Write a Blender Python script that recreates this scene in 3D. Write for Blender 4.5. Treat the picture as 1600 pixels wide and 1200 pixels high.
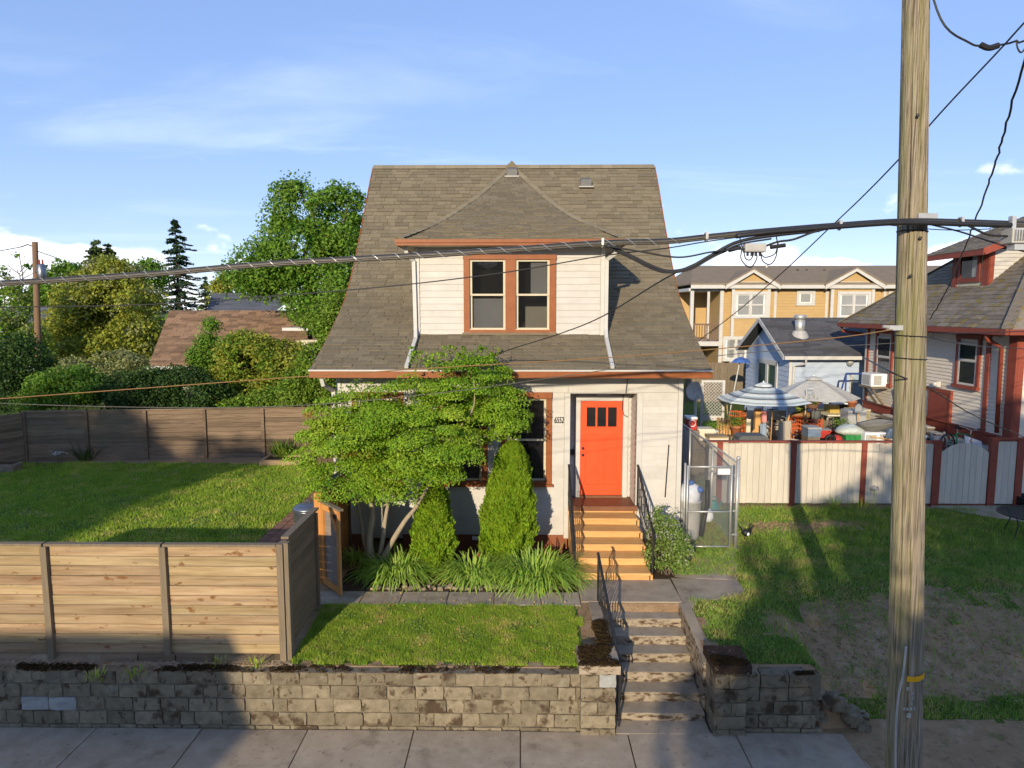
import bpy, math, random
import numpy as np
from mathutils import Vector, Matrix, noise as mnoise
for o in list(bpy.data.objects): bpy.data.objects.remove(o)
scene = bpy.context.scene
COL = scene.collection
R = math.radians
# ------------------------------------------------------------------ camera
FPX, CAMZ = 1067.0, 5.9
PITCH, YAW = R(6.15), R(0.75)
cam = bpy.data.cameras.new('camera'); camo = bpy.data.objects.new('camera', cam); COL.objects.link(camo)
cam.sensor_width = 36.0; cam.lens = 36.0*FPX/1600.0; cam.clip_start = 0.1; cam.clip_end = 4000
camo.location = (0, 0, CAMZ); camo.rotation_euler = (R(90)-PITCH, 0, YAW)
scene.camera = camo
# ------------------------------------------------------------------ sun and sky
SUN_EL, SUN_AZ = R(15.5), R(16.0)      # the sun stands low behind the camera, 16 degrees to its left
sd = Vector((math.sin(SUN_AZ)*math.cos(SUN_EL), math.cos(SUN_AZ)*math.cos(SUN_EL), -math.sin(SUN_EL)))
sun = bpy.data.lights.new('sun', 'SUN'); suno = bpy.data.objects.new('sun', sun); COL.objects.link(suno)
sun.energy = 2.15; sun.angle = R(0.5); sun.color = (1.0, 0.855, 0.63)
suno.rotation_euler = sd.to_track_quat('-Z', 'Y').to_euler(); suno.location = (-20, -60, 40)
world = bpy.data.worlds.new('World'); scene.world = world; world.use_nodes = True
def build_world():
    nt = world.node_tree; nt.nodes.clear()
    N = lambda t, **k: _mk(nt, t, **k)
    L = nt.links.new
    out = N('ShaderNodeOutputWorld'); bg = N('ShaderNodeBackground'); bg.inputs[1].default_value = 0.15
    sky = N('ShaderNodeTexSky'); sky.sky_type = 'NISHITA'; sky.sun_disc = False
    sky.sun_elevation = SUN_EL; sky.sun_rotation = math.pi + SUN_AZ
    sky.altitude = 60; sky.air_density = 0.7; sky.dust_density = 0.0; sky.ozone_density = 3.0
    hsv = N('ShaderNodeHueSaturation'); hsv.inputs['Saturation'].default_value = 1.48; hsv.inputs['Hue'].default_value = 0.511; hsv.inputs['Value'].default_value = 1.38
    gm = N('ShaderNodeGamma'); gm.inputs[1].default_value = 0.40; L(sky.outputs[0], gm.inputs[0]); tint = N('ShaderNodeMix'); tint.data_type = 'RGBA'; tint.blend_type = 'MULTIPLY'; tint.inputs[0].default_value = 1.0; tint.inputs[7].default_value = (1.0, 0.985, 1.04, 1); L(gm.outputs[0], tint.inputs[6]); L(tint.outputs[2], hsv.inputs['Color'])
    tc = N('ShaderNodeTexCoord'); sep = N('ShaderNodeSeparateXYZ'); L(tc.outputs['Generated'], sep.inputs[0])
    def math_(op, a, b=None):
        m = N('ShaderNodeMath'); m.operation = op
        for i, q in enumerate((a, b)):
            if q is None: continue
            if isinstance(q, (int, float)): m.inputs[i].default_value = q
            else: L(q, m.inputs[i])
        return m.outputs[0]
    def ramp(v, a, b):
        m = N('ShaderNodeMapRange'); m.interpolation_type = 'SMOOTHSTEP'
        m.inputs['From Min'].default_value = a; m.inputs['From Max'].default_value = b
        L(v, m.inputs['Value']); return m.outputs[0]
    z = math_('MAXIMUM', sep.outputs[2], 0.0)
    # thin cirrus on a high sheet
    zz = math_('ADD', z, 0.06)
    px = math_('DIVIDE', sep.outputs[0], zz); py = math_('DIVIDE', sep.outputs[1], zz)
    cmb = N('ShaderNodeCombineXYZ'); L(px, cmb.inputs[0]); L(py, cmb.inputs[1])
    mp = N('ShaderNodeMapping'); L(cmb.outputs[0], mp.inputs[0]); mp.inputs['Rotation'].default_value = (0, 0, R(28)); mp.inputs['Scale'].default_value = (0.42, 0.95, 1); mp.inputs['Location'].default_value = (3.1, 0.6, 0)
    n1 = N('ShaderNodeTexNoise'); n1.inputs['Scale'].default_value = 1.1; n1.inputs['Detail'].default_value = 9; n1.inputs['Roughness'].default_value = 0.55; n1.inputs['Distortion'].default_value = 0.7
    L(mp.outputs[0], n1.inputs['Vector'])
    cir = math_('MULTIPLY', ramp(n1.outputs[0], 0.50, 0.80), 0.26)
    # cumulus bank low along the horizon
    mp2 = N('ShaderNodeMapping'); L(tc.outputs['Generated'], mp2.inputs[0]); mp2.inputs['Scale'].default_value = (7.5, 7.5, 13); mp2.inputs['Location'].default_value = (2.8, 0.0, 0.3)
    n2 = N('ShaderNodeTexNoise'); n2.inputs['Scale'].default_value = 1.0; n2.inputs['Detail'].default_value = 7; n2.inputs['Roughness'].default_value = 0.5
    L(mp2.outputs[0], n2.inputs['Vector'])
    thr = math_('ADD', math_('MULTIPLY', z, 1.25), 0.42)
    cum = ramp(math_('SUBTRACT', n2.outputs[0], thr), 0.0, 0.09)
    cum = math_('MULTIPLY', cum, 0.85)
    # pale milky air near the horizon belongs to the sky itself; clouds are lit by the same low sun
    mix1 = N('ShaderNodeMix'); mix1.data_type = 'RGBA'; L(cir, mix1.inputs[0]); L(hsv.outputs[0], mix1.inputs[6]); mix1.inputs[7].default_value = (3.5, 3.9, 4.6, 1)
    mix2 = N('ShaderNodeMix'); mix2.data_type = 'RGBA'; L(cum, mix2.inputs[0]); L(mix1.outputs[2], mix2.inputs[6]); mix2.inputs[7].default_value = (3.9, 3.95, 4.2, 1)
    L(mix2.outputs[2], bg.inputs[0]); L(bg.outputs[0], out.inputs[0])
def _mk(nt, t, **k):
    n = nt.nodes.new(t)
    for a, b in k.items(): setattr(n, a, b)
    return n
build_world()
scene.view_settings.view_transform = 'Standard'; scene.view_settings.look = 'None'
scene.view_settings.exposure = 1.36; scene.view_settings.gamma = 1.0; scene.view_settings.use_curve_mapping = False
scene.render.engine = 'CYCLES'
scene.cycles.max_bounces = 5; scene.cycles.diffuse_bounces = 2; scene.cycles.glossy_bounces = 2; scene.cycles.adaptive_threshold = 0.02; scene.cycles.transparent_max_bounces = 12; scene.cycles.use_denoising = True
# ------------------------------------------------------------------ measuring helpers
def ray(u, v):
    x = (u-800)/FPX; y = (600-v)/FPX; cp, sp = math.cos(PITCH), math.sin(PITCH)
    d = (x, cp+y*sp, -sp+y*cp); c, s = math.cos(YAW), math.sin(YAW)
    return (d[0]*c-d[1]*s, d[0]*s+d[1]*c, d[2])
def P(u, v, Y):
    r = ray(u, v); t = Y/r[1]; return Vector((r[0]*t, Y, CAMZ+r[2]*t))
def PX(u, v, X):
    r = ray(u, v); t = X/r[0]; return Vector((X, r[1]*t, CAMZ+r[2]*t))
def PZ(u, v, Z):
    r = ray(u, v); t = (Z-CAMZ)/r[2]; return Vector((r[0]*t, r[1]*t, Z))
# ------------------------------------------------------------------ materials
MATS = {}
def ramp_node(nt, cols, lo=0.3, hi=0.7):
    r = nt.nodes.new('ShaderNodeValToRGB'); el = r.color_ramp.elements
    n = len(cols)
    for i, c in enumerate(cols):
        p = lo+(hi-lo)*i/max(1, n-1)
        e = el[i] if i < 2 else el.new(p)
        e.position = p; e.color = (*c[:3], 1)
    if n == 1: el[1].position = 1; el[1].color = (*cols[0][:3], 1)
    return r
def mat(name, cols, scale=6, detail=6, rough=0.7, rand=0.0, stretch=(1, 1, 1), bump=0.0, bscale=40, bstretch=None, spec=0.3, metal=0.0,
        trans=0.0, shift=True, huerand=0.0, over=None, coat=0.0, lo=0.3, hi=0.7):
    """noise-coloured surface in world space; rand = brightness differences from piece to piece;
    over = list of (colour, noise scale, from, to, stretch[, top-only]) patches of another colour (dirt, moss, knots)"""
    if name in MATS: return MATS[name]
    m = bpy.data.materials.new(name); m.use_nodes = True; nt = m.node_tree; L = nt.links.new
    b = nt.nodes['Principled BSDF']
    geo = nt.nodes.new('ShaderNodeNewGeometry'); oi = nt.nodes.new('ShaderNodeObjectInfo')
    add = nt.nodes.new('ShaderNodeMath'); add.operation = 'ADD'; L(oi.outputs['Random'], add.inputs[0]); L(geo.outputs['Random Per Island'], add.inputs[1])
    fr = nt.nodes.new('ShaderNodeMath'); fr.operation = 'FRACT'; L(add.outputs[0], fr.inputs[0])
    pos = geo.outputs['Position']
    if shift:
        cm = nt.nodes.new('ShaderNodeVectorMath'); cm.operation = 'SCALE'; cm.inputs[0].default_value = (7.3, 3.1, 5.7); L(fr.outputs[0], cm.inputs['Scale'])
        ad = nt.nodes.new('ShaderNodeVectorMath'); ad.operation = 'ADD'; L(pos, ad.inputs[0]); L(cm.outputs[0], ad.inputs[1]); pos = ad.outputs[0]
    def nz(sc, st, det=detail):
        mp = nt.nodes.new('ShaderNodeMapping'); L(pos, mp.inputs[0]); mp.inputs['Scale'].default_value = st
        n = nt.nodes.new('ShaderNodeTexNoise'); n.inputs['Scale'].default_value = sc; n.inputs['Detail'].default_value = det; n.inputs['Roughness'].default_value = 0.6
        L(mp.outputs[0], n.inputs['Vector']); return n.outputs[0]
    r = ramp_node(nt, cols, lo, hi); L(nz(scale, stretch), r.inputs[0]); c = r.outputs[0]
    if rand:
        mr = nt.nodes.new('ShaderNodeMapRange'); L(fr.outputs[0], mr.inputs[0]); mr.inputs['To Min'].default_value = 1-rand; mr.inputs['To Max'].default_value = 1+rand
        hs = nt.nodes.new('ShaderNodeHueSaturation'); L(mr.outputs[0], hs.inputs['Value']); L(c, hs.inputs['Color'])
        if huerand:
            m2 = nt.nodes.new('ShaderNodeMath'); m2.operation = 'MULTIPLY'; L(fr.outputs[0], m2.inputs[0]); m2.inputs[1].default_value = 7.13
            m3 = nt.nodes.new('ShaderNodeMath'); m3.operation = 'FRACT'; L(m2.outputs[0], m3.inputs[0])
            mh = nt.nodes.new('ShaderNodeMapRange'); L(m3.outputs[0], mh.inputs[0]); mh.inputs['To Min'].default_value = 0.5-huerand; mh.inputs['To Max'].default_value = 0.5+huerand
            L(mh.outputs[0], hs.inputs['Hue'])
        c = hs.outputs[0]
    for ov in (over or []):
        oc, osc, f0, f1, ost = ov[:5]
        mr = nt.nodes.new('ShaderNodeMapRange'); mr.interpolation_type = 'SMOOTHSTEP'; L(nz(osc, ost, 5), mr.inputs[0]); mr.inputs['From Min'].default_value = f0; mr.inputs['From Max'].default_value = f1
        fac = mr.outputs[0]
        if len(ov) > 5:
            mu = nt.nodes.new('ShaderNodeMath'); mu.operation = 'MULTIPLY'; mu.inputs[1].default_value = ov[5]; L(fac, mu.inputs[0]); fac = mu.outputs[0]
        if len(ov) > 6:      # only on upright faces
            sz = nt.nodes.new('ShaderNodeSeparateXYZ'); L(geo.outputs['True Normal'], sz.inputs[0]); ab = nt.nodes.new('ShaderNodeMath'); ab.operation = 'ABSOLUTE'; L(sz.outputs[2], ab.inputs[0])
            iv = nt.nodes.new('ShaderNodeMath'); iv.operation = 'SUBTRACT'; iv.inputs[0].default_value = 1.0; L(ab.outputs[0], iv.inputs[1]); mv = nt.nodes.new('ShaderNodeMath'); mv.operation = 'MULTIPLY'; L(fac, mv.inputs[0]); L(iv.outputs[0], mv.inputs[1]); fac = mv.outputs[0]
        mx = nt.nodes.new('ShaderNodeMix'); mx.data_type = 'RGBA'; L(fac, mx.inputs[0]); L(c, mx.inputs[6]); mx.inputs[7].default_value = (*oc, 1); c = mx.outputs[2]
    L(c, b.inputs['Base Color'])
    b.inputs['Roughness'].default_value = rough; b.inputs['Specular IOR Level'].default_value = spec; b.inputs['Metallic'].default_value = metal
    if coat: b.inputs['Coat Weight'].default_value = coat; b.inputs['Coat Roughness'].default_value = 0.15
    if bump:
        bn = nt.nodes.new('ShaderNodeBump'); bn.inputs['Strength'].default_value = bump; bn.inputs['Distance'].default_value = 0.02
        L(nz(bscale, bstretch or stretch, 4), bn.inputs['Height']); L(bn.outputs[0], b.inputs['Normal'])
    if trans:
        tr = nt.nodes.new('ShaderNodeBsdfTranslucent'); L(c, tr.inputs[0]); mx = nt.nodes.new('ShaderNodeMixShader'); mx.inputs[0].default_value = trans
        L(b.outputs[0], mx.inputs[1]); L(tr.outputs[0], mx.inputs[2]); L(mx.outputs[0], nt.nodes['Material Output'].inputs[0])
    MATS[name] = m; return m
def glass(name, tint=(0.02, 0.02, 0.022), see=0.35, rough=0.03):
    m = bpy.data.materials.new(name); m.use_nodes = True; nt = m.node_tree; L = nt.links.new
    b = nt.nodes['Principled BSDF']; b.inputs['Base Color'].default_value = (*tint, 1); b.inputs['Roughness'].default_value = rough; b.inputs['Specular IOR Level'].default_value = 0.6
    t = nt.nodes.new('ShaderNodeBsdfTransparent'); mx = nt.nodes.new('ShaderNodeMixShader'); mx.inputs[0].default_value = see
    L(b.outputs[0], mx.inputs[1]); L(t.outputs[0], mx.inputs[2]); L(mx.outputs[0], nt.nodes['Material Output'].inputs[0])
    MATS[name] = m; return m
mat('white_siding', [(.46, .435, .40), (.53, .505, .465)], scale=2.5, rough=.55, rand=.035, over=[((.36, .31, .23), 3.0, .58, .80, (1, 1, .5), .4), ((.33, .29, .22), 4, .58, .76, (3, 3, .25), .35)], bump=.05, bscale=18)
mat('white_paint', [(.48, .465, .435), (.54, .525, .49)], scale=4, rough=.5)
mat('brown_trim', [(.225, .066, .017), (.285, .088, .024)], scale=7, rough=.5, over=[((.16, .06, .03), 9, .62, .8, (1, 1, 3), .5)], bump=.06)
mat('sash_cream', [(.50, .44, .31), (.57, .51, .37)], scale=9, rough=.55)
mat('door_orange', [(.68, .075, .018), (.75, .09, .024)], scale=3, rough=.45)
mat('shingle', [(.15, .126, .084), (.21, .176, .12)], scale=30, rough=.9, rand=.15, bump=.35, bscale=160, spec=.15, over=[((.065, .055, .038), 1.2, .55, .8, (1, 1, .35), .25)])
mat('ridge_shingle', [(.21, .175, .115), (.26, .22, .15)], scale=30, rough=.9, rand=.12, bump=.3, bscale=160, spec=.15)
mat('porch_floor', [(.15, .06, .028), (.21, .088, .042)], scale=8, rough=.6)
mat('foundation', [(.20, .068, .032), (.26, .09, .045)], scale=5, rough=.8, bump=.2)
mat('step_wood', [(.50, .255, .08), (.58, .325, .12), (.62, .375, .155)], scale=4, stretch=(.7, 4, 9), rough=.55, rand=.09, bump=.08, over=[((.34, .14, .035), 6, .66, .74, (1, 2, 2), .7)])
mat('iron', [(.012, .011, .011), (.02, .018, .017)], scale=20, rough=.45, spec=.5)
mat('concrete', [(.29, .23, .165), (.39, .32, .235)], scale=4, rough=.9, rand=.06, bump=.25, bscale=70, over=[((.15, .115, .075), 2.2, .52, .75, (1, 1, 1), .7), ((.12, .09, .06), 14, .6, .7, (1, 1, 1), .6)])
mat('concrete_mossy', [(.25, .20, .14), (.34, .28, .205)], scale=5, rough=.92, rand=.08, bump=.35, bscale=60, over=[((.06, .030, .012), 7, .46, .60, (1, 1, 2.6), .9, 1), ((.09, .06, .035), 12, .60, .72, (1, 1, 1), .5), ((.34, .29, .21), 3, .6, .75, (1, 1, 1), .5)])
mat('block_stone', [(.145, .118, .078), (.235, .195, .132)], scale=9, rough=.92, rand=.22, bump=.5, bscale=45, over=[((.045, .024, .012), 2.6, .54, .66, (1, 1, 1.0), .85), ((.05, .028, .012), 9, .58, .66, (1, 1, .7), .8), ((.33, .305, .25), 4.1, .62, .73, (1, 1, 1), .5)])
mat('block_pale', [(.25, .25, .24), (.35, .35, .335)], scale=9, rough=.9, bump=.3, bscale=40)
mat('mortar', [(.14, .115, .08), (.19, .16, .11)], scale=12, rough=.95, bump=.4, bscale=60, over=[((.06, .028, .012), 5, .5, .64, (1, 1, 1), .9)])
mat('moss_cap', [(.035, .022, .014), (.075, .05, .034)], scale=30, rough=1, bump=.8, bscale=80, spec=.1, over=[((.30, .27, .24), 22, .62, .68, (1, 1, 1), .8)])
mat('moss', [(.022, .011, .006), (.05, .030, .014), (.085, .065, .022)], rand=.3, scale=24, rough=1, bump=.6, bscale=90, spec=.1)
mat('fence_new', [(.225, .148, .072), (.335, .232, .125), (.41, .302, .178)], scale=2.2, stretch=(.55, 6, 9), rough=.8, rand=.2, huerand=.01, bump=.25, bscale=12, bstretch=(.5, 6, 14),
    over=[((.17, .07, .02), 3.2, .60, .68, (1.3, 1, 2.6), .9), ((.24, .18, .12), 1.6, .5, .7, (.5, 1, 5), .55), ((.10, .06, .03), 9, .68, .74, (1, 1, 1.6), .8)])
mat('fence_post', [(.15, .115, .075), (.21, .165, .11)], scale=4, stretch=(6, 6, .6), rough=.85, rand=.10, bump=.2, bscale=14, bstretch=(6, 6, .5))
mat('fence_dark', [(.12, .08, .052), (.18, .126, .082), (.21, .15, .10)], scale=3, stretch=(.6, .6, 7), rough=.9, rand=.26, bump=.2, bscale=12, bstretch=(.5, .5, 12))
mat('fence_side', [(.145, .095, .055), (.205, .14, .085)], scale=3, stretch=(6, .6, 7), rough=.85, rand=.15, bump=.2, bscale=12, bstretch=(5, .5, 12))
mat('cedar', [(.46, .19, .045), (.56, .25, .07)], scale=4, stretch=(4, 4, 1), rough=.65, rand=.1, bump=.1)
mat('cedar_grey', [(.20, .155, .12), (.27, .215, .17)], scale=4, stretch=(.6, 4, 7), rough=.8, rand=.12)
mat('fence_white', [(.48, .43, .345), (.56, .505, .415)], scale=3, stretch=(3, 3, .6), rough=.7, rand=.06, over=[((.30, .25, .19), 3.5, .62, .78, (3, 3, .6), .5), ((.34, .26, .15), 2.0, .68, .8, (1, 1, 2), .4)])
mat('red_paint', [(.205, .044, .026), (.255, .06, .035)], scale=6, rough=.6, rand=.08, over=[((.16, .04, .02), 5, .6, .75, (1, 1, 1), .5)])
mat('pole_wood', [(.115, .092, .066), (.25, .205, .148), (.35, .295, .22)], scale=3.4, lo=.36, hi=.62, stretch=(22, 22, .35), rough=.9, bump=.8, bscale=7, bstretch=(9, 9, .3), shift=False,
    over=[((.07, .05, .03), 5, .58, .68, (7, 7, .2), .85), ((.19, .19, .055), 1.3, .50, .66, (2.2, 2.2, .35), .55)])
mat('pole_lichen', [(.20, .19, .06), (.26, .25, .09)], scale=20, rough=1)
mat('cable_black', [(.014, .014, .016), (.022, .022, .024)], scale=10, rough=.5, spec=.4)
mat('cable_grey', [(.085, .078, .07), (.13, .12, .105)], scale=30, rough=.5, metal=.3)
mat('cable_copper', [(.20, .105, .035), (.26, .14, .05)], scale=30, rough=.5)
mat('metal_pale', [(.50, .50, .49), (.60, .60, .58)], scale=15, rough=.4, metal=.5)
mat('galv', [(.42, .42, .41), (.52, .52, .50)], scale=15, rough=.45, metal=.6)
mat('plastic_grey', [(.36, .35, .33), (.44, .43, .40)], scale=12, rough=.5)
mat('dirt', [(.25, .16, .088), (.34, .23, .135)], scale=5, rough=1, bump=.9, bscale=38, spec=.1, over=[((.40, .30, .20), 2, .55, .7, (1, 1, 1), .6), ((.09, .12, .03), 3.0, .56, .7, (1, 1, 1), .6), ((.14, .09, .05), 9, .56, .7, (1, 1, 1), .6)])
mat('mulch', [(.05, .032, .018), (.10, .066, .038)], scale=14, rough=1, bump=.8, bscale=60, spec=.1)
mat('lawn_soil', [(.065, .095, .018), (.10, .135, .03)], scale=3, rough=1, bump=.5, bscale=80, spec=.1, over=[((.14, .11, .055), 1.5, .6, .75, (1, 1, 1), .5)])
mat('asphalt', [(.04, .04, .042), (.06, .058, .056)], scale=20, rough=.95, bump=.4, bscale=120)
mat('rock', [(.19, .145, .10), (.30, .235, .165)], scale=8, rough=.95, rand=.25, bump=.4, bscale=30)
mat('roof_brown', [(.18, .108, .06), (.27, .168, .098)], scale=14, rough=.9, rand=.36, bump=.2)
mat('roof_grey', [(.085, .09, .10), (.12, .125, .135)], scale=14, rough=.9, rand=.2, bump=.2)
mat('roof_apartment', [(.20, .152, .10), (.25, .195, .135)], scale=3, rough=.95, bump=.2)
mat('roof_charcoal', [(.060, .060, .064), (.10, .098, .10)], scale=10, stretch=(1, 2, 2), rough=.9, rand=.25, bump=.2)
mat('roof_moss', [(.145, .122, .095), (.21, .18, .145)], scale=10, rough=.95, rand=.24, bump=.3, over=[((.20, .145, .02), 3.2, .54, .63, (1, 1, 1), .85)])
mat('wall_ochre', [(.42, .275, .115), (.48, .325, .145)], scale=1.5, rough=.7)
mat('wall_blue', [(.36, .43, .55), (.42, .49, .60)], scale=2, rough=.7)
mat('wall_tan', [(.66, .58, .47), (.74, .66, .55)], scale=2, rough=.7)
mat('wall_cream', [(.55, .48, .33), (.62, .55, .40)], scale=2, rough=.7)
mat('room_dark', [(.018, .017, .017), (.03, .028, .026)], scale=2, rough=.9)
mat('room_grey', [(.50, .50, .49), (.62, .62, .60)], scale=1.2, rough=.9)
mat('blind', [(.70, .70, .68), (.78, .78, .76)], scale=3, rough=.7)
mat('cream_board', [(.62, .56, .42), (.68, .62, .48)], scale=3, rough=.7)
mat('white_plastic', [(.72, .72, .72), (.80, .80, .80)], scale=4, rough=.45)
mat('black_paint', [(.01, .01, .01), (.016, .016, .016)], scale=4, rough=.5)
mat('tarp_grey', [(.30, .30, .295), (.37, .37, .36)], scale=5, rough=.8)
glass('window_glass', see=.62); glass('dark_glass', see=.15); glass('far_glass', tint=(.05, .06, .065), see=.75)
def plain(name, c, rough=.6, metal=0, rand=.0, spec=.35):
    c2 = tuple(min(1, x*1.14) for x in c); c1 = tuple(x*.88 for x in c)
    return mat(name, [c1, c2], scale=9, rough=rough, metal=metal, rand=rand, spec=spec)
def leafmat(name, c0, c1, c2=None, trans=.42, rand=.38, hue=.02, scale=.9, lo=.3, hi=.7):
    return mat(name, [c0, c1]+([c2] if c2 else []), scale=scale, detail=3, rough=.55, rand=rand, huerand=hue, trans=trans, shift=False, spec=.25, lo=lo, hi=hi)
leafmat('leaf_maple', (.15, .29, .018), (.24, .39, .025), (.36, .48, .045))
leafmat('leaf_big_maple', (.10, .21, .02), (.155, .29, .03), (.20, .32, .05))
leafmat('leaf_yellow', (.24, .28, .03), (.34, .36, .05), (.28, .33, .05))
leafmat('leaf_pale', (.26, .28, .10), (.34, .36, .15))
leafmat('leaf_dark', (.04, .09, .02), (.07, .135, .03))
leafmat('leaf_light', (.15, .26, .025), (.21, .32, .04))
leafmat('leaf_arbor', (.17, .29, .016), (.24, .36, .024), trans=.25, rand=.2, scale=3)
leafmat('leaf_lily', (.30, .47, .06), (.42, .57, .12), trans=.4, rand=.2)
leafmat('leaf_shrub', (.18, .28, .05), (.26, .36, .09))
leafmat('leaf_white', (.45, .46, .32), (.55, .55, .42), trans=.3)
leafmat('needle_dark', (.028, .06, .03), (.05, .09, .04), trans=.15)
leafmat('needle_mid', (.075, .12, .035), (.11, .16, .05), trans=.2)
leafmat('grass_lawn', (.24, .38, .035), (.33, .45, .05), (.56, .50, .15), trans=.35, rand=.3, hue=.015, scale=2.4, lo=.36, hi=.72)
leafmat('grass_dry', (.26, .26, .08), (.38, .32, .14), (.20, .28, .05), trans=.3, rand=.25, hue=.015, scale=2.2)
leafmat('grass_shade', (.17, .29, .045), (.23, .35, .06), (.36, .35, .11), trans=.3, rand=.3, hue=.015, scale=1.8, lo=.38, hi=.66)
mat('bark', [(.11, .085, .06), (.18, .145, .105)], scale=5, stretch=(3, 3, .6), rough=.95, bump=.5, bscale=12, bstretch=(4, 4, .6), shift=False)
mat('bark_pale', [(.27, .215, .15), (.36, .295, .21)], scale=6, stretch=(3, 3, .8), rough=.9, bump=.25, bscale=16, shift=False)

def lichen_side(m):
    """green lichen grows on the damp side of the pole (away from the afternoon sun, towards -X)"""
    nt = m.node_tree; L = nt.links.new; b = nt.nodes['Principled BSDF']; src = b.inputs['Base Color'].links[0].from_socket
    geo = nt.nodes.new('ShaderNodeNewGeometry'); sp = nt.nodes.new('ShaderNodeSeparateXYZ'); L(geo.outputs['True Normal'], sp.inputs[0])
    mp = nt.nodes.new('ShaderNodeMapping'); L(geo.outputs['Position'], mp.inputs[0]); mp.inputs['Scale'].default_value = (9, 9, 1.1)
    n = nt.nodes.new('ShaderNodeTexNoise'); n.inputs['Scale'].default_value = 1.6; n.inputs['Detail'].default_value = 6; L(mp.outputs[0], n.inputs['Vector'])
    a = nt.nodes.new('ShaderNodeMath'); a.operation = 'MULTIPLY_ADD'; L(sp.outputs[0], a.inputs[0]); a.inputs[1].default_value = -.32; L(n.outputs[0], a.inputs[2])
    r = nt.nodes.new('ShaderNodeMapRange'); L(a.outputs[0], r.inputs[0]); r.inputs['From Min'].default_value = .62; r.inputs['From Max'].default_value = .82; r.inputs['To Max'].default_value = .28
    mx = nt.nodes.new('ShaderNodeMix'); mx.data_type = 'RGBA'; L(r.outputs[0], mx.inputs[0]); L(src, mx.inputs[6]); mx.inputs[7].default_value = (.24, .25, .05, 1); L(mx.outputs[2], b.inputs['Base Color'])
lichen_side(MATS['pole_wood'])
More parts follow.
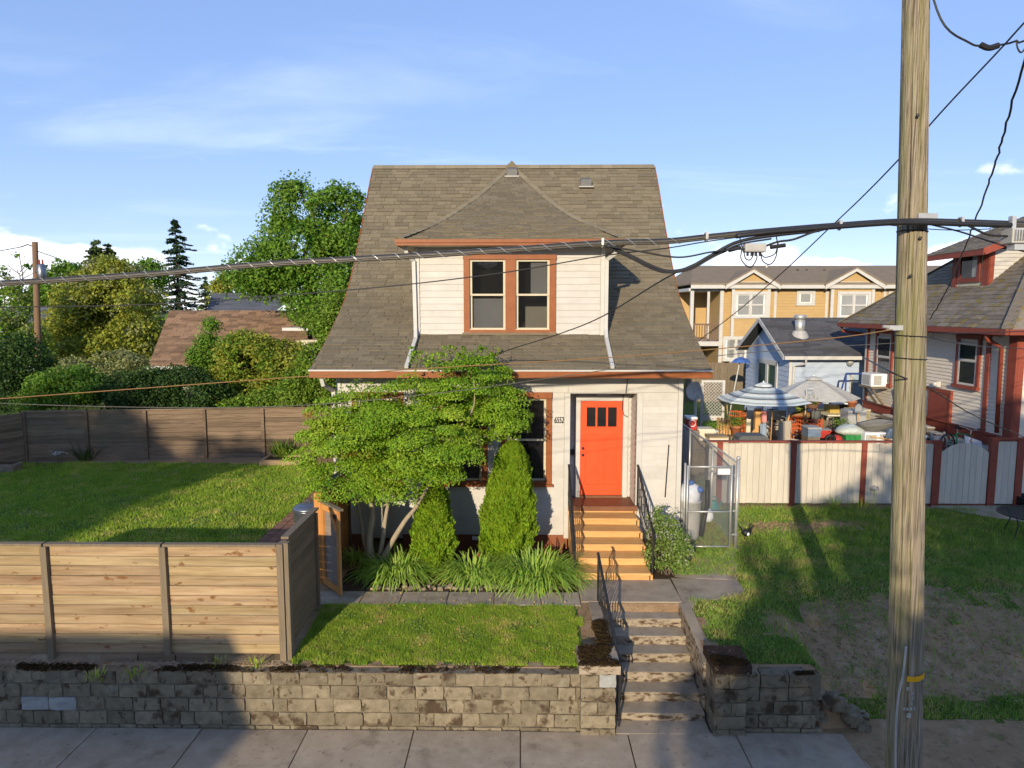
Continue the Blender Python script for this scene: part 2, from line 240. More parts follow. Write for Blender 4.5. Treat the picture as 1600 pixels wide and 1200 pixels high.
# ------------------------------------------------------------------ object helpers
OFF = {}
def off(p): return OFF.get(p.name, Vector((0, 0, 0))) if p else Vector((0, 0, 0))
def tag(o, label, cat=None, group=None, kind=None):
    o['label'] = label
    if cat: o['category'] = cat
    if group: o['group'] = group
    if kind: o['kind'] = kind
    return o
def thing(name, label, cat, loc=(0, 0, 0), group=None):
    o = bpy.data.objects.new(name, None); COL.objects.link(o); o.location = loc; o.empty_display_size = .2
    OFF[o.name] = Vector(loc); return tag(o, label, cat, group)
def link(o, parent=None):
    COL.objects.link(o)
    if parent: o.parent = parent; OFF[o.name] = off(parent)
    return o
class MB:
    def __init__(s): s.v = []; s.f = []; s.m = []
    def add(s, vs, fs, m=0):
        b = len(s.v); s.v += [tuple(p) for p in vs]
        for f in fs: s.f.append(tuple(i+b for i in f)); s.m.append(m)
        return s
    def box(s, x0, x1, y0, y1, z0, z1, m=0):
        v = [(x, y, z) for z in (z0, z1) for y in (y0, y1) for x in (x0, x1)]
        return s.add(v, [(0, 2, 3, 1), (4, 5, 7, 6), (0, 1, 5, 4), (2, 6, 7, 3), (0, 4, 6, 2), (1, 3, 7, 5)], m)
    def beam(s, a, b, w, h, m=0, up=(0, 0, 1)):
        a, b = Vector(a), Vector(b); d = (b-a).normalized(); u = Vector(up)
        if abs(d.dot(u)) > .98: u = Vector((0, 1, 0))
        r = d.cross(u).normalized(); u = r.cross(d)
        v = []
        for p in (a, b):
            for i, j in ((-1, -1), (1, -1), (1, 1), (-1, 1)): v.append(p+r*(w/2*i)+u*(h/2*j))
        return s.add(v, [(3, 2, 1, 0), (4, 5, 6, 7), (0, 1, 5, 4), (1, 2, 6, 5), (2, 3, 7, 6), (3, 0, 4, 7)], m)
    def tube(s, pts, r, n=6, m=0, cap=True):
        pts = [Vector(p) for p in pts]; k = len(pts); rr = r if isinstance(r, (list, tuple)) else [r]*k
        base = len(s.v); up = None
        for i, p in enumerate(pts):
            d = (pts[min(i+1, k-1)]-pts[max(i-1, 0)])
            d = d.normalized() if d.length > 1e-9 else Vector((0, 0, 1))
            if up is None:
                up = Vector((0, 0, 1)) if abs(d.z) < .9 else Vector((1, 0, 0))
            x = d.cross(up)
            if x.length < 1e-6: x = d.orthogonal()
            x.normalize(); up = x.cross(d).normalized()
            for j in range(n):
                a = 2*math.pi*j/n; s.v.append(tuple(p+x*(math.cos(a)*rr[i])+up*(math.sin(a)*rr[i])))
        for i in range(k-1):
            for j in range(n):
                a = base+i*n+j; b = base+i*n+(j+1) % n; s.f.append((a, b, b+n, a+n)); s.m.append(m)
        if cap:
            s.f.append(tuple(base+j for j in range(n))[::-1]); s.m.append(m); s.f.append(tuple(base+(k-1)*n+j for j in range(n))); s.m.append(m)
        return s
    def lathe(s, prof, c=(0, 0, 0), n=16, m=0, sy=1.0):
        b = len(s.v); c = Vector(c)
        for r, z in prof:
            for j in range(n):
                a = 2*math.pi*j/n; s.v.append((c.x+r*math.cos(a), c.y+sy*r*math.sin(a), c.z+z))
        for i in range(len(prof)-1):
            for j in range(n):
                p = b+i*n+j; q = b+i*n+(j+1) % n; s.f.append((p, q, q+n, p+n)); s.m.append(m)
        s.f.append(tuple(b+j for j in range(n))[::-1]); s.m.append(m)
        e = b+(len(prof)-1)*n; s.f.append(tuple(e+j for j in range(n))); s.m.append(m)
        return s
    def prism(s, poly, ext, m=0):
        n = len(poly); e = Vector(ext); v = [Vector(p) for p in poly]; v += [p+e for p in v]
        fs = [tuple(range(n)), tuple(range(2*n-1, n-1, -1))]
        fs += [(i, i+n, (i+1) % n+n, (i+1) % n) for i in range(n)]
        return s.add(v, fs, m)
    def ball(s, c, r, n=10, k=6, m=0):
        c = Vector(c); rx, ry, rz = r if isinstance(r, (list, tuple)) else (r, r, r)
        b = len(s.v); s.v.append((c.x, c.y, c.z-rz))
        for i in range(1, k):
            t = math.pi*i/k-math.pi/2
            for j in range(n):
                a = 2*math.pi*j/n; s.v.append((c.x+rx*math.cos(t)*math.cos(a), c.y+ry*math.cos(t)*math.sin(a), c.z+rz*math.sin(t)))
        s.v.append((c.x, c.y, c.z+rz)); e = len(s.v)-1
        for j in range(n):
            s.f.append((b, b+1+(j+1) % n, b+1+j)); s.m.append(m)
            o = b+1+(k-2)*n; s.f.append((e, o+j, o+(j+1) % n)); s.m.append(m)
            for i in range(k-2):
                p = b+1+i*n+j; q = b+1+i*n+(j+1) % n; s.f.append((p, q, q+n, p+n)); s.m.append(m)
        return s
    def torus(s, c, R0, r, ax=(0, 1, 0), n=20, k=6, m=0):
        ax = Vector(ax).normalized(); x = ax.orthogonal().normalized(); y = ax.cross(x); c = Vector(c); b = len(s.v)
        for i in range(n):
            a = 2*math.pi*i/n; d = x*math.cos(a)+y*math.sin(a)
            for j in range(k):
                t = 2*math.pi*j/k; s.v.append(tuple(c+d*(R0+r*math.cos(t))+ax*(r*math.sin(t))))
        for i in range(n):
            for j in range(k):
                s.f.append((b+i*k+j, b+((i+1) % n)*k+j, b+((i+1) % n)*k+(j+1) % k, b+i*k+(j+1) % k)); s.m.append(m)
        return s
    def obj(s, name, mats, parent=None, label=None, cat=None, group=None, kind=None, smooth=False, bevel=0):
        me = bpy.data.meshes.new(name); o_ = off(parent)
        v = s.v if o_.length == 0 else [(p[0]-o_.x, p[1]-o_.y, p[2]-o_.z) for p in s.v]
        me.from_pydata(v, [], s.f)
        ml = mats if isinstance(mats, (list, tuple)) else [mats]
        for q in ml: me.materials.append(MATS[q])
        if len(ml) > 1: me.polygons.foreach_set('material_index', s.m)
        if smooth: me.polygons.foreach_set('use_smooth', [True]*len(me.polygons))
        me.update(); o = bpy.data.objects.new(name, me); link(o, parent)
        if bevel:
            b = o.modifiers.new('bevel', 'BEVEL'); b.width = bevel; b.segments = 2; b.limit_method = 'ANGLE'
        if label or kind: tag(o, label or name, cat, group, kind)
        if not label and 'label' in o: del o['label']
        return o
# pieces that share mesh data: a unit shape scaled to size
_U = {}
def unit(kind, m):
    k = (kind, m)
    if k in _U: return _U[k]
    b = MB()
    if kind == 'box': b.box(-.5, .5, -.5, .5, -.5, .5)
    elif kind == 'lap':      # siding board seen from -Y: thick lower edge, thin upper edge
        b.add([(-.5, -1, -.5), (.5, -1, -.5), (.5, 0, -.5), (-.5, 0, -.5), (-.5, -.3, .5), (.5, -.3, .5), (.5, 0, .5), (-.5, 0, .5)],
              [(0, 1, 5, 4), (3, 2, 1, 0), (4, 5, 6, 7), (1, 2, 6, 5), (2, 3, 7, 6), (3, 0, 4, 7)])
    elif kind.startswith('stone'):   # rough block with worn corners
        rg = random.Random(hash(kind) % 1000 if False else int(kind[5:])+3)
        g = 3; idx = {}
        def vid(i, j, k_):
            q = (i, j, k_)
            if q not in idx:
                p = Vector((i/g-.5, j/g-.5, k_/g-.5))
                ed = sum(1 for c in q if c in (0, g))
                s_ = {1: 1.0, 2: .985, 3: .96}[ed] if ed else 1
                p = Vector(p*s_)+Vector((rg.uniform(-.010, .010), rg.uniform(-.035, .035), rg.uniform(-.014, .014)))
                idx[q] = len(b.v); b.v.append(tuple(p))
            return idx[q]
        for a in range(g):
            for c in range(g):
                for s0 in (0, g):
                    for q in (lambda x, y: (x, y, s0), lambda x, y: (x, s0, y), lambda x, y: (s0, x, y)):
                        f = [vid(*q(a, c)), vid(*q(a+1, c)), vid(*q(a+1, c+1)), vid(*q(a, c+1))]
                        b.f.append(tuple(f)); b.m.append(0)
    me = bpy.data.meshes.new(kind); me.from_pydata(b.v, [], b.f); me.materials.append(MATS[m])
    if kind.startswith('stone'):
        import bmesh
        bm = bmesh.new(); bm.from_mesh(me); bmesh.ops.recalc_face_normals(bm, faces=bm.faces); bm.to_mesh(me); bm.free()
    me.update(); _U[k] = me; return me
def piece(name, kind, m, parent, c, size, rot=(0, 0, 0), label=None):
    o = bpy.data.objects.new(name, unit(kind, m)); o.location = Vector(c)-off(parent); o.scale = size; o.rotation_euler = rot
    COL.objects.link(o); o.parent = parent
    if label: o['label'] = label
    return o
def bx(name, m, parent, x0, x1, y0, y1, z0, z1, label=None):
    return piece(name, 'box', m, parent, ((x0+x1)/2, (y0+y1)/2, (z0+z1)/2), (abs(x1-x0), abs(y1-y0), abs(z1-z0)), label=label)
def bulk(name, V, F, m, parent=None, kind=None, label=None, cat=None, quad=True, smooth=False, colors=None, group=None):
    """numpy arrays straight into one mesh: V (n,3), F (k,3|4)"""
    V = np.asarray(V, np.float32); o_ = off(parent)
    if o_.length: V = V-np.array(o_, np.float32)
    F = np.asarray(F, np.int32); k = F.shape[1]
    me = bpy.data.meshes.new(name); me.vertices.add(len(V)); me.vertices.foreach_set('co', V.ravel())
    me.loops.add(F.size); me.loops.foreach_set('vertex_index', F.ravel())
    me.polygons.add(len(F)); me.polygons.foreach_set('loop_start', np.arange(0, F.size, k, dtype=np.int32)); me.polygons.foreach_set('loop_total', np.full(len(F), k, np.int32))
    if smooth: me.polygons.foreach_set('use_smooth', np.ones(len(F), bool))
    me.update(calc_edges=True); me.validate(); me.materials.append(MATS[m])
    o = bpy.data.objects.new(name, me); link(o, parent)
    if kind: o['kind'] = kind
    if label: o['label'] = label
    if cat: o['category'] = cat
    if group: o['group'] = group
    return o
def text(name, body, size, m, parent, c, rot=(R(90), 0, 0), shear=0.0, depth=.004, sx=1.0, bold=0.0):
    cu = bpy.data.curves.new(name, 'FONT'); cu.body = body; cu.size = size; cu.extrude = depth; cu.shear = shear; cu.align_x = 'CENTER'; cu.align_y = 'CENTER'; cu.offset = bold
    t = bpy.data.objects.new(name, cu); COL.objects.link(t); dg = bpy.context.evaluated_depsgraph_get()
    me = bpy.data.meshes.new_from_object(t.evaluated_get(dg)); bpy.data.objects.remove(t)
    me.materials.clear(); me.materials.append(MATS[m])
    o = bpy.data.objects.new(name, me); o.location = Vector(c)-off(parent); o.rotation_euler = rot; o.scale = (sx, 1, 1); COL.objects.link(o); o.parent = parent
    return o
# ------------------------------------------------------------------ vegetation helpers
def rng(seed): return np.random.default_rng(seed)
def unitv(a): return a/np.maximum(np.linalg.norm(a, axis=1, keepdims=True), 1e-9)
def leaves(C, Nrm, size, g, aspect=.62, fold=.18):
    """one folded diamond leaf for every centre C with normal Nrm"""
    n = len(C); t = unitv(np.cross(Nrm, g.normal(size=(n, 3)))); b = np.cross(Nrm, t)
    s = (np.asarray(size)*g.uniform(.65, 1.25, n))[:, None]
    V = np.empty((n, 4, 3), np.float32)
    V[:, 0] = C-t*s*.5; V[:, 2] = C+t*s*.5
    V[:, 1] = C+b*s*.5*aspect+Nrm*s*fold; V[:, 3] = C-b*s*.5*aspect+Nrm*s*fold
    F = np.arange(n*4, dtype=np.int32).reshape(n, 4)
    return V.reshape(-1, 3), F
def crown_points(blobs, clumps, per, cr, g, flat=.55, shell=.55, up=.5):
    """clump centres near the outside of ellipsoids (cx,cy,cz,rx,ry,rz), leaves scattered round each clump"""
    B = np.array(blobs, float); vol = (B[:, 3]*B[:, 4]*B[:, 5])**(2/3); pr = vol/vol.sum()
    w = g.choice(len(B), clumps, p=pr); d = unitv(g.normal(size=(clumps, 3))); rad = shell+(1-shell)*g.random(clumps)**.6
    c = B[w, :3]+d*B[w, 3:6]*rad[:, None]
    out = unitv(d/B[w, 3:6])
    hole = np.array([mnoise.noise(Vector(q)*(.55/cr)) for q in c]); keep = hole > -.22; c, out = c[keep], out[keep]; clumps = len(c)
    ii = np.repeat(np.arange(clumps), per); n = len(ii)
    sc = cr*g.uniform(.45, 1.45, clumps)[ii][:, None]
    o = unitv(g.normal(size=(n, 3))+out[ii]*.7+np.array([0, 0, .35]))
    p = c[ii]+o*sc*(.45+.6*g.random(n)**.7)[:, None]*np.array([1, 1, .5+.5*flat])
    nr = unitv(o*.8+np.array([0, 0, up*.6])+g.normal(size=(n, 3))*.75)
    return p, nr
def limb(mb, a, b, r0, r1, g, n=5, sag=.08):
    a = np.array(a, float); b = np.array(b, float); pts = []
    k = np.linalg.norm(b-a)*sag
    for i in range(n+1):
        t = i/n; pts.append(tuple(a+(b-a)*t+g.normal(size=3)*k*(0 if i in (0, n) else .5)))
    mb.tube(pts, [r0+(r1-r0)*i/n for i in range(n+1)], 7)
def tree(name, label, base, blobs, m, leaf, clumps, per, cr, seed, trunk_r=.18, cat='tree', bark='bark', group=None, shell=.55, flat=.55, limbs=True, extra=None, up=.5):
    leaf *= .60; per = int(per*2.1); g = rng(seed); t = thing(name, label, cat, base, group)
    blobs = [(*q[:3], *(max(.25*r_, r_-cr*.55) for r_ in q[3:6])) for q in blobs]
    p, nr = crown_points(blobs, clumps, per, cr, g, flat, shell, up)
    V, F = leaves(p, nr, leaf, g); bulk('crown', V, F, m, t)
    if extra:
        m2, share = extra; k = int(clumps*share); p, nr = crown_points(blobs, k, per, cr, g, flat, .8, up); V, F = leaves(p, nr, leaf, g); bulk('crown', V, F, m2, t)
    mb = MB(); B = np.array(blobs, float); top = np.array([B[:, 0].mean(), B[:, 1].mean(), B[:, 2].mean()])
    bz = np.array(base, float); fork = bz+(top-bz)*.45
    limb(mb, bz-np.array([0, 0, .15]), fork, trunk_r, trunk_r*.7, g)
    limb(mb, fork, top, trunk_r*.7, trunk_r*.3, g)
    if limbs:
        for q in B: limb(mb, fork+(top-fork)*g.random()*.4, q[:3], trunk_r*.45, trunk_r*.12, g)
    mb.obj('trunk', bark, t, smooth=True); return t
def conifer(name, label, base, h, r, m, seed, leaf=.35, whorls=26, cat='tree', per=26, droop=.25, group=None, bare=.08):
    g = rng(seed); t = thing(name, label, cat, base, group); mb = MB(); base = np.array(base, float)
    mb.tube([base-np.array([0, 0, .2]), base+np.array([0, 0, h*.5]), base+np.array([0, 0, h*.99])], [h*.016, h*.011, .02], 7)
    C = []; Nn = []
    for i in range(whorls):
        f = bare+(1-bare)*(i+g.uniform(-.3, .3))/whorls; z = h*f; rad = r*(1-f)**.85*g.uniform(.6, 1.2)+.03*r
        nb = int(g.integers(5, 8))
        for k in range(nb):
            a = 2*math.pi*(k+g.random())/nb; L = rad*g.uniform(.55, 1.15); z = h*min(.985, f+g.uniform(-.7, .7)/whorls)
            s = np.linspace(.12, 1, per); zz = z-droop*L*s**1.3+.10*L*s**3
            P_ = np.stack([base[0]+np.cos(a)*L*s, base[1]+np.sin(a)*L*s, base[2]+zz], 1)
            w = .13*L*(1.1-s)[:, None]+.003*h
            P_ = P_+g.normal(size=P_.shape)*w*np.array([.9, .9, .22])
            C.append(P_); Nn.append(unitv(np.array([[np.cos(a)*.3, np.sin(a)*.3, 1]])+g.normal(size=P_.shape)*.45))
            mb.tube([tuple(base+np.array([0, 0, z])), (base[0]+np.cos(a)*L*.9, base[1]+np.sin(a)*L*.9, base[2]+z-droop*L*.75)], [h*.004, h*.0015], 4)
    C = np.concatenate(C); Nn = np.concatenate(Nn); V, F = leaves(C, Nn, leaf, g, aspect=.38, fold=.05)
    bulk('crown', V, F, m, t); mb.obj('trunk', 'bark', t); return t
def blades(name, label, X, Y, Zf, h, w, m, seed, lean=.5, kind='stuff', cat=None):
    g = rng(seed); n = len(X); Z = Zf(X, Y); hh = h*g.uniform(.5, 1.3, n)*(1+.35*np.sin(X*5.3+1.7*np.sin(Y*3.9))*np.sin(Y*4.7+1.3*np.sin(X*6.1))+.25*np.sin(X*13+Y*7)*np.sin(Y*17-X*3)); a = g.uniform(0, 2*np.pi, n); l = hh*lean*np.abs(g.normal(size=n)); b = g.uniform(0, 2*np.pi, n)
    dx, dy = np.cos(a)*w/2, np.sin(a)*w/2
    V = np.empty((n, 3, 3), np.float32)
    V[:, 0] = np.stack([X-dx, Y-dy, Z-.004], 1); V[:, 1] = np.stack([X+dx, Y+dy, Z-.004], 1); V[:, 2] = np.stack([X+np.cos(b)*l, Y+np.sin(b)*l, Z+hh], 1)
    return bulk(name, V.reshape(-1, 3), np.arange(n*3, dtype=np.int32).reshape(n, 3), m, kind=kind, label=label, cat=cat)
def nval(x, y, s, z=0.0): return mnoise.noise(Vector((x*s, y*s, z)))
# ------------------------------------------------------------------ terrain
def sstep(a, b, x): t = np.clip((x-a)/(b-a), 0, 1); return t*t*(3-2*t)
def Gz(X, Y):
    X = np.asarray(X, float); Y = np.asarray(Y, float)
    wall = sstep(9.16, 9.22, Y)                                  # kept up by the block wall
    yard = .86+.12*sstep(9.2, 11.2, Y)+.03*sstep(12, 20, Y)
    left = wall*yard
    bank = .02+.95*sstep(9.15, 12.2, Y)+.06*sstep(12, 17, Y)
    k = sstep(4.15, 4.75, X); z = left*(1-k)+bank*k*(Y > 8)
    z = z+.35*sstep(17.2, 19.5, Y)*sstep(4.6, 6.5, X)            # neighbour's yard stands a little higher
    stair = (X > 1.27) & (X < 2.73) & (Y < 11.06)
    z = np.where(stair, -.15, z)
    z = z-.30*sstep(12.5, 13.0, Y)*sstep(-3.55, -3.4, X)*sstep(.98, .9, X)*(Y < 14.3)
    z = z+.012*np.sin(X*2.1+Y*.7)*np.sin(Y*1.7)*(Y > 9.4)
    z = z+.016*np.sin(X*7.3+2*np.sin(Y*5.1))*np.sin(Y*8.7+1.5*np.sin(X*4.3))*(X > 4.3)*(Y > 9.3)*(Y < 13)
    far = np.clip((Y-60)/400, 0, 1); z = z+far*1.0
    return z
def lawn_density(X, Y):
    """how thickly grass grows, 0..1, as the photo shows it"""
    n1 = np.array([nval(x, y, .9) for x, y in zip(X, Y)]); n2 = np.array([nval(x, y, 3.1, 5.) for x, y in zip(X, Y)])
    d = np.zeros(len(X))
    front = (X > -3.3+.06*n2) & (X < .92+.08*n2) & (Y > 9.27+.16*n2) & (Y < 10.99+.07*n2)
    d = np.where(front, 1-.5*(n1 > .22)-.35*sstep(9.75, 9.4, Y), d)
    back = (X < -5.62+.05*n2) & (Y > 9.6) & (Y < 21.4-.25*n2) & (X > -24)
    d = np.where(back, .95-.4*(n1 > .25), d)
    r1 = (X > 2.92+.08*n2) & (Y > 9.34+.05*n2) & (Y < 16.7)
    slab = (X < 3.2+.8*np.clip((Y-11.15)/.42, 0, 1)) & (Y > 11.18) & (Y < 12.3)
    dr = .85+.5*n1
    u = 814+FPX*X/np.maximum(Y, 1)*1.0
    bare = np.exp(-(((X-5.8)/1.5)**2+((Y-10.2)/.95)**2))*1.1+np.exp(-(((X-7.6)/1.4)**2+((Y-10.6)/1.2)**2))*.98+np.exp(-(((X-6.6)/1.5)**2+((Y-15.2)/.32)**2))*1.35+np.exp(-((Y-16.75)/.22)**2)*.9*(X > 4.6)
    bare = bare+.55*np.exp(-(((X-5.0)/.4)**2+((Y-10.9)/.8)**2))
    dr = dr-bare*(1+.8*n2)
    dr = np.where(Y < 9.75+.1*n2, .9, np.maximum(dr, .05+.09*(n2 > .1)))
    d = np.where(r1 & ~slab, dr, d)
    d = np.where((X > 3.4) & (X < 4.6) & (Y > 13.7) & (Y < 17), .35+.5*n2, d)
    d = np.where((X > 4.6) & (Y > 16.95) & (Y < 27) & (X < 12.4), .35+.6*n1, d)
    return np.clip(d, 0, 1)
def ground():
    xs = np.unique(np.concatenate([[-1600, -500, -160, -80, -45, -30], np.linspace(-24, -6, 60), np.linspace(-5.7, 9.5, 120), np.linspace(10, 24, 40), [1.22, 1.28, 2.72, 2.78], [32, 50, 90, 200, 600, 1600]]))
    ys = np.unique(np.concatenate([[-200, -80, -30, -10, 0, 4, 6.45], np.linspace(8.7, 13.2, 70), [9.14, 9.16, 9.18, 9.2, 9.22, 9.24, 11.05, 11.08], np.linspace(13.4, 24, 70), [26, 29, 34, 40, 60, 100, 200, 500, 1800]]))
    XX, YY = np.meshgrid(xs, ys); Z = Gz(XX, YY)
    Z = np.where(YY < 6.3, -.16, Z)
    nx, ny = len(xs), len(ys); V = np.stack([XX.ravel(), YY.ravel(), Z.ravel()], 1)
    i = np.arange(nx-1)[None, :]+np.arange(ny-1)[:, None]*nx; F = np.stack([i, i+1, i+1+nx, i+nx], -1).reshape(-1, 4)
    cx = V[F, 0].mean(1); cy = V[F, 1].mean(1); d = lawn_density(cx, cy)
    m = np.where(d > .45, 1, 0); m = np.where((cx > -3.3) & (cx < 3.3) & (cy > 11.5) & (cy < 14), 2, m); m = np.where((cy > 24) | (cx < -24), 1, m)
    o = bulk('ground', V, F, 'dirt', kind='structure', label='soil and lawn ground of the yards')
    o.data.materials.append(MATS['lawn_soil']); o.data.materials.append(MATS['mulch']); o.data.polygons.foreach_set('material_index', m.astype(np.int32)); o.data.polygons.foreach_set('use_smooth', np.ones(len(F), bool)); o.data.update()
    return o
ground()
def slab(parent, poly, zt, zb, name='slab', m='concrete'):
    return MB().prism([(x, y, zb) for x, y in poly], (0, 0, zt-zb)).obj(name, m, parent, bevel=.012)
def struct(name, label):
    o = bpy.data.objects.new(name, None); COL.objects.link(o); o['kind'] = 'structure'; o['label'] = label; return o
# street, kerb and sidewalk (only the sidewalk's edge is in the picture)
st = MB().box(-80, 80, -9, 6.0, -.4, -.12).obj('street', 'asphalt', kind='structure', label='asphalt street in front of the houses')
kb = MB().box(-80, 80, 6.0, 6.18, -.4, .0).obj('kerb', 'concrete', kind='structure', label='concrete kerb along the street')
sw = struct('sidewalk', 'concrete sidewalk at the foot of the block wall')
for i in range(-9, 10):
    bx('slab', 'concrete', sw, i*1.5+.01, i*1.5+1.49, 7.65, 9.02, -.12, .012+.004*(i % 3))
# walk from the gate to the steps, in slabs
wk = struct('path', 'concrete path from the side gate to the door steps')
xs = [-3.55, -2.72, -2.05, -1.25, -.45, .35, 1.02]
for a, b in zip(xs, xs[1:]):
    slab(wk, [(a+.008, 10.97+.02*(a % .3)), (b-.008, 10.98), (b-.008, 11.52), (a+.008, 11.50)], .995, .80)
slab(wk, [(1.03, 11.12), (2.74, 11.12), (2.74, 12.12), (1.03, 12.12)], 1.0, .75)
slab(wk, [(2.75, 10.75), (3.02, 11.2), (3.45, 11.28), (3.78, 11.42), (3.95, 11.66), (3.98, 12.1), (2.76, 12.2)], .992, .75)
slab(wk, [(2.80, 12.21), (3.98, 12.12), (4.25, 13.0), (4.42, 13.72), (3.36, 13.72), (3.3, 13.0)], .99, .75)
slab(wk, [(-3.9, 11.0), (-3.57, 10.97), (-3.57, 13.4), (-4.9, 13.4), (-4.6, 11.4)], .985, .8)
# neighbour's walk by the arched gate
nw = struct('footpath', 'concrete footpath by the arched garden gate')
slab(nw, [(10.2, 16.7), (12.8, 16.75), (14.5, 15.2), (14.5, 14.3), (12.3, 15.0), (10.9, 15.9)], 1.075, .8)
# brick edging path beside the back lawn
bp = struct('brick_path', 'brick path between the back lawn and the house')
g = random.Random(4)
mat('old_brick', [(.17, .085, .055), (.24, .125, .08)], scale=9, rough=.95, rand=.25, bump=.3, bscale=40)
for j in range(31):
    for i in range(3):
        bx('brick', 'old_brick', bp, -5.6+i*.215+.006, -5.6+i*.215+.205, 13.2+j*.205, 13.2+j*.205+.192+g.uniform(-.01, .004), .9, 1.02+g.uniform(0, .012))
# ------------------------------------------------------------------ block wall and its pillars
def blockrow(par, x0, x1, yf, z0, h, g, depth=.22, L=.4, start=0., m='block_stone', skip=()):
    x = x0-start
    while x < x1-.03:
        l = L*(1 if g.random() > .22 else g.choice((.5, .62)))
        a, b = max(x, x0), min(x+l, x1)
        if b-a > .06:
            piece('block', 'stone%d' % g.randrange(5), m if not any(s[0] < (a+b)/2 < s[1] and s[2] < z0+h/2 < s[3] for s in skip) else 'block_pale', par, ((a+b)/2, yf+depth/2+g.uniform(-.012, .012), z0+h/2),
                  (b-a-.010, depth, h-.010), (0, 0, g.uniform(-.01, .01)))
        x += l
g = random.Random(11)
rw = thing('retaining_wall', 'long mossy concrete block wall holding up the front yard', 'wall', (-3, 9.05, 0))
MB().box(-10.5, .84, 9.070, 9.26, -.1, .845).obj('mortar', 'mortar', rw)
pale = ((-7.2, -6.35, .25, .45),)
for k, (z0, h) in enumerate(((-.14, .2), (.06, .2), (.26, .2), (.46, .2), (.66, .19))):
    blockrow(rw, -10.5, .84, 9.05+(.008 if k == 4 else 0), z0, h, g, start=.2*(k % 2)+g.random()*.1, skip=pale)
def pillar(label, x0, x1, yf, top, seed, capm, stain=None):
    g = random.Random(seed); t = thing('gate_pillar', label, 'pillar', ((x0+x1)/2, yf+.2, 0), 'pillars flanking the concrete steps')
    MB().box(x0+.02, x1-.02, yf+.02, yf+.5, -.1, top-.12).obj('mortar', 'mortar', t)
    z = -.1; k = 0
    while z < top-.14:
        h = min(.2, top-.12-z)
        if k % 2: ls = [x0, x1]
        else: ls = [x0, (x0+x1)/2+g.uniform(-.03, .03), x1]
        for a, b in zip(ls, ls[1:]):
            piece('block', 'stone%d' % g.randrange(5), 'block_pale' if (k == 4 and a > x0 and seed == 2) else 'block_stone', t, ((a+b)/2, yf+.22, z+h/2), (b-a-.012, .46, h-.012))
        z += h; k += 1
    bx('cap_stone', capm, t, x0-.02, x1+.05, yf-.03, yf+.55, top-.12, top)
    return t
pillar('block pillar with a flat mossy cap beside the lower handrail', .83, 1.33, 8.97, 1.03, 2, 'concrete_mossy')
pillar('block pillar overgrown with dark moss, across the steps from the handrail', 2.68, 3.13, 8.97, 1.05, 5, 'moss_cap')
rr = thing('retaining_wall', 'short crumbling block wall ending in rubble beside the bare slope', 'wall', (3.6, 9.05, 0))
MB().box(3.14, 4.2, 9.10, 9.26, -.1, .84).obj('mortar', 'mortar', rr)
for k, z0 in enumerate((-.13, .07, .27, .47, .67)):
    blockrow(rr, 3.14, 4.25-.06*k, 9.06, z0, .2, g, start=.2*(k % 2))
for i in range(16):
    x = 4.15+g.random()*.75; z = max(.02, .62*(1-(x-4.15)/.8))*g.random()
    piece('block', 'stone%d' % g.randrange(5), 'block_stone', rr, (x, 9.1+g.random()*.15, z+.05), (.12+g.random()*.16, .14, .09+g.random()*.07), (g.uniform(-.4, .4), g.uniform(-.4, .4), g.uniform(-.6, .6)))
# moss cushions on the wall tops
def moss_on(name, label, segs, n, seed, rad=(.02, .055)):
    g = rng(seed); mb = MB()
    C = []; Nn = []
    for i in range(n):
        x0, x1, y0, y1, z = segs[int(g.integers(len(segs)))]
        r = g.uniform(*rad); c = np.array([g.uniform(x0, x1), g.uniform(y0, y1), z]); k = int(12+r*700)
        if mnoise.noise(Vector((c[0]*1.3, c[1], 2))) < -.12: continue
        o = unitv(g.normal(size=(k, 3))); o[:, 2] = np.abs(o[:, 2]); C.append(c+o*np.array([r*1.6, r*1.2, r*.55])); Nn.append(unitv(o+g.normal(size=(k, 3))*.5))
    C = np.concatenate(C); Nn = np.concatenate(Nn); V, F = leaves(C, Nn, .022, g, .7)
    bulk(name, V, F, 'moss', kind='stuff', label=label)
moss_on('moss', 'brown moss growing along the block wall tops', [(-9, .8, 9.07, 9.24, .85), (-9, -3.2, 9.08, 9.24, .85), (2.7, 3.12, 8.98, 9.5, 1.055), (2.7, 3.12, 8.98, 9.5, 1.055), (3.14, 4.1, 9.07, 9.25, .87), (3.14, 4.1, 9.07, 9.25, .87), (.85, 1.36, 8.96, 9.5, 1.035), (1.14, 1.3, 9.6, 10.7, 1.02)], 2600, 3, (.012, .045))
# ------------------------------------------------------------------ concrete steps with their side kerbs
cs = thing('concrete_steps', 'weathered concrete steps climbing from the sidewalk through the block wall', 'steps', (2, 10.2, 0))
edges = [11.12, 10.82, 10.5, 10.2, 9.9, 9.6, 9.3, 9.0]; zs = [.98, .84, .70, .56, .42, .27, .13]
for i in range(1, 7):
    MB().box(1.34, 2.66, edges[i], edges[i-1]+.03, -.1, zs[i]).obj('step', 'concrete_mossy', cs, bevel=.012)
bx('step', 'concrete_mossy', cs, 1.34, 2.66, 11.122, 11.16, -.1, .978)
bx('step', 'concrete', cs, 1.34, 2.66, 8.99, 9.305, -.1, .02)
# sloping side kerbs
def kerbside(x0, x1, pts, m):
    MB().prism([(x0, y, z) for y, z in pts], (x1-x0, 0, 0)).obj('side_kerb', m, cs, bevel=.01)
kerbside(1.14, 1.335, [(9.48, -.1), (9.48, .98), (9.6, 1.0), (10.75, 1.02), (11.1, 1.0), (11.1, -.1)], 'concrete_mossy')
kerbside(2.665, 2.84, [(9.48, -.1), (9.48, .80), (10.0, .90), (10.7, .99), (11.1, 1.0), (11.1, -.1)], 'concrete_mossy')
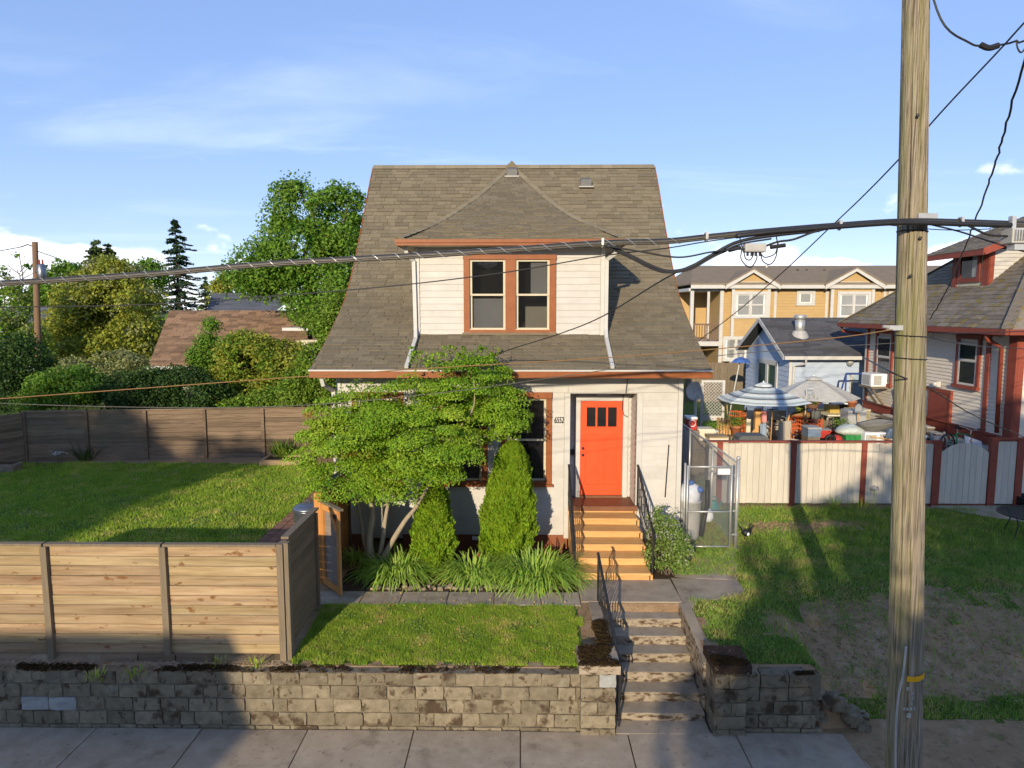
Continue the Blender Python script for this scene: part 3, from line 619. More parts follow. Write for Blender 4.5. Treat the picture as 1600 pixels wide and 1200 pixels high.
# ------------------------------------------------------------------ front fence
def hboards(par, a, b, z0, n, bh, m, face, th=.022, gap=.009, seed=0, name='board'):
    """n horizontal boards between plan points a and b"""
    a, b = Vector((a[0], a[1], 0)), Vector((b[0], b[1], 0)); d = b-a; L = d.length; ang = math.atan2(d.y, d.x); g = random.Random(seed); c = (a+b)/2
    for i in range(n):
        piece(name, 'box', m, par, (c.x+g.uniform(-.002, .002), c.y+g.uniform(-.003, .003), z0+bh*(i+.5)), (L, th, bh-gap), (g.uniform(-.01, .01), g.uniform(-.0025, .0025), ang))
ff = thing('wood_fence', 'sunlit tan horizontal board fence along the top of the block wall', 'fence', (-6, 9.4, .9))
px_ = [-10.2, -8.52, -6.82, -5.11, -3.46]
for i, (a, b) in enumerate(zip(px_, px_[1:])): hboards(ff, (a+.03, 9.41), (b-.03, 9.41), .94, 11, .1455, 'fence_new', 0, seed=i)
for x in px_[:-1]: bx('post', 'fence_post', ff, x-.045, x+.045, 9.34, 9.45, .75, 2.545)
bx('post', 'fence_post', ff, -3.47, -3.38, 9.33, 9.45, .75, 2.60)
bx('post', 'fence_post', ff, -3.375, -3.31, 9.36, 9.46, .75, 2.61)
for a, b in zip(px_, px_[1:]): bx('cap_rail', 'fence_post', ff, a+.002, b-.03, 9.36, 9.46, 2.548, 2.585)
for i in range(3): piece('board', 'box', 'fence_dark', ff, (-5.8+i*.55, 9.33, .91), (.52, .05, .08), (0, .02*(i-1), 0))
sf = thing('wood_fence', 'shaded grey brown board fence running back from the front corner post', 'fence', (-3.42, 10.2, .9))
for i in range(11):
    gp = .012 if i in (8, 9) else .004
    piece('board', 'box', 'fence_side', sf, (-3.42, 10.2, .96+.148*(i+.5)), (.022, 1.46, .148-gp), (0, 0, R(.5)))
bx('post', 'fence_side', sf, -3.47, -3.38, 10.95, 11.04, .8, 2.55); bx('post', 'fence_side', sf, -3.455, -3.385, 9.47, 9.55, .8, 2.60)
bx('cap_rail', 'fence_post', sf, -3.48, -3.37, 9.57, 11.06, 2.60, 2.635)
# fence panel between the gate and the house, with its cedar gate post
gf = thing('wood_fence', 'short cedar fence panel between the open gate and the house corner', 'fence', (-3.6, 12.9, .9))
for i in range(11):
    piece('board', 'box', 'cedar', gf, (-3.62, 12.95, .98+.15*(i+.5)), (.022, 1.95, .15-(.012 if i > 7 else .004)))
bx('post', 'cedar', gf, -3.69, -3.56, 11.84, 11.96, .8, 2.66); bx('post', 'fence_side', gf, -3.66, -3.57, 13.85, 13.95, .8, 2.6)
bx('cap_rail', 'fence_post', gf, -3.69, -3.54, 11.98, 13.93, 2.64, 2.675)
gl = thing('garden_gate', 'open cedar gate leaf with grey boards beside the path', 'gate', (-3.5, 11.8, .98))
h0, h1 = Vector((-3.54, 11.84, 0)), Vector((-3.06, 11.27, 0)); dv = (h1-h0); ga = math.atan2(dv.y, dv.x); gm = (h0+h1)/2; nrm = Vector((-dv.y, dv.x, 0)).normalized()
if nrm.y > 0: nrm = -nrm
zb_, zt_ = 1.02, 2.50
for i in range(9): piece('board', 'box', 'cedar_grey', gl, (gm.x, gm.y, zb_+.16*(i+.5)), (dv.length-.06, .02, .156), (0, 0, ga))
for p_, nme in ((h0+dv*.09, 'stile'), (h0+dv*.93, 'stile')):
    q = p_+nrm*.028; piece(nme, 'box', 'cedar', gl, (q.x, q.y, (zb_+zt_)/2), (.095, .035, zt_-zb_), (0, 0, ga))
for z in (zt_-.05, zb_+.06):
    q = gm+nrm*.028; piece('rail', 'box', 'cedar', gl, (q.x, q.y, z), (dv.length*.74, .034, .10), (0, 0, ga))
mb = MB(); q0 = h0+dv*.6+nrm*.045; q1 = h0+dv*.9+nrm*.045; mb.beam((q0.x, q0.y, zt_-.10), (q1.x, q1.y, zt_-.36), .02, .09); mb.obj('brace', 'cedar', gl)
piece('top_rail', 'box', 'fence_post', gl, (gm.x, gm.y, zt_+.02), (dv.length+.02, .09, .035), (0, 0, ga))
q = h0+dv*.88+nrm*.06; MB().box(q.x-.04, q.x+.04, q.y-.01, q.y+.01, zt_-.10, zt_-.06).torus((q.x, q.y-.015, zt_-.1), .03, .008, (0, 1, 0), 10, 5).obj('latch', 'iron', gl)
# ------------------------------------------------------------------ back fence
bf = thing('wood_fence', 'weathered dark board fence along the back of the lawn', 'fence', (-11, 22, 1))
pa = [Vector((-15.95, 21.5, 0)), Vector((-14.1, 21.75, 0)), Vector((-12.3, 21.98, 0)), Vector((-10.45, 22.2, 0)), Vector((-8.6, 22.42, 0)), Vector((-6.75, 22.64, 0)), Vector((-4.9, 22.86, 0)), Vector((-3.6, 23.0, 0))]
for i, (a, b) in enumerate(zip(pa, pa[1:])):
    hboards(bf, a, b, 1.02, 11, .147, 'fence_dark', 0, seed=20+i)
for p_ in pa[:-1]: bx('post', 'fence_dark', bf, p_.x-.05, p_.x+.05, p_.y-.07, p_.y-.012, .9, 2.66)
for a, b in zip(pa, pa[1:]):
    d = b-a; piece('cap_rail', 'box', 'fence_dark', bf, ((a.x+b.x)/2, (a.y+b.y)/2, 2.665), (d.length-.01, .1, .04), (0, 0, math.atan2(d.y, d.x)))
lf = thing('wood_fence', 'weathered side fence meeting the back fence in its far corner', 'fence', (-17, 20.8, 1))
la = [Vector((-15.98, 21.42, 0)), Vector((-16.6, 20.3, 0)), Vector((-17.5, 18.7, 0)), Vector((-18.4, 17.0, 0)), Vector((-19.3, 15.2, 0))]
for i, (a, b) in enumerate(zip(la, la[1:])): hboards(lf, a, b, 1.02, 11, .147, 'fence_dark', 0, seed=40+i)
for p_ in la[1:]: bx('post', 'fence_dark', lf, p_.x+.015, p_.x+.10, p_.y-.05, p_.y+.05, .9, 2.7)
# ------------------------------------------------------------------ the main house
XL, XR, YF, XC = -3.82, 3.34, 14.0, -.24          # front wall
EL, ER = -4.17, 3.74                              # roof edges
hs = thing('house', 'white wooden house with bell-curved brown roof and orange front door', 'house', (XC, YF, .95))
PROF = [(13.43, 4.72), (14.0, 4.97), (14.6, 5.24), (15.4, 5.65), (16.3, 6.17), (17.15, 6.92), (17.95, 7.79), (18.65, 8.6), (19.25, 9.33), (19.81, 9.94)]
def catmull(pts, n=12):
    out = []; p = [Vector(q) for q in pts]; p = [p[0]*2-p[1]]+p+[p[-1]*2-p[-2]]
    for i in range(1, len(p)-2):
        for k in range(n):
            t = k/n; out.append(.5*((2*p[i])+(-p[i-1]+p[i+1])*t+(2*p[i-1]-5*p[i]+4*p[i+1]-p[i+2])*t*t+(-p[i-1]+3*p[i]-3*p[i+1]+p[i+2])*t**3))
    out.append(p[-2]); return out
class Curve:
    def __init__(s, pts):
        s.p = catmull([Vector(q) for q in pts]); s.s = [0]
        for a, b in zip(s.p, s.p[1:]): s.s.append(s.s[-1]+(b-a).length)
        s.L = s.s[-1]
    def at(s, d):
        d = max(0, min(s.L, d)); i = int(np.searchsorted(s.s, d)); i = max(1, min(i, len(s.p)-1))
        t = (d-s.s[i-1])/(s.s[i]-s.s[i-1]); q = s.p[i-1].lerp(s.p[i], t); d_ = (s.p[i]-s.p[i-1]).normalized(); return q, d_
    def z(s, y):
        return float(np.interp(y, [q[0] for q in s.p], [q[1] for q in s.p]))
RC = Curve(PROF)
DPROF = [(14.36, 7.36), (15.2, 7.58), (16.2, 7.93), (17.2, 8.38), (18.2, 8.92), (19.2, 9.53), (19.98, 10.04)]
DC = Curve(DPROF)
def onto_dormer(u, v):
    for y in np.arange(14.36, 20.1, .01):
        p = P(u, v, float(y))
        if p.z <= DC.z(float(y)): return p
    return P(u, v, 19.98)
hipR = [onto_dormer(*q) for q in ((800, 258), (827, 283), (857, 310), (883, 330), (913, 347), (940, 358))]
hipL = [onto_dormer(*q) for q in ((800, 258), (770, 284), (740, 310), (720, 323), (700, 337), (667, 355))]
DEL, DER, DEY = -2.56, 2.13, 14.36
yR = [DEY]+[p.y for p in hipR[::-1]]; xR = [DER]+[p.x for p in hipR[::-1]]
yL = [DEY]+[p.y for p in hipL[::-1]]; xL = [DEL]+[p.x for p in hipL[::-1]]
def hx(y, side): return float(np.interp(y, yR, xR)) if side > 0 else float(np.interp(y, yL, xL))
DWL, DWR, DWY = -2.28, 1.80, 14.85                 # dormer front wall
# walls: core boxes with openings left by recessed parts
core = MB()
def holed(mb, x0, x1, y0, y1, z0, z1, hol):
    hol = sorted(hol); x = x0
    for a, b, c, d in hol:
        mb.box(x, a, y0, y1, z0, z1); mb.box(a, b, y0, y1, z0, c); mb.box(a, b, y0, y1, d, z1); x = b
    mb.box(x, x1, y0, y1, z0, z1)
WZ0, WZ1 = 2.29, 4.22
WINS = [(-3.50, -2.45), (-1.75, -.70), (-.40, .64)]
holed(core, XL+.01, 1.02, YF+.03, YF+.2, 1.1, 4.62, [(a+.06, b-.06, WZ0+.03, WZ1-.06) for a, b in WINS]); core.box(2.40, XR-.01, YF+.03, YF+.2, 1.1, 4.62); core.box(1.02, 2.40, YF+.03, YF+.2, 4.2, 4.62)
core.box(XL+.01, XL+.2, YF+.2, 25.4, 1.1, 4.62); core.box(XR-.2, XR-.01, YF+.2, 25.4, 1.1, 4.62); core.box(XL+.01, XR-.01, 25.4, 25.6, 1.1, 4.62)
for x in (XL+.02, XR-.14):                          # gable ends under the roof
    pts = [(x, 14.2, 4.6)]+[(x, q[0], q[1]-.12) for q in RC.p if q[0] > 14.2]; pts += [(x, 2*19.81-q[0], q[1]-.12) for q in RC.p[::-1] if q[0] > 14.2 and q[0] < 19.8]+[(x, 25.4, 4.6)]
    core.prism(pts, (.12, 0, 0))
wall = core.obj('wall', 'white_siding', hs)
found = MB().box(-2.5, .98, YF+.01, YF+.18, .4, 1.18).box(XL+.05, -3.3, YF+.01, YF+.18, .4, 1.18).box(-3.3, -2.5, YF+.4, YF+.5, .4, 1.18); found.box(2.44, XR-.05, YF+.05, YF+.18, .6, 1.14); found.box(XR-.18, XR-.05, YF+.18, 25.3, .6, 1.14); found.box(XL+.05, XL+.18, YF+.18, 25.3, .6, 1.14); found.obj('foundation', 'foundation', hs)
# siding boards, cut round the openings
def siding(par, x0, x1, yf, z0, z1, holes, ex=.137, th=.020, name='siding_board', m='white_siding'):
    n = int(round((z1-z0)/ex)); ex = (z1-z0)/n
    for i in range(n):
        a, b = z0+i*ex, z0+(i+1)*ex; segs = [(x0, x1)]
        for hx0, hx1, hz0, hz1 in holes:
            if hz0 < (a+b)/2 < hz1:
                new = []
                for s0, s1 in segs:
                    if hx1 <= s0 or hx0 >= s1: new.append((s0, s1)); continue
                    if hx0 > s0: new.append((s0, hx0))
                    if hx1 < s1: new.append((hx1, s1))
                segs = new
        for s0, s1 in segs:
            if s1-s0 > .03: piece(name, 'lap', m, par, ((s0+s1)/2, yf+.028, (a+b)/2), (s1-s0-.004, th, ex-.002))
holes = [(a-.0, b+.0, WZ0, WZ1) for a, b in WINS]
siding(wall, XL+.10, .90, YF, 1.19, 4.20, holes)
siding(wall, 2.52, XR-.10, YF, 1.14, 4.20, [])
siding(wall, XL+.10, -.82, YF, 4.22, 4.62, [], ex=.20); siding(wall, -.81, .98, YF, 4.22, 4.62, [], ex=.20); siding(wall, .985, 2.2, YF, 4.22, 4.62, [], ex=.20); siding(wall, 2.205, XR-.10, YF, 4.22, 4.62, [], ex=.20)
for x0, x1, z1 in ((XL, XL+.095, 4.62), (XR-.095, XR, 4.62), (.905, 1.02, 4.2), (2.40, 2.515, 4.2)):
    bx('corner_board', 'white_paint', wall, x0, x1, YF-.012, YF+.03, 1.12, z1)
# side walls: lapped boards as one relief each
def lap_wall(par, axis, c, a0, a1, z0, z1, ex, m, name, face):
    """lapped siding as one relief mesh on plane axis=c; face = outward direction sign"""
    mb = MB(); n = int((z1-z0)/ex)
    for i in range(n):
        za, zb = z0+i*ex, z0+(i+1)*ex; t0, t1 = .026*face, .003*face
        if axis == 'x': mb.add([(c+t0, a0, za), (c+t0, a1, za), (c+t1, a1, zb), (c+t1, a0, zb), (c, a0, za), (c, a1, za)], [(0, 1, 2, 3), (4, 5, 1, 0)])
        else: mb.add([(a0, c+t0, za), (a1, c+t0, za), (a1, c+t1, zb), (a0, c+t1, zb), (a0, c, za), (a1, c, za)], [(0, 1, 2, 3), (4, 5, 1, 0)])
    return mb.obj(name, m, par)
o = lap_wall(wall, 'x', XR-.01, YF+.05, 25.4, 1.14, 4.6, .137, 'white_siding', 'siding_relief', 1)
o = lap_wall(wall, 'x', XL+.01, YF+.05, 25.4, 1.14, 4.6, .137, 'white_siding', 'siding_relief', -1)
# double-hung window: casing, sashes, panes, dark room behind
def dh_window(par, x0, x1, z0, z1, yf, cas=.11, casm='brown_trim', sashm='sash_cream', back='room_dark', pane='window_glass', sill=True, mulls=None, name='window', depth=.10, label=None, top_w=.13):
    w = MB().box(x0+.03, x1-.03, yf+.55, yf+.57, z0-.1, z1+.1).box(x0+.01, x0+.03, yf+.21, yf+.55, z0-.1, z1+.1).box(x1-.03, x1-.01, yf+.21, yf+.55, z0-.1, z1+.1).box(x0+.03, x1-.03, yf+.21, yf+.55, z0-.12, z0-.1).box(x0+.03, x1-.03, yf+.21, yf+.55, z1+.1, z1+.12).obj(name, back, par)
    if label: w['label'] = label
    bx('casing', casm, w, x0, x0+cas, yf-.03, yf+.03, z0+.002, z1-top_w-.002); bx('casing', casm, w, x1-cas, x1, yf-.03, yf+.03, z0+.002, z1-top_w-.002)
    bx('casing', casm, w, x0-.01, x1+.01, yf-.034, yf+.03, z1-top_w, z1); bx('casing', casm, w, x0+cas+.002, x1-cas-.002, yf-.03, yf+.03, z0, z0+.06)
    if sill: bx('sill', casm, w, x0-.03, x1+.03, yf-.075, yf+.03, z0-.05, z0-.002)
    ins = [(x0+cas, x1-cas)]
    if mulls:
        mx0, mx1 = mulls; ins = [(x0+cas, mx0), (mx1, x1-cas)]; bx('mullion', casm, w, mx0, mx1, yf-.028, yf+.03, z0+.062, z1-top_w-.002)
    za, zb = z0+.06, z1-top_w; zm = (za+zb)/2; f = .052
    for a, b in ins:
        for s0, s1, dy in ((zm-.02, zb, .0), (za, zm+.02, .03)):
            y = yf+.015+dy if dy else yf+.015
            mb = MB(); mb.box(a+.004, a+f, y, y+.028, s0, s1); mb.box(b-f, b-.004, y, y+.028, s0, s1); mb.box(a+f, b-f, y, y+.028, s1-f*.8, s1); mb.box(a+f, b-f, y, y+.028, s0, s0+f*.8)
            mb.obj('sash', sashm, w); MB().box(a+f-.004, b-f+.004, y+.012, y+.018, s0+f*.7, s1-f*.7).obj('pane', pane, w)
    return w
for i, (a, b) in enumerate(WINS): dh_window(hs, a, b, WZ0, WZ1, YF)
# porch recess
YB = 14.63
bx('porch_floor', 'porch_floor', hs, .99, 2.43, 13.9, YB+.1, 1.74, 1.84)
pw = MB().box(1.02, 2.40, YB+.03, YB+.15, 1.84, 4.2).box(.97, 1.018, YF+.2, YB+.1, 1.84, 4.2).box(2.402, 2.45, YF+.2, YB+.1, 1.84, 4.2).box(1.02, 2.40, YF+.05, YB+.1, 4.19, 4.25).obj('porch_wall', 'white_siding', hs)
DX0, DX1, DZ0, DZ1 = 1.29, 2.205, 1.86, 3.96
siding(pw, 1.03, 2.39, YB, 1.86, 4.19, [(DX0-.12, DX1+.12, 1.7, DZ1+.13)])
lap_wall(pw, 'x', 2.40, YF+.05, YB, 1.86, 4.18, .137, 'white_siding', 'siding_relief', -1)
dr = MB().box(DX0, DX1, YB-.0, YB+.03, DZ0, DZ1).obj('door', 'door_orange', hs, label='orange panelled front door with three small panes')
for x0, x1, z0, z1 in ((DX0-.11, DX0-.004, DZ0-.02, DZ1+.004), (DX1+.004, DX1+.11, DZ0-.02, DZ1+.004), (DX0-.11, DX1+.11, DZ1+.006, DZ1+.11)): bx('door_casing', 'white_paint', dr, x0, x1, YB-.035, YB+.03, z0, z1)
bx('threshold', 'porch_floor', dr, DX0, DX1, YB-.08, YB+.02, DZ0-.02, DZ0+.03)
st_ = .115
for x0, x1, z0, z1 in ((DX0+.003, DX0+st_, DZ0+.032, DZ1-.003), (DX1-st_, DX1-.003, DZ0+.032, DZ1-.003), (DX0+st_, DX1-st_, DZ1-.12, DZ1-.003), (DX0+st_, DX1-st_, 3.22, 3.38), (DX0+st_, DX1-st_, DZ0+.032, 2.12), ((DX0+DX1)/2-.055, (DX0+DX1)/2+.055, 2.12, 3.22)):
    bx('door_rail', 'door_orange', dr, x0, x1, YB-.022, YB-.001, z0, z1)
w3 = (DX1-DX0-2*st_)/3
for i in range(3):
    a = DX0+st_+i*w3; bx('pane', 'dark_glass', dr, a+.022, a+w3-.022, YB-.006, YB-.002, 3.40, DZ1-.14)
    for xx in (a, a+w3-.02): bx('muntin', 'door_orange', dr, xx, xx+.02, YB-.0215, YB-.001, 3.381, DZ1-.121)
for z in (2.78, 2.93): MB().ball((DX0+.055, YB-.05, z), .03, 10, 6).tube([(DX0+.055, YB-.03, z), (DX0+.055, YB-.005, z)], .022, 8).obj('knob', 'iron', dr, smooth=True)
lt = bx('porch_light', 'white_paint', hs, 1.62, 1.92, YB-.14, YB-.035, 4.09, 4.16); MB().box(1.60, 1.945, YB-.15, YB-.03, 4.162, 4.185).obj('light_base', 'plastic_grey', hs)
MB().box(1.05, 1.20, YB-.03, YB+.0, 2.78, 2.90).obj('mailbox', 'iron', hs)
mb = MB(); mb.tube([(2.21, YF-.02, 4.62), (2.17, YF-.03, 4.35), (2.16, YF-.03, 4.22)], .008, 5); mb.tube([(2.16, YF-.02, 4.22), (2.2, YB-.05, 4.1), (2.18, YB-.05, 3.8), (2.22, YB-.06, 3.66), (2.30, YB-.06, 3.62)], .008, 5); mb.obj('loose_wire', 'cable_black', hs)
c = P(874, 657, YF-.03); text('house_number', '6552', .185, 'black_paint', hs, (c.x-.01, YF-.012, c.z), shear=.2, sx=.55, depth=.006)
MB().tube([P(1039, 777, 13.95), P(1045, 695, 13.97)], .012, 6).obj('hose_pole', 'iron', hs)
# ---------------------------------------------------------------- roof
under = MB()
ys = [q for q in RC.p]; n = len(ys)
for side in (0, 1):
    f = (lambda q: q[0]) if side == 0 else (lambda q: 2*19.81-q[0])
    v = []
    for q in ys: v += [(EL, f(q), q[1]), (ER, f(q), q[1]), (EL, f(q), q[1]-.09), (ER, f(q), q[1]-.09)]
    fs = []
    for i in range(n-1):
        a, b = 4*i, 4*i+4; fs += [(a, a+1, b+1, b), (a+2, b+2, b+3, a+3), (a, b, b+2, a+2), (a+1, a+3, b+3, b+1)]
    fs.append((0, 2, 3, 1)); under.add(v, fs)
roof = under.obj('roof', 'shingle', hs)
SH = []          # (corner list) of every shingle: main slope and dormer front
gs = random.Random(7)
def shingle_quadbox(o_, ux, uy, un, w, l, t):
    """thin wedge: lower edge thick, upper edge thin"""
    p = []
    for (a, b, h) in ((0, 0, t), (w, 0, t), (w, l, .003), (0, l, .003), (0, 0, -.004), (w, 0, -.004)): p.append(o_+ux*a+uy*b+un*h)
    return p
SHF = [(0, 1, 2, 3), (4, 5, 1, 0), (0, 3, 4), (1, 5, 2)]
def rows(curve, xfun, exposure, target, skip=None):
    s = 0.0; i = 0
    while s < curve.L-.02:
        q, d = curve.at(s+.02); un = Vector((0, -d[1], d[0])); uy = Vector((0, d[0], d[1])); y, z = curve.at(s)[0]
        x0, x1 = xfun(y, curve.at(min(curve.L, s+exposure))[0][0]); x = x0-gs.random()*.3
        while x < x1-.02:
            w = gs.choice((.16, .2, .24, .3, .34, .42)); a, b = max(x, x0), min(x+w, x1)
            if b-a > .02 and not (skip and skip((a+b)/2, y)):
                t = gs.choice((.012, .018, .024, .03)); target.append((shingle_quadbox(Vector((a+.003, y, z)), Vector((1, 0, 0)), uy, un, b-a-.006, min(exposure+.03, curve.L-s), t), y, b-a))
            x += w
        s += exposure; i += 1
def main_skip(x, y):
    if y < 14.9: return False
    if y >= DEY and y < 19.9 and hx(y, -1)+.12 < x < hx(y, 1)-.12 and DC.z(y) > RC.z(y)+.15: return True
    return DWL+.1 < x < DWR-.1 and y < 18.0
SM, SD = [], []
rows(RC, lambda y, y2: (EL-.02, ER+.02), .138, SM, main_skip)
rows(DC, lambda y, y2: (hx(y, -1), hx(y, 1)), .138, SD)
def lay(sh, par, keep):
    """the widest, nearest shingles as single pieces, the rest as one part"""
    sh = sorted(sh, key=lambda q: q[1]-q[2]*2.0)
    for p, y, w in sh[:keep]:
        me = bpy.data.meshes.new('shingle'); c0 = p[0]; me.from_pydata([tuple(v-c0) for v in p], [], SHF); me.materials.append(MATS['shingle']); me.update()
        o = bpy.data.objects.new('shingle', me); o.location = c0-off(par); COL.objects.link(o); o.parent = par
    mb = MB()
    for p, y, w in sh[keep:]: mb.add(p, SHF)
    if mb.v: mb.obj('shingles_beyond', 'shingle', par)['kind'] = 'stuff'
lay(SM, roof, 300)
# ridge caps
for i in range(27):
    a = EL-.01+i*.293; MB().prism([(a, 19.68, 9.86), (a, 19.81, 9.985), (a, 19.94, 9.86), (a, 19.81, 9.955)], (.30, 0, 0)).obj('ridge_cap', 'ridge_shingle', roof)
# rake boards and eave: soffit, brown fascia, white drip edge
for x, s in ((EL, -1), (ER, 1)):
    mb = MB(); pts = [Vector((x+s*.012, q[0], q[1]-.075)) for q in RC.p[::3]]+[Vector((x+s*.012, 19.81, 9.86))]
    for a, b in zip(pts, pts[1:]): mb.beam(a, b, .022, .15)
    pts = [Vector((x+s*.012, 2*19.81-q[0], q[1]-.075)) for q in RC.p[::3]]
    for a, b in zip(pts, pts[1:]): mb.beam(a, b, .022, .15)
    mb.obj('rake_board', 'brown_trim', hs)
bx('fascia', 'brown_trim', hs, EL-.02, ER+.02, 13.39, 13.428, 4.575, 4.705); bx('drip_edge', 'white_paint', hs, EL-.03, ER+.03, 13.375, 13.46, 4.706, 4.735)
bx('soffit', 'wall_cream', hs, EL+.01, ER-.01, 13.43, YF+.1, 4.565, 4.60)
# ---------------------------------------------------------------- dormer
W0, W1, WB, WT = P(725, 520, DWY), P(868, 520, DWY), P(800, 521, DWY).z, P(800, 398, DWY).z
dw = MB(); holed(dw, DWL+.01, DWR-.01, DWY+.03, DWY+.15, 5.2, 7.3, [(W0.x+.06, W1.x-.06, WB+.05, WT-.06)])
for x in (DWL+.01, DWR-.13): dw.prism([(x, DWY+.15, 5.3), (x, DWY+.15, 7.28), (x, 17.5, 7.28), (x, 17.45, 7.1), (x, 16.4, 6.1), (x, 15.4, 5.5)], (.12, 0, 0))
dwall = dw.obj('dormer_wall', 'white_siding', hs)
W0, W1, WB, WT = P(725, 520, DWY), P(868, 520, DWY), P(800, 521, DWY).z, P(800, 398, DWY).z
DM = (P(790, 460, DWY).x, P(806, 460, DWY).x)
siding(dwall, DWL+.09, DWR-.09, DWY, 5.34, 7.02, [(W0.x, W1.x, WB-.1, WT)], ex=.136)
siding(dwall, DWL+.09, DWR-.09, DWY, 7.022, 7.28, [], ex=.13)
for x0, x1 in ((DWL, DWL+.088), (DWR-.088, DWR)): bx('corner_board', 'white_paint', dwall, x0, x1, DWY-.014, DWY+.03, 5.33, 7.28)
lap_wall(dwall, 'x', DWL+.01, DWY+.03, 16.2, 5.4, 7.25, .136, 'white_siding', 'siding_relief', -1); lap_wall(dwall, 'x', DWR-.01, DWY+.03, 16.2, 5.4, 7.25, .136, 'white_siding', 'siding_relief', 1)
dwin = dh_window(hs, W0.x, W1.x, WB+.02, WT, DWY, cas=.13, mulls=DM, back='room_dark', pane='window_glass', sill=False, top_w=.10)
bx('sill', 'fence_post', dwin, W0.x-.03, W1.x+.03, DWY-.07, DWY+.03, WB-.03, WB+.018)
for x0, x1 in ((W0.x+.002, DM[0]), (DM[1], W1.x-.002)): bx('casing', 'sash_cream', dwin, x0, x1, DWY-.028+.0, DWY+.02, WB+.019, WB+.10)
a = P(833, 410, DWY+.1); b = P(857, 458, DWY+.1); bx('blind', 'room_grey', dwin, a.x-.05, b.x+.03, DWY+.10, DWY+.11, b.z-.02, a.z+.02)
a = P(736, 465, DWY+.1); b = P(787, 508, DWY+.1); bx('screen', 'room_grey', dwin, a.x-.0, b.x, DWY+.13, DWY+.14, b.z-.05, a.z-.02)
a = P(821, 479, DWY+.1); b = P(857, 512, DWY+.1); bx('paper_shade', 'cream_board', dwin, a.x, b.x+.02, DWY+.09, DWY+.098, b.z-.05, a.z)
# dormer roof: curved front, hips, side slopes that run back to the main roof
mb = MB(); yy = list(np.linspace(DEY, 19.9, 24))
fr = []
for y in yy:
    z = DC.z(y); zm = RC.z(min(y, 19.8)); xl, xr = hx(y, -1), hx(y, 1)
    zl = max(7.36, min(zm-.02, z)); k = max(0., (z-zl)/.8)
    ol = max(DEL, xl-k) if zm > 7.36 else DEL; orr = min(DER, xr+k) if zm > 7.36 else DER
    fr.append([(min(ol, xl), y, zl), (xl, y, z), (xr, y, z), (max(orr, xr), y, zl)])
for a, b in zip(fr, fr[1:]):
    for i in range(3): mb.add([a[i], a[i+1], b[i+1], b[i]], [(0, 1, 2, 3)])
drf = mb.obj('dormer_roof', 'shingle', hs)
lay(SD, drf, 110)
for side, hp in ((-1, hipL), (1, hipR)):
    pts = [Vector((DEL if side < 0 else DER, DEY, 7.38))]+[p for p in hp[::-1]]; cv = catmull(pts, 10)
    acc = [cv[0]]
    for p in cv[1:]:
        if (p-acc[-1]).length > .28: acc.append(p)
    I, O, U = Vector((-side*.13, 0, 0)), Vector((side*.07, .0, -.045)), Vector((0, -.012, .026))
    for a, b in zip(acc, acc[1:]):
        e = b+(b-a)*.1; q = [a+I+U, a+U*1.6, a+O+U, e+I+U*.6, e+U*1.0, e+O+U*.6]; q += [v_-U*.9 for v_ in q[:3]]
        MB().add(q, [(0, 1, 4, 3), (1, 2, 5, 4), (6, 7, 1, 0), (7, 8, 2, 1)]).obj('hip_cap', 'ridge_shingle', drf)
ap = P(800, 257, 19.95); MB().prism([(ap.x-.22, 19.7, 9.86), (ap.x, 19.6, 10.06), (ap.x+.22, 19.7, 9.86)], (0, .35, 0)).obj('ridge_cap', 'ridge_shingle', drf)
bx('fascia', 'brown_trim', hs, DEL-.03, DER+.03, DEY-.05, DEY-.004, 7.235, 7.345); bx('fascia', 'brown_trim', hs, DEL-.03, DEL+.012, DEY-.002, 17.2, 7.235, 7.345); bx('fascia', 'brown_trim', hs, DER-.012, DER+.03, DEY-.002, 17.2, 7.235, 7.345)
bx('soffit', 'wall_cream', hs, DEL+.013, DER-.013, DEY, DWY+.03, 7.245, 7.27); bx('soffit', 'wall_cream', hs, DEL+.013, DWL+.01, DWY+.032, 17.3, 7.245, 7.27); bx('soffit', 'wall_cream', hs, DWR-.01, DER-.013, DWY+.032, 17.3, 7.245, 7.27)
bx('gutter_lip', 'brown_trim', hs, DEL-.05, DER+.05, DEY-.075, DEY-.052, 7.29, 7.36)
# downspouts
def spout(pts, w=.075):
    mb = MB()
    for a, b in zip(pts, pts[1:]): mb.beam(a, b+(b-a).normalized()*w*.35, w, w*.75, up=(0, 1, .2))
    mb.obj('downspout', 'white_paint', hs)
zr = lambda y: RC.z(y)+.07
spout([Vector((DEL+.12, DWY-.25, 7.24)), Vector((DEL+.14, DWY-.22, 7.10)), Vector((DWL-.02, DWY-.06, 6.95)), Vector((DWL+.0, DWY-.06, 5.50)), Vector((DWL+.03, 14.6, zr(14.6))), Vector((DWL+.02, 13.42, zr(13.45)))])
spout([Vector((DER-.12, DWY-.25, 7.24)), Vector((DER-.14, DWY-.22, 7.10)), Vector((DWR+.03, DWY-.06, 6.98)), Vector((DWR+.03, DWY-.06, 5.50)), Vector((DWR+.02, 14.6, zr(14.6))), Vector((DWR+.0, 13.42, zr(13.45)))])
spout([Vector((-3.98, 13.5, 4.58)), Vector((-3.96, 13.55, 4.42)), Vector((-3.86, 13.93, 4.25)), Vector((-3.86, 13.95, 1.1))])
plain('vent_grey', (.13, .125, .115), .6)
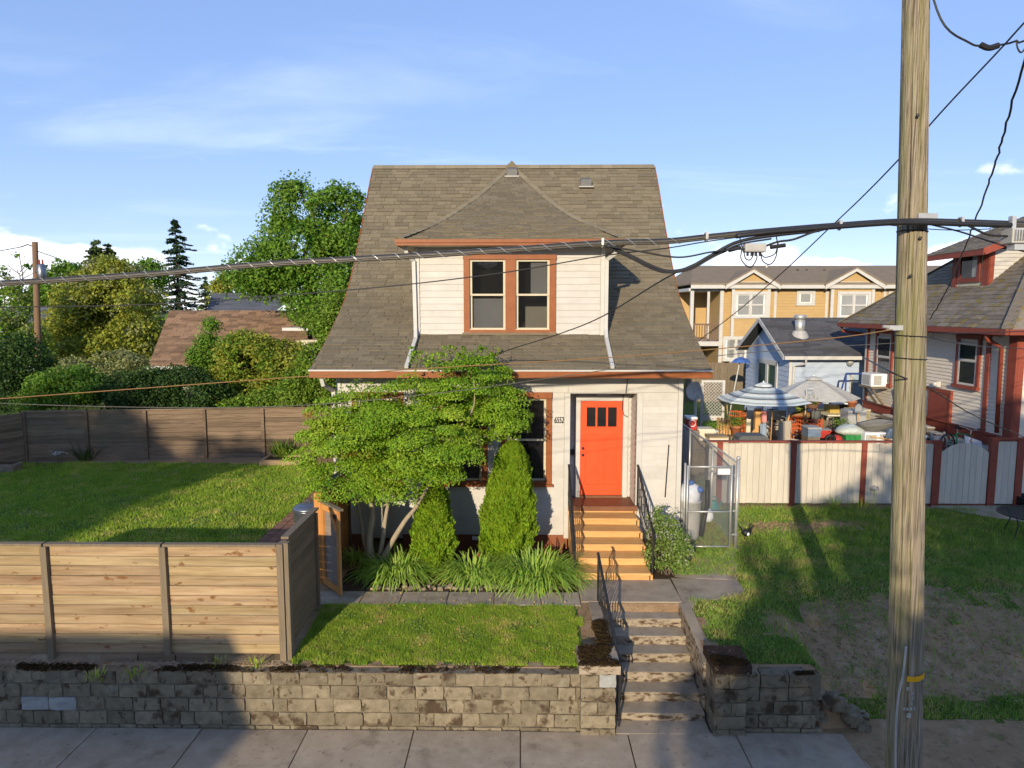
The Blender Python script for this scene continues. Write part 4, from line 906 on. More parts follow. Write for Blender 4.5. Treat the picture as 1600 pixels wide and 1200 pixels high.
# roof vents
for u, v, dorm in ((800, 272, True), (915, 288, False)):
    y = 18.9 if dorm else 19.2
    for yv in np.arange(15, 19.9, .01):
        p = P(u, v, float(yv)); zz = DC.z(float(yv)) if dorm else RC.z(float(yv))
        if p.z <= zz: break
    vb = MB(); w = .155; vb.prism([(p.x-w, p.y-.16, p.z-.08), (p.x+w, p.y-.16, p.z-.08), (p.x+w, p.y-.16, p.z+.07), (p.x+w*.8, p.y-.12, p.z+.12), (p.x-w*.8, p.y-.12, p.z+.12), (p.x-w, p.y-.16, p.z+.07)], (0, .40, .12)); vent = vb.obj('roof_vent', 'vent_grey', hs, bevel=.02)
    MB().box(p.x-.2, p.x+.2, p.y-.24, p.y+.1, p.z-.115, p.z-.085).obj('flashing', 'plastic_grey', vent)
# ------------------------------------------------------------------ wooden entry steps and iron handrails
es = thing('entry_steps', 'fresh honey-coloured wooden steps up to the orange door', 'steps', (1.7, 12.9, .98))
SX0, SX1 = 1.04, 2.37; ty = [12.06+.372*i for i in range(6)]; rz = [.995+.141*(i+1) for i in range(6)]
for i in range(6):
    bx('riser', 'step_wood', es, SX0+.02, SX1-.02, ty[i], ty[i]+.03, rz[i]-.141+(.0 if i == 0 else .003), rz[i]-.042)
    if i < 5: bx('tread', 'step_wood', es, SX0, SX1, ty[i]-.03, ty[i+1]-.002, rz[i]-.04, rz[i])
for x in (SX0-.045, SX1+.005):
    pts = [(x, ty[0], .99)]
    for i in range(6): pts += [(x, ty[i], rz[i]-.045), (x, (ty[i+1] if i < 5 else 13.95), rz[i]-.045)]
    MB().prism(pts+[(x, 13.95, .99)], (.04, 0, 0)).obj('stringer', 'step_wood', es)
def rail(label, bot, top, postb, postt, h, nb, twist=True, group='black iron handrails on the steps'):
    """iron handrail: two posts, top and lower rails, square balusters; bot/top = feet of the lower and upper post"""
    b, t = Vector(bot), Vector(top); r = thing('handrail', label, 'handrail', tuple(b), group); U = Vector((0, 0, 1))
    MB().beam(b, b+U*postb, .028, .028).obj('post', 'iron', r); MB().beam(t, t+U*postt, .028, .028).obj('post', 'iron', r)
    ta, tb_ = b+U*(postb+.01), t+U*(postt+.01); ext = (tb_-ta).normalized()
    MB().beam(ta-ext*.12, tb_+ext*.04, .042, .022).tube([ta-ext*.12, ta-ext*.19-U*.03, ta-ext*.19-U*.09, ta-ext*.14-U*.10], .011, 6).obj('top_rail', 'iron', r)
    la, lb = b+U*.10, t+U*.10; MB().beam(la, lb, .022, .014).obj('lower_rail', 'iron', r)
    for i in range(1, nb):
        f = i/nb; p = la.lerp(lb, f); q = ta.lerp(tb_, f); m2 = MB()
        if i % 3 == 2:
            mid = (p+q)/2; m2.beam(p, mid-U*.09, .013, .013).beam(mid+U*.09, q, .013, .013)
            for k in range(4):
                a = k*math.pi/2; d = Vector((math.cos(a)*.03, math.sin(a)*.03, 0)); m2.tube([mid-U*.1, mid-U*.05+d, mid+U*.05+d, mid+U*.1], .005, 4)
        else: m2.beam(p, q, .013, .013)
        m2.obj('baluster', 'iron', r)
    return r
rail('black iron handrail beside the house number, rising along the wooden steps', (.99, 12.14, .99), (1.0, 13.93, 1.84), .62, .84, .8, 13)
rail('black iron handrail between the wooden steps and the leafy shrub', (2.42, 12.14, .99), (2.43, 13.93, 1.84), .86, .84, .8, 13)
rail('black iron handrail down the concrete steps to the sidewalk', (1.40, 9.16, .02), (1.31, 11.16, 1.0), .90, .80, .8, 15)
# ------------------------------------------------------------------ chain-link gate and fence beside the house
def links(par, a, b, z0, z1, pitch=.065, r=.0024, name='chain_link', m='galv'):
    """diamond wire mesh between plan points a and b"""
    a = Vector((a[0], a[1], 0)); b = Vector((b[0], b[1], 0)); d = b-a; L = d.length; d.normalize(); H = z1-z0; mb = MB()
    k = -int(H/pitch)-1
    while k*pitch < L:
        for s in (1, -1):
            t0 = k*pitch if s > 0 else k*pitch+H; t1 = t0+s*H; za, zb = z0, z1
            lo, hi = (t0, t1) if s > 0 else (t1, t0)
            c0, c1 = max(lo, 0), min(hi, L)
            if c1-c0 < .02: continue
            f = lambda t: z0+(t-t0)*s
            p = a+d*c0; q = a+d*c1; n = Vector((-d.y, d.x, 0))*(.002*s)
            mb.tube([(p.x+n.x, p.y+n.y, f(c0)), (q.x+n.x, q.y+n.y, f(c1))], r, 3, cap=False)
        k += 1
    return mb.obj(name, m, par)
cg = thing('chain_link_gate', 'chain-link gate with a small blank white sign beside the house', 'gate', (3.9, 13.75, 1))
MB().tube([(3.42, 13.75, 1.02), (3.42, 13.75, 2.75)], .022, 8).obj('stile', 'galv', cg, smooth=True); MB().tube([(4.32, 13.75, 1.02), (4.32, 13.75, 2.75)], .022, 8).obj('stile', 'galv', cg, smooth=True)
for z in (1.04, 1.78, 2.72): MB().tube([(3.42, 13.75, z), (4.32, 13.75, z)], .019, 8).obj('rail', 'galv', cg, smooth=True)
links(cg, (3.43, 13.76), (4.31, 13.76), 1.05, 2.70)
bx('sign', 'white_plastic', cg, 4.02, 4.27, 13.715, 13.722, 2.57, 2.69)
cf = thing('chain_link_fence', 'chain-link fence running back beside the house from the gate', 'fence', (4.45, 15.8, 1))
for y, r, t in ((13.75, .036, 2.90), (15.6, .026, 2.78), (17.7, .026, 2.80), (20.0, .026, 2.8)): MB().tube([(4.44, y, .9), (4.44, y, t)], r, 8).ball((4.44, y, t), r*1.25, 8, 6).obj('post', 'galv', cf, smooth=True)
MB().tube([(3.365, 13.75, .9), (3.365, 13.75, 2.8)], .022, 8).obj('post', 'galv', cf, smooth=True)
MB().tube([(4.44, 13.75, 2.80), (4.44, 20.0, 2.80)], .021, 8).obj('top_rail', 'galv', cf, smooth=True)
links(cf, (4.45, 13.8), (4.45, 20.0), 1.05, 2.78, pitch=.075)
for z in (2.55, 1.8, 1.3): MB().torus((4.44, 13.75, z), .042, .008, (0, 0, 1), 10, 5).box(4.36, 4.41, 13.74, 13.76, z-.015, z+.015).obj('hinge', 'galv', cf)
# things behind the gate
def lump(name, label, cat, c, r, m, seed, squash=.0, group=None):
    g = random.Random(seed); mb = MB(); mb.ball(c, r, 14, 9); c = Vector(c)
    for i, p in enumerate(mb.v):
        q = Vector(p)-c; k = 1+.16*mnoise.noise(Vector((p[0]*7+seed, p[1]*7, p[2]*7))); q = q*k
        if q.z < -r[2]*.75: q.z = -r[2]*.75
        mb.v[i] = tuple(c+q)
    return mb.obj(name, m, label=label, cat=cat, group=group, smooth=True)
plain('bag_white', (.62, .64, .68)); plain('blue_plastic', (.05, .12, .36)); plain('teal_plastic', (.03, .26, .22)); plain('green_bin', (.02, .20, .05)); plain('red_plastic', (.42, .035, .022)); plain('orange_net', (.60, .13, .04))
b_ = thing('rubbish_bin', 'grey rubbish bin stuffed with a white bag behind the chain-link gate', 'bin', (3.62, 14.35, 1))
MB().lathe([(.20, .0), (.22, .1), (.26, .82), (.28, .84)], (3.62, 14.35, 1.02), 16).obj('body', 'plastic_grey', b_, smooth=True)
mb = MB().ball((3.62, 14.35, 2.0), (.24, .24, .26), 14, 8); mb.v = [tuple(Vector(p)*1+Vector((.03*mnoise.noise(Vector(p)*9), 0, .04*mnoise.noise(Vector(p)*7)))) for p in mb.v]; mb.obj('bag', 'bag_white', b_, smooth=True)
MB().ball((3.58, 14.3, 2.25), (.13, .12, .06), 10, 6).ball((3.80, 14.2, 2.12), (.07, .07, .07), 10, 6).obj('blue_cloth', 'blue_plastic', b_, smooth=True)
MB().tube([(3.98, 14.3, 2.3), (3.99, 14.3, 1.8), (3.93, 14.32, 1.4), (3.85, 14.2, 1.1)], .05, 8).obj('garden_hose', 'black_paint', label='thick black hose hanging behind the chain-link gate', cat='hose', smooth=True)
lump('rubbish_bag', 'white plastic bag lying in the weeds behind the gate', 'bag', (4.26, 15.2, 1.25), (.12, .1, .18), 'bag_white', 5)
w = thing('watering_can', 'green watering can against the white fence by the gate post', 'watering can', (4.72, 16.3, 1.02))
MB().lathe([(.12, 0), (.13, .05), (.12, .26), (.09, .30)], (4.66, 16.2, 1.02), 12).obj('body', 'teal_plastic', w, smooth=True); MB().tube([(4.76, 16.2, 1.1), (4.88, 16.2, 1.32)], .02, 6).obj('spout', 'teal_plastic', w); MB().torus((4.66, 16.2, 1.34), .09, .014, (0, 1, 0), 12, 5).obj('handle', 'teal_plastic', w)
# small bird ornament on the grass
c = PZ(1166, 842, 1.02); w = thing('bird_ornament', 'small black and white bird ornament on the grass by the gate post', 'ornament', tuple(c))
mb = MB(); mb.ball((c.x, c.y, c.z+.13), (.10, .06, .075), 12, 8); mb.obj('body', 'black_paint', w, smooth=True)
MB().ball((c.x+.02, c.y-.045, c.z+.12), (.035, .02, .04), 8, 6).obj('breast', 'white_plastic', w, smooth=True)
MB().tube([(c.x+.06, c.y, c.z+.16), (c.x+.11, c.y, c.z+.26), (c.x+.13, c.y, c.z+.30)], [.035, .02, .028], 8).obj('neck', 'black_paint', w, smooth=True); MB().tube([(c.x+.14, c.y, c.z+.31), (c.x+.20, c.y, c.z+.30)], [.018, .003], 6).obj('beak', 'red_paint', w)
MB().add([(c.x-.08, c.y, c.z+.15), (c.x-.17, c.y-.03, c.z+.30), (c.x-.14, c.y+.03, c.z+.29), (c.x-.05, c.y, c.z+.19)], [(0, 1, 2, 3)]).prism([(c.x-.07, c.y-.01, c.z+.15), (c.x-.16, c.y-.01, c.z+.30), (c.x-.10, c.y-.01, c.z+.22)], (0, .02, 0)).obj('tail', 'black_paint', w)
for s in (-.03, .03): MB().tube([(c.x+s, c.y, c.z+.08), (c.x+s, c.y, c.z)], .006, 5).obj('leg', 'red_paint', w)
# ------------------------------------------------------------------ white board fence with red posts
wf = thing('board_fence', 'cream vertical board fence with red posts and cap, in front of the cluttered yard', 'fence', (8, 16.8, 1))
FY = 16.8; posts = [4.96, 6.79, 8.53, 10.30]
g = random.Random(9)
ends = [4.62]+posts
for a, b in zip(ends, ends[1:]):
    n = max(2, int(round((b-a-.13)/.148))); w_ = (b-a-.13)/n
    for i in range(n):
        x = a+.065+w_*(i+.5); piece('board', 'box', 'fence_white', wf, (x, FY+g.uniform(-.003, .003), 1.86+g.uniform(-.004, .004)), (w_-.007, .022, 1.52), (0, g.uniform(-.003, .003), 0))
for x in posts[1:-1]: bx('post', 'red_paint', wf, x-.062, x+.062, FY-.035, FY+.05, 1.0, 2.64)
bx('post', 'red_paint', wf, posts[0]-.065, posts[0]+.065, FY-.035, FY+.05, 1.0, 2.64)
bx('post', 'red_paint', wf, 10.235, 10.42, FY-.04, FY+.06, 1.0, 2.70)
bx('cap_rail', 'red_paint', wf, 4.55, 10.43, FY-.06, FY+.07, 2.642 if False else 2.645, 2.685)
# back wing of the fence up to the chain-link
gt = thing('garden_gate', 'arched cream board garden gate between dark red posts', 'gate', (11, 16.8, 1))
n = 8; x0, x1 = 10.43, 11.60; w_ = (x1-x0)/n
for i in range(n):
    a, b = x0+w_*i+.004, x0+w_*(i+1)-.004
    zt = lambda x: 2.40+.24*(1-((x-(x0+x1)/2)/((x1-x0)/2))**2)
    MB().prism([(a, FY-.012, 1.10), (b, FY-.012, 1.10), (b, FY-.012, zt(b)), (a, FY-.012, zt(a))], (0, .024, 0)).obj('board', 'fence_white', gt)
bx('lower_rail', 'red_paint', gt, x0, x1, FY-.02, FY+.012+.02, 1.075, 1.098); bx('brace', 'fence_white', gt, x0, x1, FY+.014, FY+.05, 2.1, 2.2)
f2 = thing('board_fence', 'short cream board fence panel between the arched gate and the red house', 'fence', (12, 16.8, 1))
bx('post', 'red_paint', f2, 11.62, 11.80, FY-.04, FY+.06, 1.0, 2.72); bx('post', 'red_paint', f2, 12.28, 12.45, FY-.04, FY+.06, 1.05, 2.72)
for i in range(3): bx('board', 'fence_white', f2, 11.81+i*.156, 11.96+i*.156, FY-.012, FY+.012, 1.1, 2.68)
bx('cap_rail', 'red_paint', f2, 11.62, 13.5, FY-.06, FY+.07, 2.722, 2.77)
# ------------------------------------------------------------------ red-trimmed neighbour house
nh = thing('house', 'tan neighbour house with dark red trim and mossy hip roof', 'house', (13, 17.6, 1))
NX, NY0, NY1, NZE, NZB = 12.6, 17.5, 25.0, 5.40, 2.55
core = MB().box(NX+.02, 21, NY0+.02, NY1, .9, NZE).obj('wall', 'wall_tan', nh)
lap_wall(core, 'x', NX+.02, NY0, NY1, 2.62, 5.36, .105, 'wall_tan', 'siding_relief', -1); lap_wall(core, 'y', NY0+.02, NX, 21, .95, 5.36, .105, 'wall_tan', 'siding_relief', -1); lap_wall(core, 'x', NX+.02, NY0, NY1, 1.0, 2.3, .105, 'wall_tan', 'siding_relief', -1)
bx('water_table', 'red_paint', core, NX-.05, NX+.01, NY0-.05, NY1+.02, 2.32, 2.60); bx('water_table', 'red_paint', core, NX+.012, 21, NY0-.05, NY0+.0, 2.32, 2.60)
bx('ledge', 'red_paint', core, NX-.10, NX+.01, NY0-.1, NY1+.04, 2.602, 2.635)
bx('corner_board', 'red_paint', core, NX-.045, NX+.012, NY0-.055, NY0+.24, 2.637, NZE-.02); bx('corner_board', 'red_paint', core, NX+.014, NX+.17, NY0-.057, NY0+.0, 2.637, NZE-.02); bx('corner_board', 'red_paint', core, NX-.03, NX+.012, NY1-.14, NY1-.02, 2.637, NZE-.02)
bx('corner_board', 'white_paint', core, NX-.03, NX+.012, NY1-.0, NY1+.1, 1.0, NZE-.02)
bx('trim_board', 'red_paint', core, NX-.03, NX+.012, 18.46, 18.62, 2.637, NZE-.02); bx('frieze', 'red_paint', core, NX-.028, NX+.012, NY0+.63, NY1-.16, 5.22, NZE-.01)
def side_window(y0, y1, z0, z1, extra=None):
    w = MB().box(NX-.016, NX-.009, y0, y1, z0, z1).obj('window', 'room_dark', nh); c = .12
    bx('casing', 'red_paint', w, NX-.05, NX-.001, y0-c, y0, z0-.002, z1+.10); bx('casing', 'red_paint', w, NX-.05, NX-.001, y1, y1+c, z0-.002, z1+.10); bx('casing', 'red_paint', w, NX-.055, NX-.001, y0-c-.03, y1+c+.03, z1+.102, z1+.22); bx('sill', 'red_paint', w, NX-.10, NX-.001, y0-c-.04, y1+c+.04, z0-.10, z0-.004)
    zm = (z0+z1)/2+.1
    for a, b, dx in ((zm-.02, z1, -.048), (z0, zm+.02, -.036)):
        mb = MB(); f = .06; x = NX+dx
        mb.box(x, x+.018, y0+.002, y0+f, a, b); mb.box(x, x+.018, y1-f, y1-.002, a, b); mb.box(x, x+.018, y0+f, y1-f, b-f, b); mb.box(x, x+.018, y0+f, y1-f, a, a+f); mb.obj('sash', 'white_paint', w)
        MB().box(x+.006, x+.010, y0+f-.003, y1-f+.003, a+f-.003, b-f+.003).obj('pane', 'far_glass', w)
    return w
side_window(18.95, 19.75, 3.80, 5.0); w1 = side_window(23.35, 24.25, 3.40, 5.0)
bx('screen', 'tarp_grey', w1, NX-.0185, NX-.0165, 23.42, 24.18, 3.46, 4.15)
dn = bx('door', 'red_paint', nh, NX-.05, NX+.012, 20.02, 21.05, 1.5, 3.46, 'dark red side door below a lamp'); bx('door_casing', 'red_paint', nh, NX-.07, NX+.01, 19.93, 20.015, 1.4, 3.5); bx('door_casing', 'red_paint', nh, NX-.07, NX+.01, 19.93, 21.15, 3.465, 3.56)
MB().box(NX-.14, NX-.02, 20.5, 20.62, 3.62, 3.78).ball((NX-.16, 20.56, 3.7), .07, 8, 6).obj('lamp', 'white_paint', nh)
# roof with overhang
OX, OY0, OY1, EZ, SL = 11.85, 16.85, 25.65, 5.44, .84
hw = (OY1-OY0)/2; apx = OX+hw; apz = EZ+hw*SL; ym = (OY0+OY1)/2; far_ = 22.5
mb = MB(); A, B, C, D, E_, F_ = (OX, OY0, EZ), (OX, OY1, EZ), (far_, OY1, EZ), (far_, OY0, EZ), (apx, ym, apz), (far_-hw*.3, ym, apz)
mb.add([A, B, C, D, E_, F_], [(0, 4, 1), (1, 4, 5, 2), (2, 5, 3), (3, 5, 4, 0)]); mb.add([(x, y, z-.10) for x, y, z in (A, B, C, D)], [(0, 1, 2, 3)])
nr = mb.obj('roof', 'roof_moss', nh)
# shingle courses on the slope that faces the camera
def slope_courses(par, p0, p1, up, L, ex, m, name, taper0, taper1, seed, wmin=.25, wmax=.4, t=.014, keep=0, clip=None):
    g = random.Random(seed); p0, p1, up = Vector(p0), Vector(p1), Vector(up).normalized(); ux = (p1-p0).normalized(); un = ux.cross(up).normalized(); W = (p1-p0).length
    if un.z < 0: un = -un
    mb = MB(); s = 0; k = 0
    while s < L-.05:
        f = s/L; a0, a1 = W*taper0*f, W-W*taper1*f; x = a0-g.random()*.2
        while x < a1-.03:
            w = g.uniform(wmin, wmax); a, b = max(x, a0), min(x+w, a1)
            if b-a > .04:
                q = shingle_quadbox(p0+ux*(a+.004)+up*s, ux, up, un, b-a-.008, min(ex+.03, L-s), t*g.uniform(.7, 1.5))
                if clip and clip(q[0]): x += w; continue
                if k < keep:
                    me = bpy.data.meshes.new('shingle'); me.from_pydata([tuple(v-q[0]) for v in q], [], SHF); me.materials.append(MATS[m]); me.update()
                    o = bpy.data.objects.new('shingle', me); o.location = q[0]-off(par); COL.objects.link(o); o.parent = par
                else: mb.add(q, SHF)
                k += 1
            x += w
        s += ex
    o = mb.obj(name, m, par); o['kind'] = 'stuff'; return o
slv = Vector((hw, 0, hw*SL)); slope_courses(nr, (OX, OY0, EZ+.005), (OX, OY1, EZ+.005), (1, 0, SL), slv.length, .17, 'roof_moss', 'shingles_beyond', .5, .5, 3, keep=300)
for a, b in ((A, E_), (B, E_)): MB().beam(Vector(a)+Vector((0, 0, .02)), Vector(b)+Vector((0, 0, .02)), .24, .03).obj('hip_cap', 'roof_moss', nr)
bx('gutter', 'red_paint', nh, OX-.07, OX+.02, OY0-.05, OY1+.05, EZ-.14, EZ+.0); bx('gutter', 'red_paint', nh, OX+.025, far_, OY0-.07, OY0+.02, EZ-.14, EZ+.0)
bx('soffit', 'red_paint', nh, OX+.02, NX+.1, OY0+.02, OY1, EZ-.16, EZ-.12)
MB().tube([(OX+.0, 17.6, EZ-.1), (OX+.05, 17.6, EZ-.28), (NX-.12, 17.9, EZ-.5), (NX-.08, 17.9, 2.7)], .055, 8).obj('downspout', 'red_paint', nh, smooth=True)
MB().tube([(OX+.0, 25.5, EZ-.1), (OX+.05, 25.5, EZ-.30), (NX-.12, 25.1, EZ-.4)], .05, 8).obj('downspout', 'red_paint', nh, smooth=True)
# its dormer
dz = lambda x: EZ+(x-OX)*SL
d0, d1, dx, dt = 19.75, 21.35, 13.25, 7.62
mb = MB().box(dx, dx+2.2, d0+.02, d1, 6.3, dt); dmw = mb.obj('dormer', 'wall_cream', nh)
lap_wall(dmw, 'y', d0+.02, dx, dx+2.2, 6.4, dt, .11, 'white_siding', 'siding_relief', -1)
bx('corner_board', 'red_paint', dmw, dx-.03, dx+.12, d0-.04, d0+.0, 6.3, dt); bx('corner_board', 'red_paint', dmw, dx-.04, dx+.0, d0-.04, d0+.22, 6.3, dt); bx('corner_board', 'red_paint', dmw, dx-.04, dx+.0, d1-.2, d1, 6.3, dt)
w = MB().box(dx-.012, dx-.002, d0+.45, d1-.4, 6.85, dt-.1).obj('window', 'room_dark', nh)
for y0, y1, z0, z1 in ((d0+.33, d0+.45, 6.75, dt-.02), (d1-.4, d1-.28, 6.75, dt-.02), (d0+.33, d1-.28, dt-.1, dt-.0), (d0+.30, d1-.25, 6.72, 6.85)): bx('casing', 'red_paint', w, dx-.05, dx-.013, y0, y1, z0, z1)
MB().box(dx-.03, dx-.024, d0+.45, d1-.4, 6.85, dt-.1).obj('pane', 'far_glass', w); bx('curtain', 'blind', w, dx-.022, dx-.014, d0+.47, d0+.70, 6.87, dt-.12)
mb = MB(); rx0, ry0, ry1, rs = dx-.55, d0-.55, d1+.75, .40; rz0 = dt-.04; L_ = 3.6
mb.prism([(rx0, ry0, rz0), (rx0, ry1, rz0), (rx0+L_, ry1, rz0+L_*rs), (rx0+L_, ry0, rz0+L_*rs)], (0, 0, -.10)); dro = mb.obj('dormer_roof', 'roof_moss', nh)
slope_courses(dro, (rx0-.02, ry0, rz0+.004), (rx0-.02, ry1, rz0+.004), (1, 0, rs), math.hypot(L_, L_*rs), .17, 'roof_moss', 'shingles_beyond', 0, 0, 5)
bx('fascia', 'red_paint', nh, rx0-.03, rx0-.002, ry0-.04, ry1, rz0-.16, rz0-.01)
MB().beam((rx0, ry0-.02, rz0-.07), (rx0+L_, ry0-.02, rz0-.07+L_*rs), .03, .19).obj('rake_board', 'red_paint', nh); MB().beam((dx, d0-.03, rz0-.10+.5*rs), (dx+1.6, d0-.03, rz0-.10+2.1*rs), .03, .14).obj('rake_board', 'red_paint', nh)
# ------------------------------------------------------------------ blue cottage behind
bc = thing('cottage', 'small pale blue cottage with charcoal roof and metal flue', 'cottage', (11, 27, 1.4))
CX0, CX1, CY0, CY1, CE, CR = 10.2, 16.5, 26.0, 31.0, 4.12, 5.50; cm = (CY0+CY1)/2
mb = MB().box(CX0+.02, CX1, CY0+.02, CY1, 1.0, CE); mb.prism([(CX0+.02, CY0+.05, CE), (CX0+.02, CY1-.05, CE), (CX0+.02, cm, CR-.1)], (.2, 0, 0)); cw = mb.obj('wall', 'wall_blue', bc)
lap_wall(cw, 'x', CX0+.02, CY0, CY1, 1.1, 4.05, .19, 'wall_blue', 'siding_relief', -1); lap_wall(cw, 'y', CY0+.02, CX0, CX1, 1.1, 4.05, .19, 'wall_blue', 'siding_relief', -1)
bx('corner_board', 'white_paint', cw, CX0-.012, CX0+.10, CY0-.012, CY0+.0, 1.1, CE)
for y0, y1 in ((CY0+1.2, CY0+1.95), (CY0+2.45, CY0+3.25)):
    w = bx('window', 'far_glass', bc, CX0-.034, CX0-.028, y0, y1, 2.31, 3.69)
plain('curtain_green', (.08, .17, .12))
w = MB().box(CX0-.016, CX0-.009, CY0+1.3, CY0+3.2, 2.3, 3.7).obj('window', 'curtain_green', bc)
for y0, y1, z0, z1 in ((CY0+1.12, CY0+1.3, 2.2, 3.85), (CY0+3.2, CY0+3.38, 2.2, 3.85), (CY0+2.15, CY0+2.4, 2.3, 3.7), (CY0+1.12, CY0+3.38, 3.7, 3.9), (CY0+1.12, CY0+3.38, 2.12, 2.3)): bx('casing', 'white_paint', w, CX0-.05, CX0-.008, y0, y1, z0, z1)
for s, (ye, yo) in enumerate(((CY0-.35, -1), (CY1+.35, 1))):
    pass
mb = MB(); ov = .35; ez = CE-.02
mb.prism([(CX0-ov, CY0-ov, ez), (CX1, CY0-ov, ez), (CX1, cm, CR), (CX0-ov, cm, CR)], (0, 0, .10)); mb.prism([(CX0-ov, CY1+ov, ez), (CX1, CY1+ov, ez), (CX1, cm, CR), (CX0-ov, cm, CR)], (0, 0, .10)); cro = mb.obj('roof', 'roof_charcoal', bc)
slope_courses(cro, (CX0-ov, CY0-ov, ez+.105), (CX1, CY0-ov, ez+.105), (0, cm-CY0+ov, CR-ez), math.hypot(cm-CY0+ov, CR-ez), .19, 'roof_charcoal', 'shingles_beyond', 0, 0, 8, .4, .9)
bx('gutter', 'white_paint', bc, CX0-ov, CX1, CY0-ov-.10, CY0-ov-.005, ez-.03, ez+.10)
MB().beam((CX0-ov-.02, CY0-ov, ez+.03), (CX0-ov-.02, cm, CR+.03), .03, .16).beam((CX0-ov-.02, CY1+ov, ez+.03), (CX0-ov-.02, cm, CR+.03), .03, .16).obj('rake_board', 'white_paint', bc)
MB().tube([(CX0+.45, CY0-ov-.05, ez), (CX0+.45, CY0-ov-.05, ez-.18), (CX0+.15, CY0-.06, ez-.3), (CX0+.12, CY0-.06, 1.2)], .045, 6).obj('downspout', 'white_paint', bc)
fp = P(1249, 528, 27.2); fz = ez+.1+(27.2-CY0+ov)/(cm-CY0+ov)*(CR-ez)
fl = MB().tube([(fp.x, 27.2, fz-.05), (fp.x, 27.2, 5.62)], .19, 12).obj('flue', 'galv', bc, smooth=True); MB().lathe([(.23, 0), (.23, .16), (.19, .18)], (fp.x, 27.2, 5.55), 14).obj('flue_cap', 'galv', fl, smooth=True); MB().lathe([(.42, -.22), (.24, .12), (.2, .14)], (fp.x, 27.2, fz), 12).obj('flashing', 'plastic_grey', fl)
dp = P(1345, 600, CY0); plain('door_blue', (.30, .40, .50)); bx('door', 'door_blue', bc, dp.x-.3, dp.x+.7, CY0-.03, CY0+.0, 1.5, 3.45); bx('door_casing', 'white_paint', bc, dp.x-.42, dp.x-.31, CY0-.05, CY0+.0, 1.5, 3.5)
lp = P(1328, 567, CY0-.1); MB().ball((lp.x, CY0-.12, lp.z), .12, 10, 6).box(lp.x-.05, lp.x+.05, CY0-.1, CY0, lp.z, lp.z+.15).obj('lamp', 'galv', bc)
# ------------------------------------------------------------------ ochre apartment block
ab = thing('apartment_building', 'ochre two storey apartment block with white trim and twin gables', 'building', (15, 38, 1))
AY, AX0, AX1, AE = 38.0, 9.3, 27.0, 7.1
mb = MB().box(AX0+1.7, AX1, AY+.02, AY+9, .8, AE); aw = mb.obj('wall', 'wall_ochre', ab)
lap_wall(aw, 'y', AY+.02, AX0+1.7, AX1, 1.0, AE, .16, 'wall_ochre', 'siding_relief', -1)
def gable(u0, u1, uc, vtop, ybay):
    a, b, c = P(u0, 447, ybay), P(u1, 447, ybay), P(uc, vtop, ybay); x0, x1, xc, zt = a.x, b.x, c.x, c.z; ze = AE+.05
    w = MB().box(x0+.35, x1-.35, ybay, AY+.1, .8, ze); w.prism([(x0+.1, ybay-.02, ze-.05), (x1-.1, ybay-.02, ze-.05), (xc, ybay-.02, zt+.06)], (0, 1.0, 0)); w = w.obj('gable_bay', 'wall_ochre', ab)
    lap_wall(w, 'y', ybay, x0+.35, x1-.35, 1.0, ze, .16, 'wall_ochre', 'siding_relief', -1)
    for s, x in ((1, x0), (-1, x1)):
        MB().prism([(x-s*.15, ybay-.3, ze-.12), (xc, ybay-.3, zt-.05), (xc, ybay-.3, zt+.13), (x-s*.15, ybay-.3, ze+.12)], (0, .05, 0)).obj('rake_board', 'white_paint', w)
        MB().prism([(x-s*.2, ybay-.34, ze+.10), (xc, ybay-.34, zt+.13), (xc, ybay-.34, zt+.20), (x-s*.2, ybay-.34, ze+.17)], (0, 4.5, 0)).obj('gable_roof', 'roof_apartment', w)
    bx('belt_board', 'white_paint', w, x0+.6, x1-.6, ybay-.04, ybay-.019, ze+.05, ze+.30)
    for x in (x0+.35, x1-.35): bx('corner_board', 'white_paint', w, x-.08, x+.08, ybay-.05, ybay+.06, 1.0, ze-.05)
    bx('belt_board', 'white_paint', w, x0+.43, x1-.43, ybay-.05, ybay-.018, 4.12, 4.36)
    return w
gable(1136, 1212, 1175, 425, AY-.35); gable(1291, 1375, 1335, 423, AY-.35)
def flat_window(u0, v0, u1, v1, y, n=2, hung=True):
    a, b = P(u0, v0, y), P(u1, v1, y); x0, x1, z1, z0 = a.x, b.x, a.z, b.z
    w = MB().box(x0, x1, y-.01, y+.03, z0, z1).obj('window', 'blind', ab); c = .16
    for q in ((x0-c, x0, z0-c, z1+c), (x1, x1+c, z0-c, z1+c), (x0, x1, z1, z1+c), (x0, x1, z0-c, z0)): bx('casing', 'white_paint', w, q[0], q[1], y-.07, y-.021, q[2], q[3])
    pw = (x1-x0)/n
    for i in range(n):
        xa, xb = x0+pw*i, x0+pw*(i+1)
        if i: bx('mullion', 'white_paint', w, xa-.06, xa+.06, y-.066, y-.021, z0, z1)
        for za, zb in (((z0, (z0+z1)/2), ((z0+z1)/2, z1)) if hung else ((z0, z1),)):
            MB().box(xa+.08, xb-.08, y-.04, y-.03, za+.04, zb-.04).obj('pane', 'far_glass', w)
        if hung: bx('meeting_rail', 'white_paint', w, xa+.06, xb-.06, y-.062, y-.021, (z0+z1)/2-.04, (z0+z1)/2+.04)
    return w
flat_window(1151, 460, 1194, 493, AY-.37); flat_window(1313, 460, 1354, 494, AY-.37); flat_window(1249, 458, 1268, 473, AY, 1, False); flat_window(1134, 530, 1165, 560, AY-.37, 2)
flat_window(1392, 460, 1425, 494, AY); flat_window(1300, 535, 1340, 565, AY-.37)
bx('fascia', 'white_paint', ab, AX0-.1, AX1, AY-.55, AY-.5, AE-.02, AE+.18)
mb = MB(); rb, rt = P(1410, 444, AY-.5).z, P(1410, 417, AY+4).z
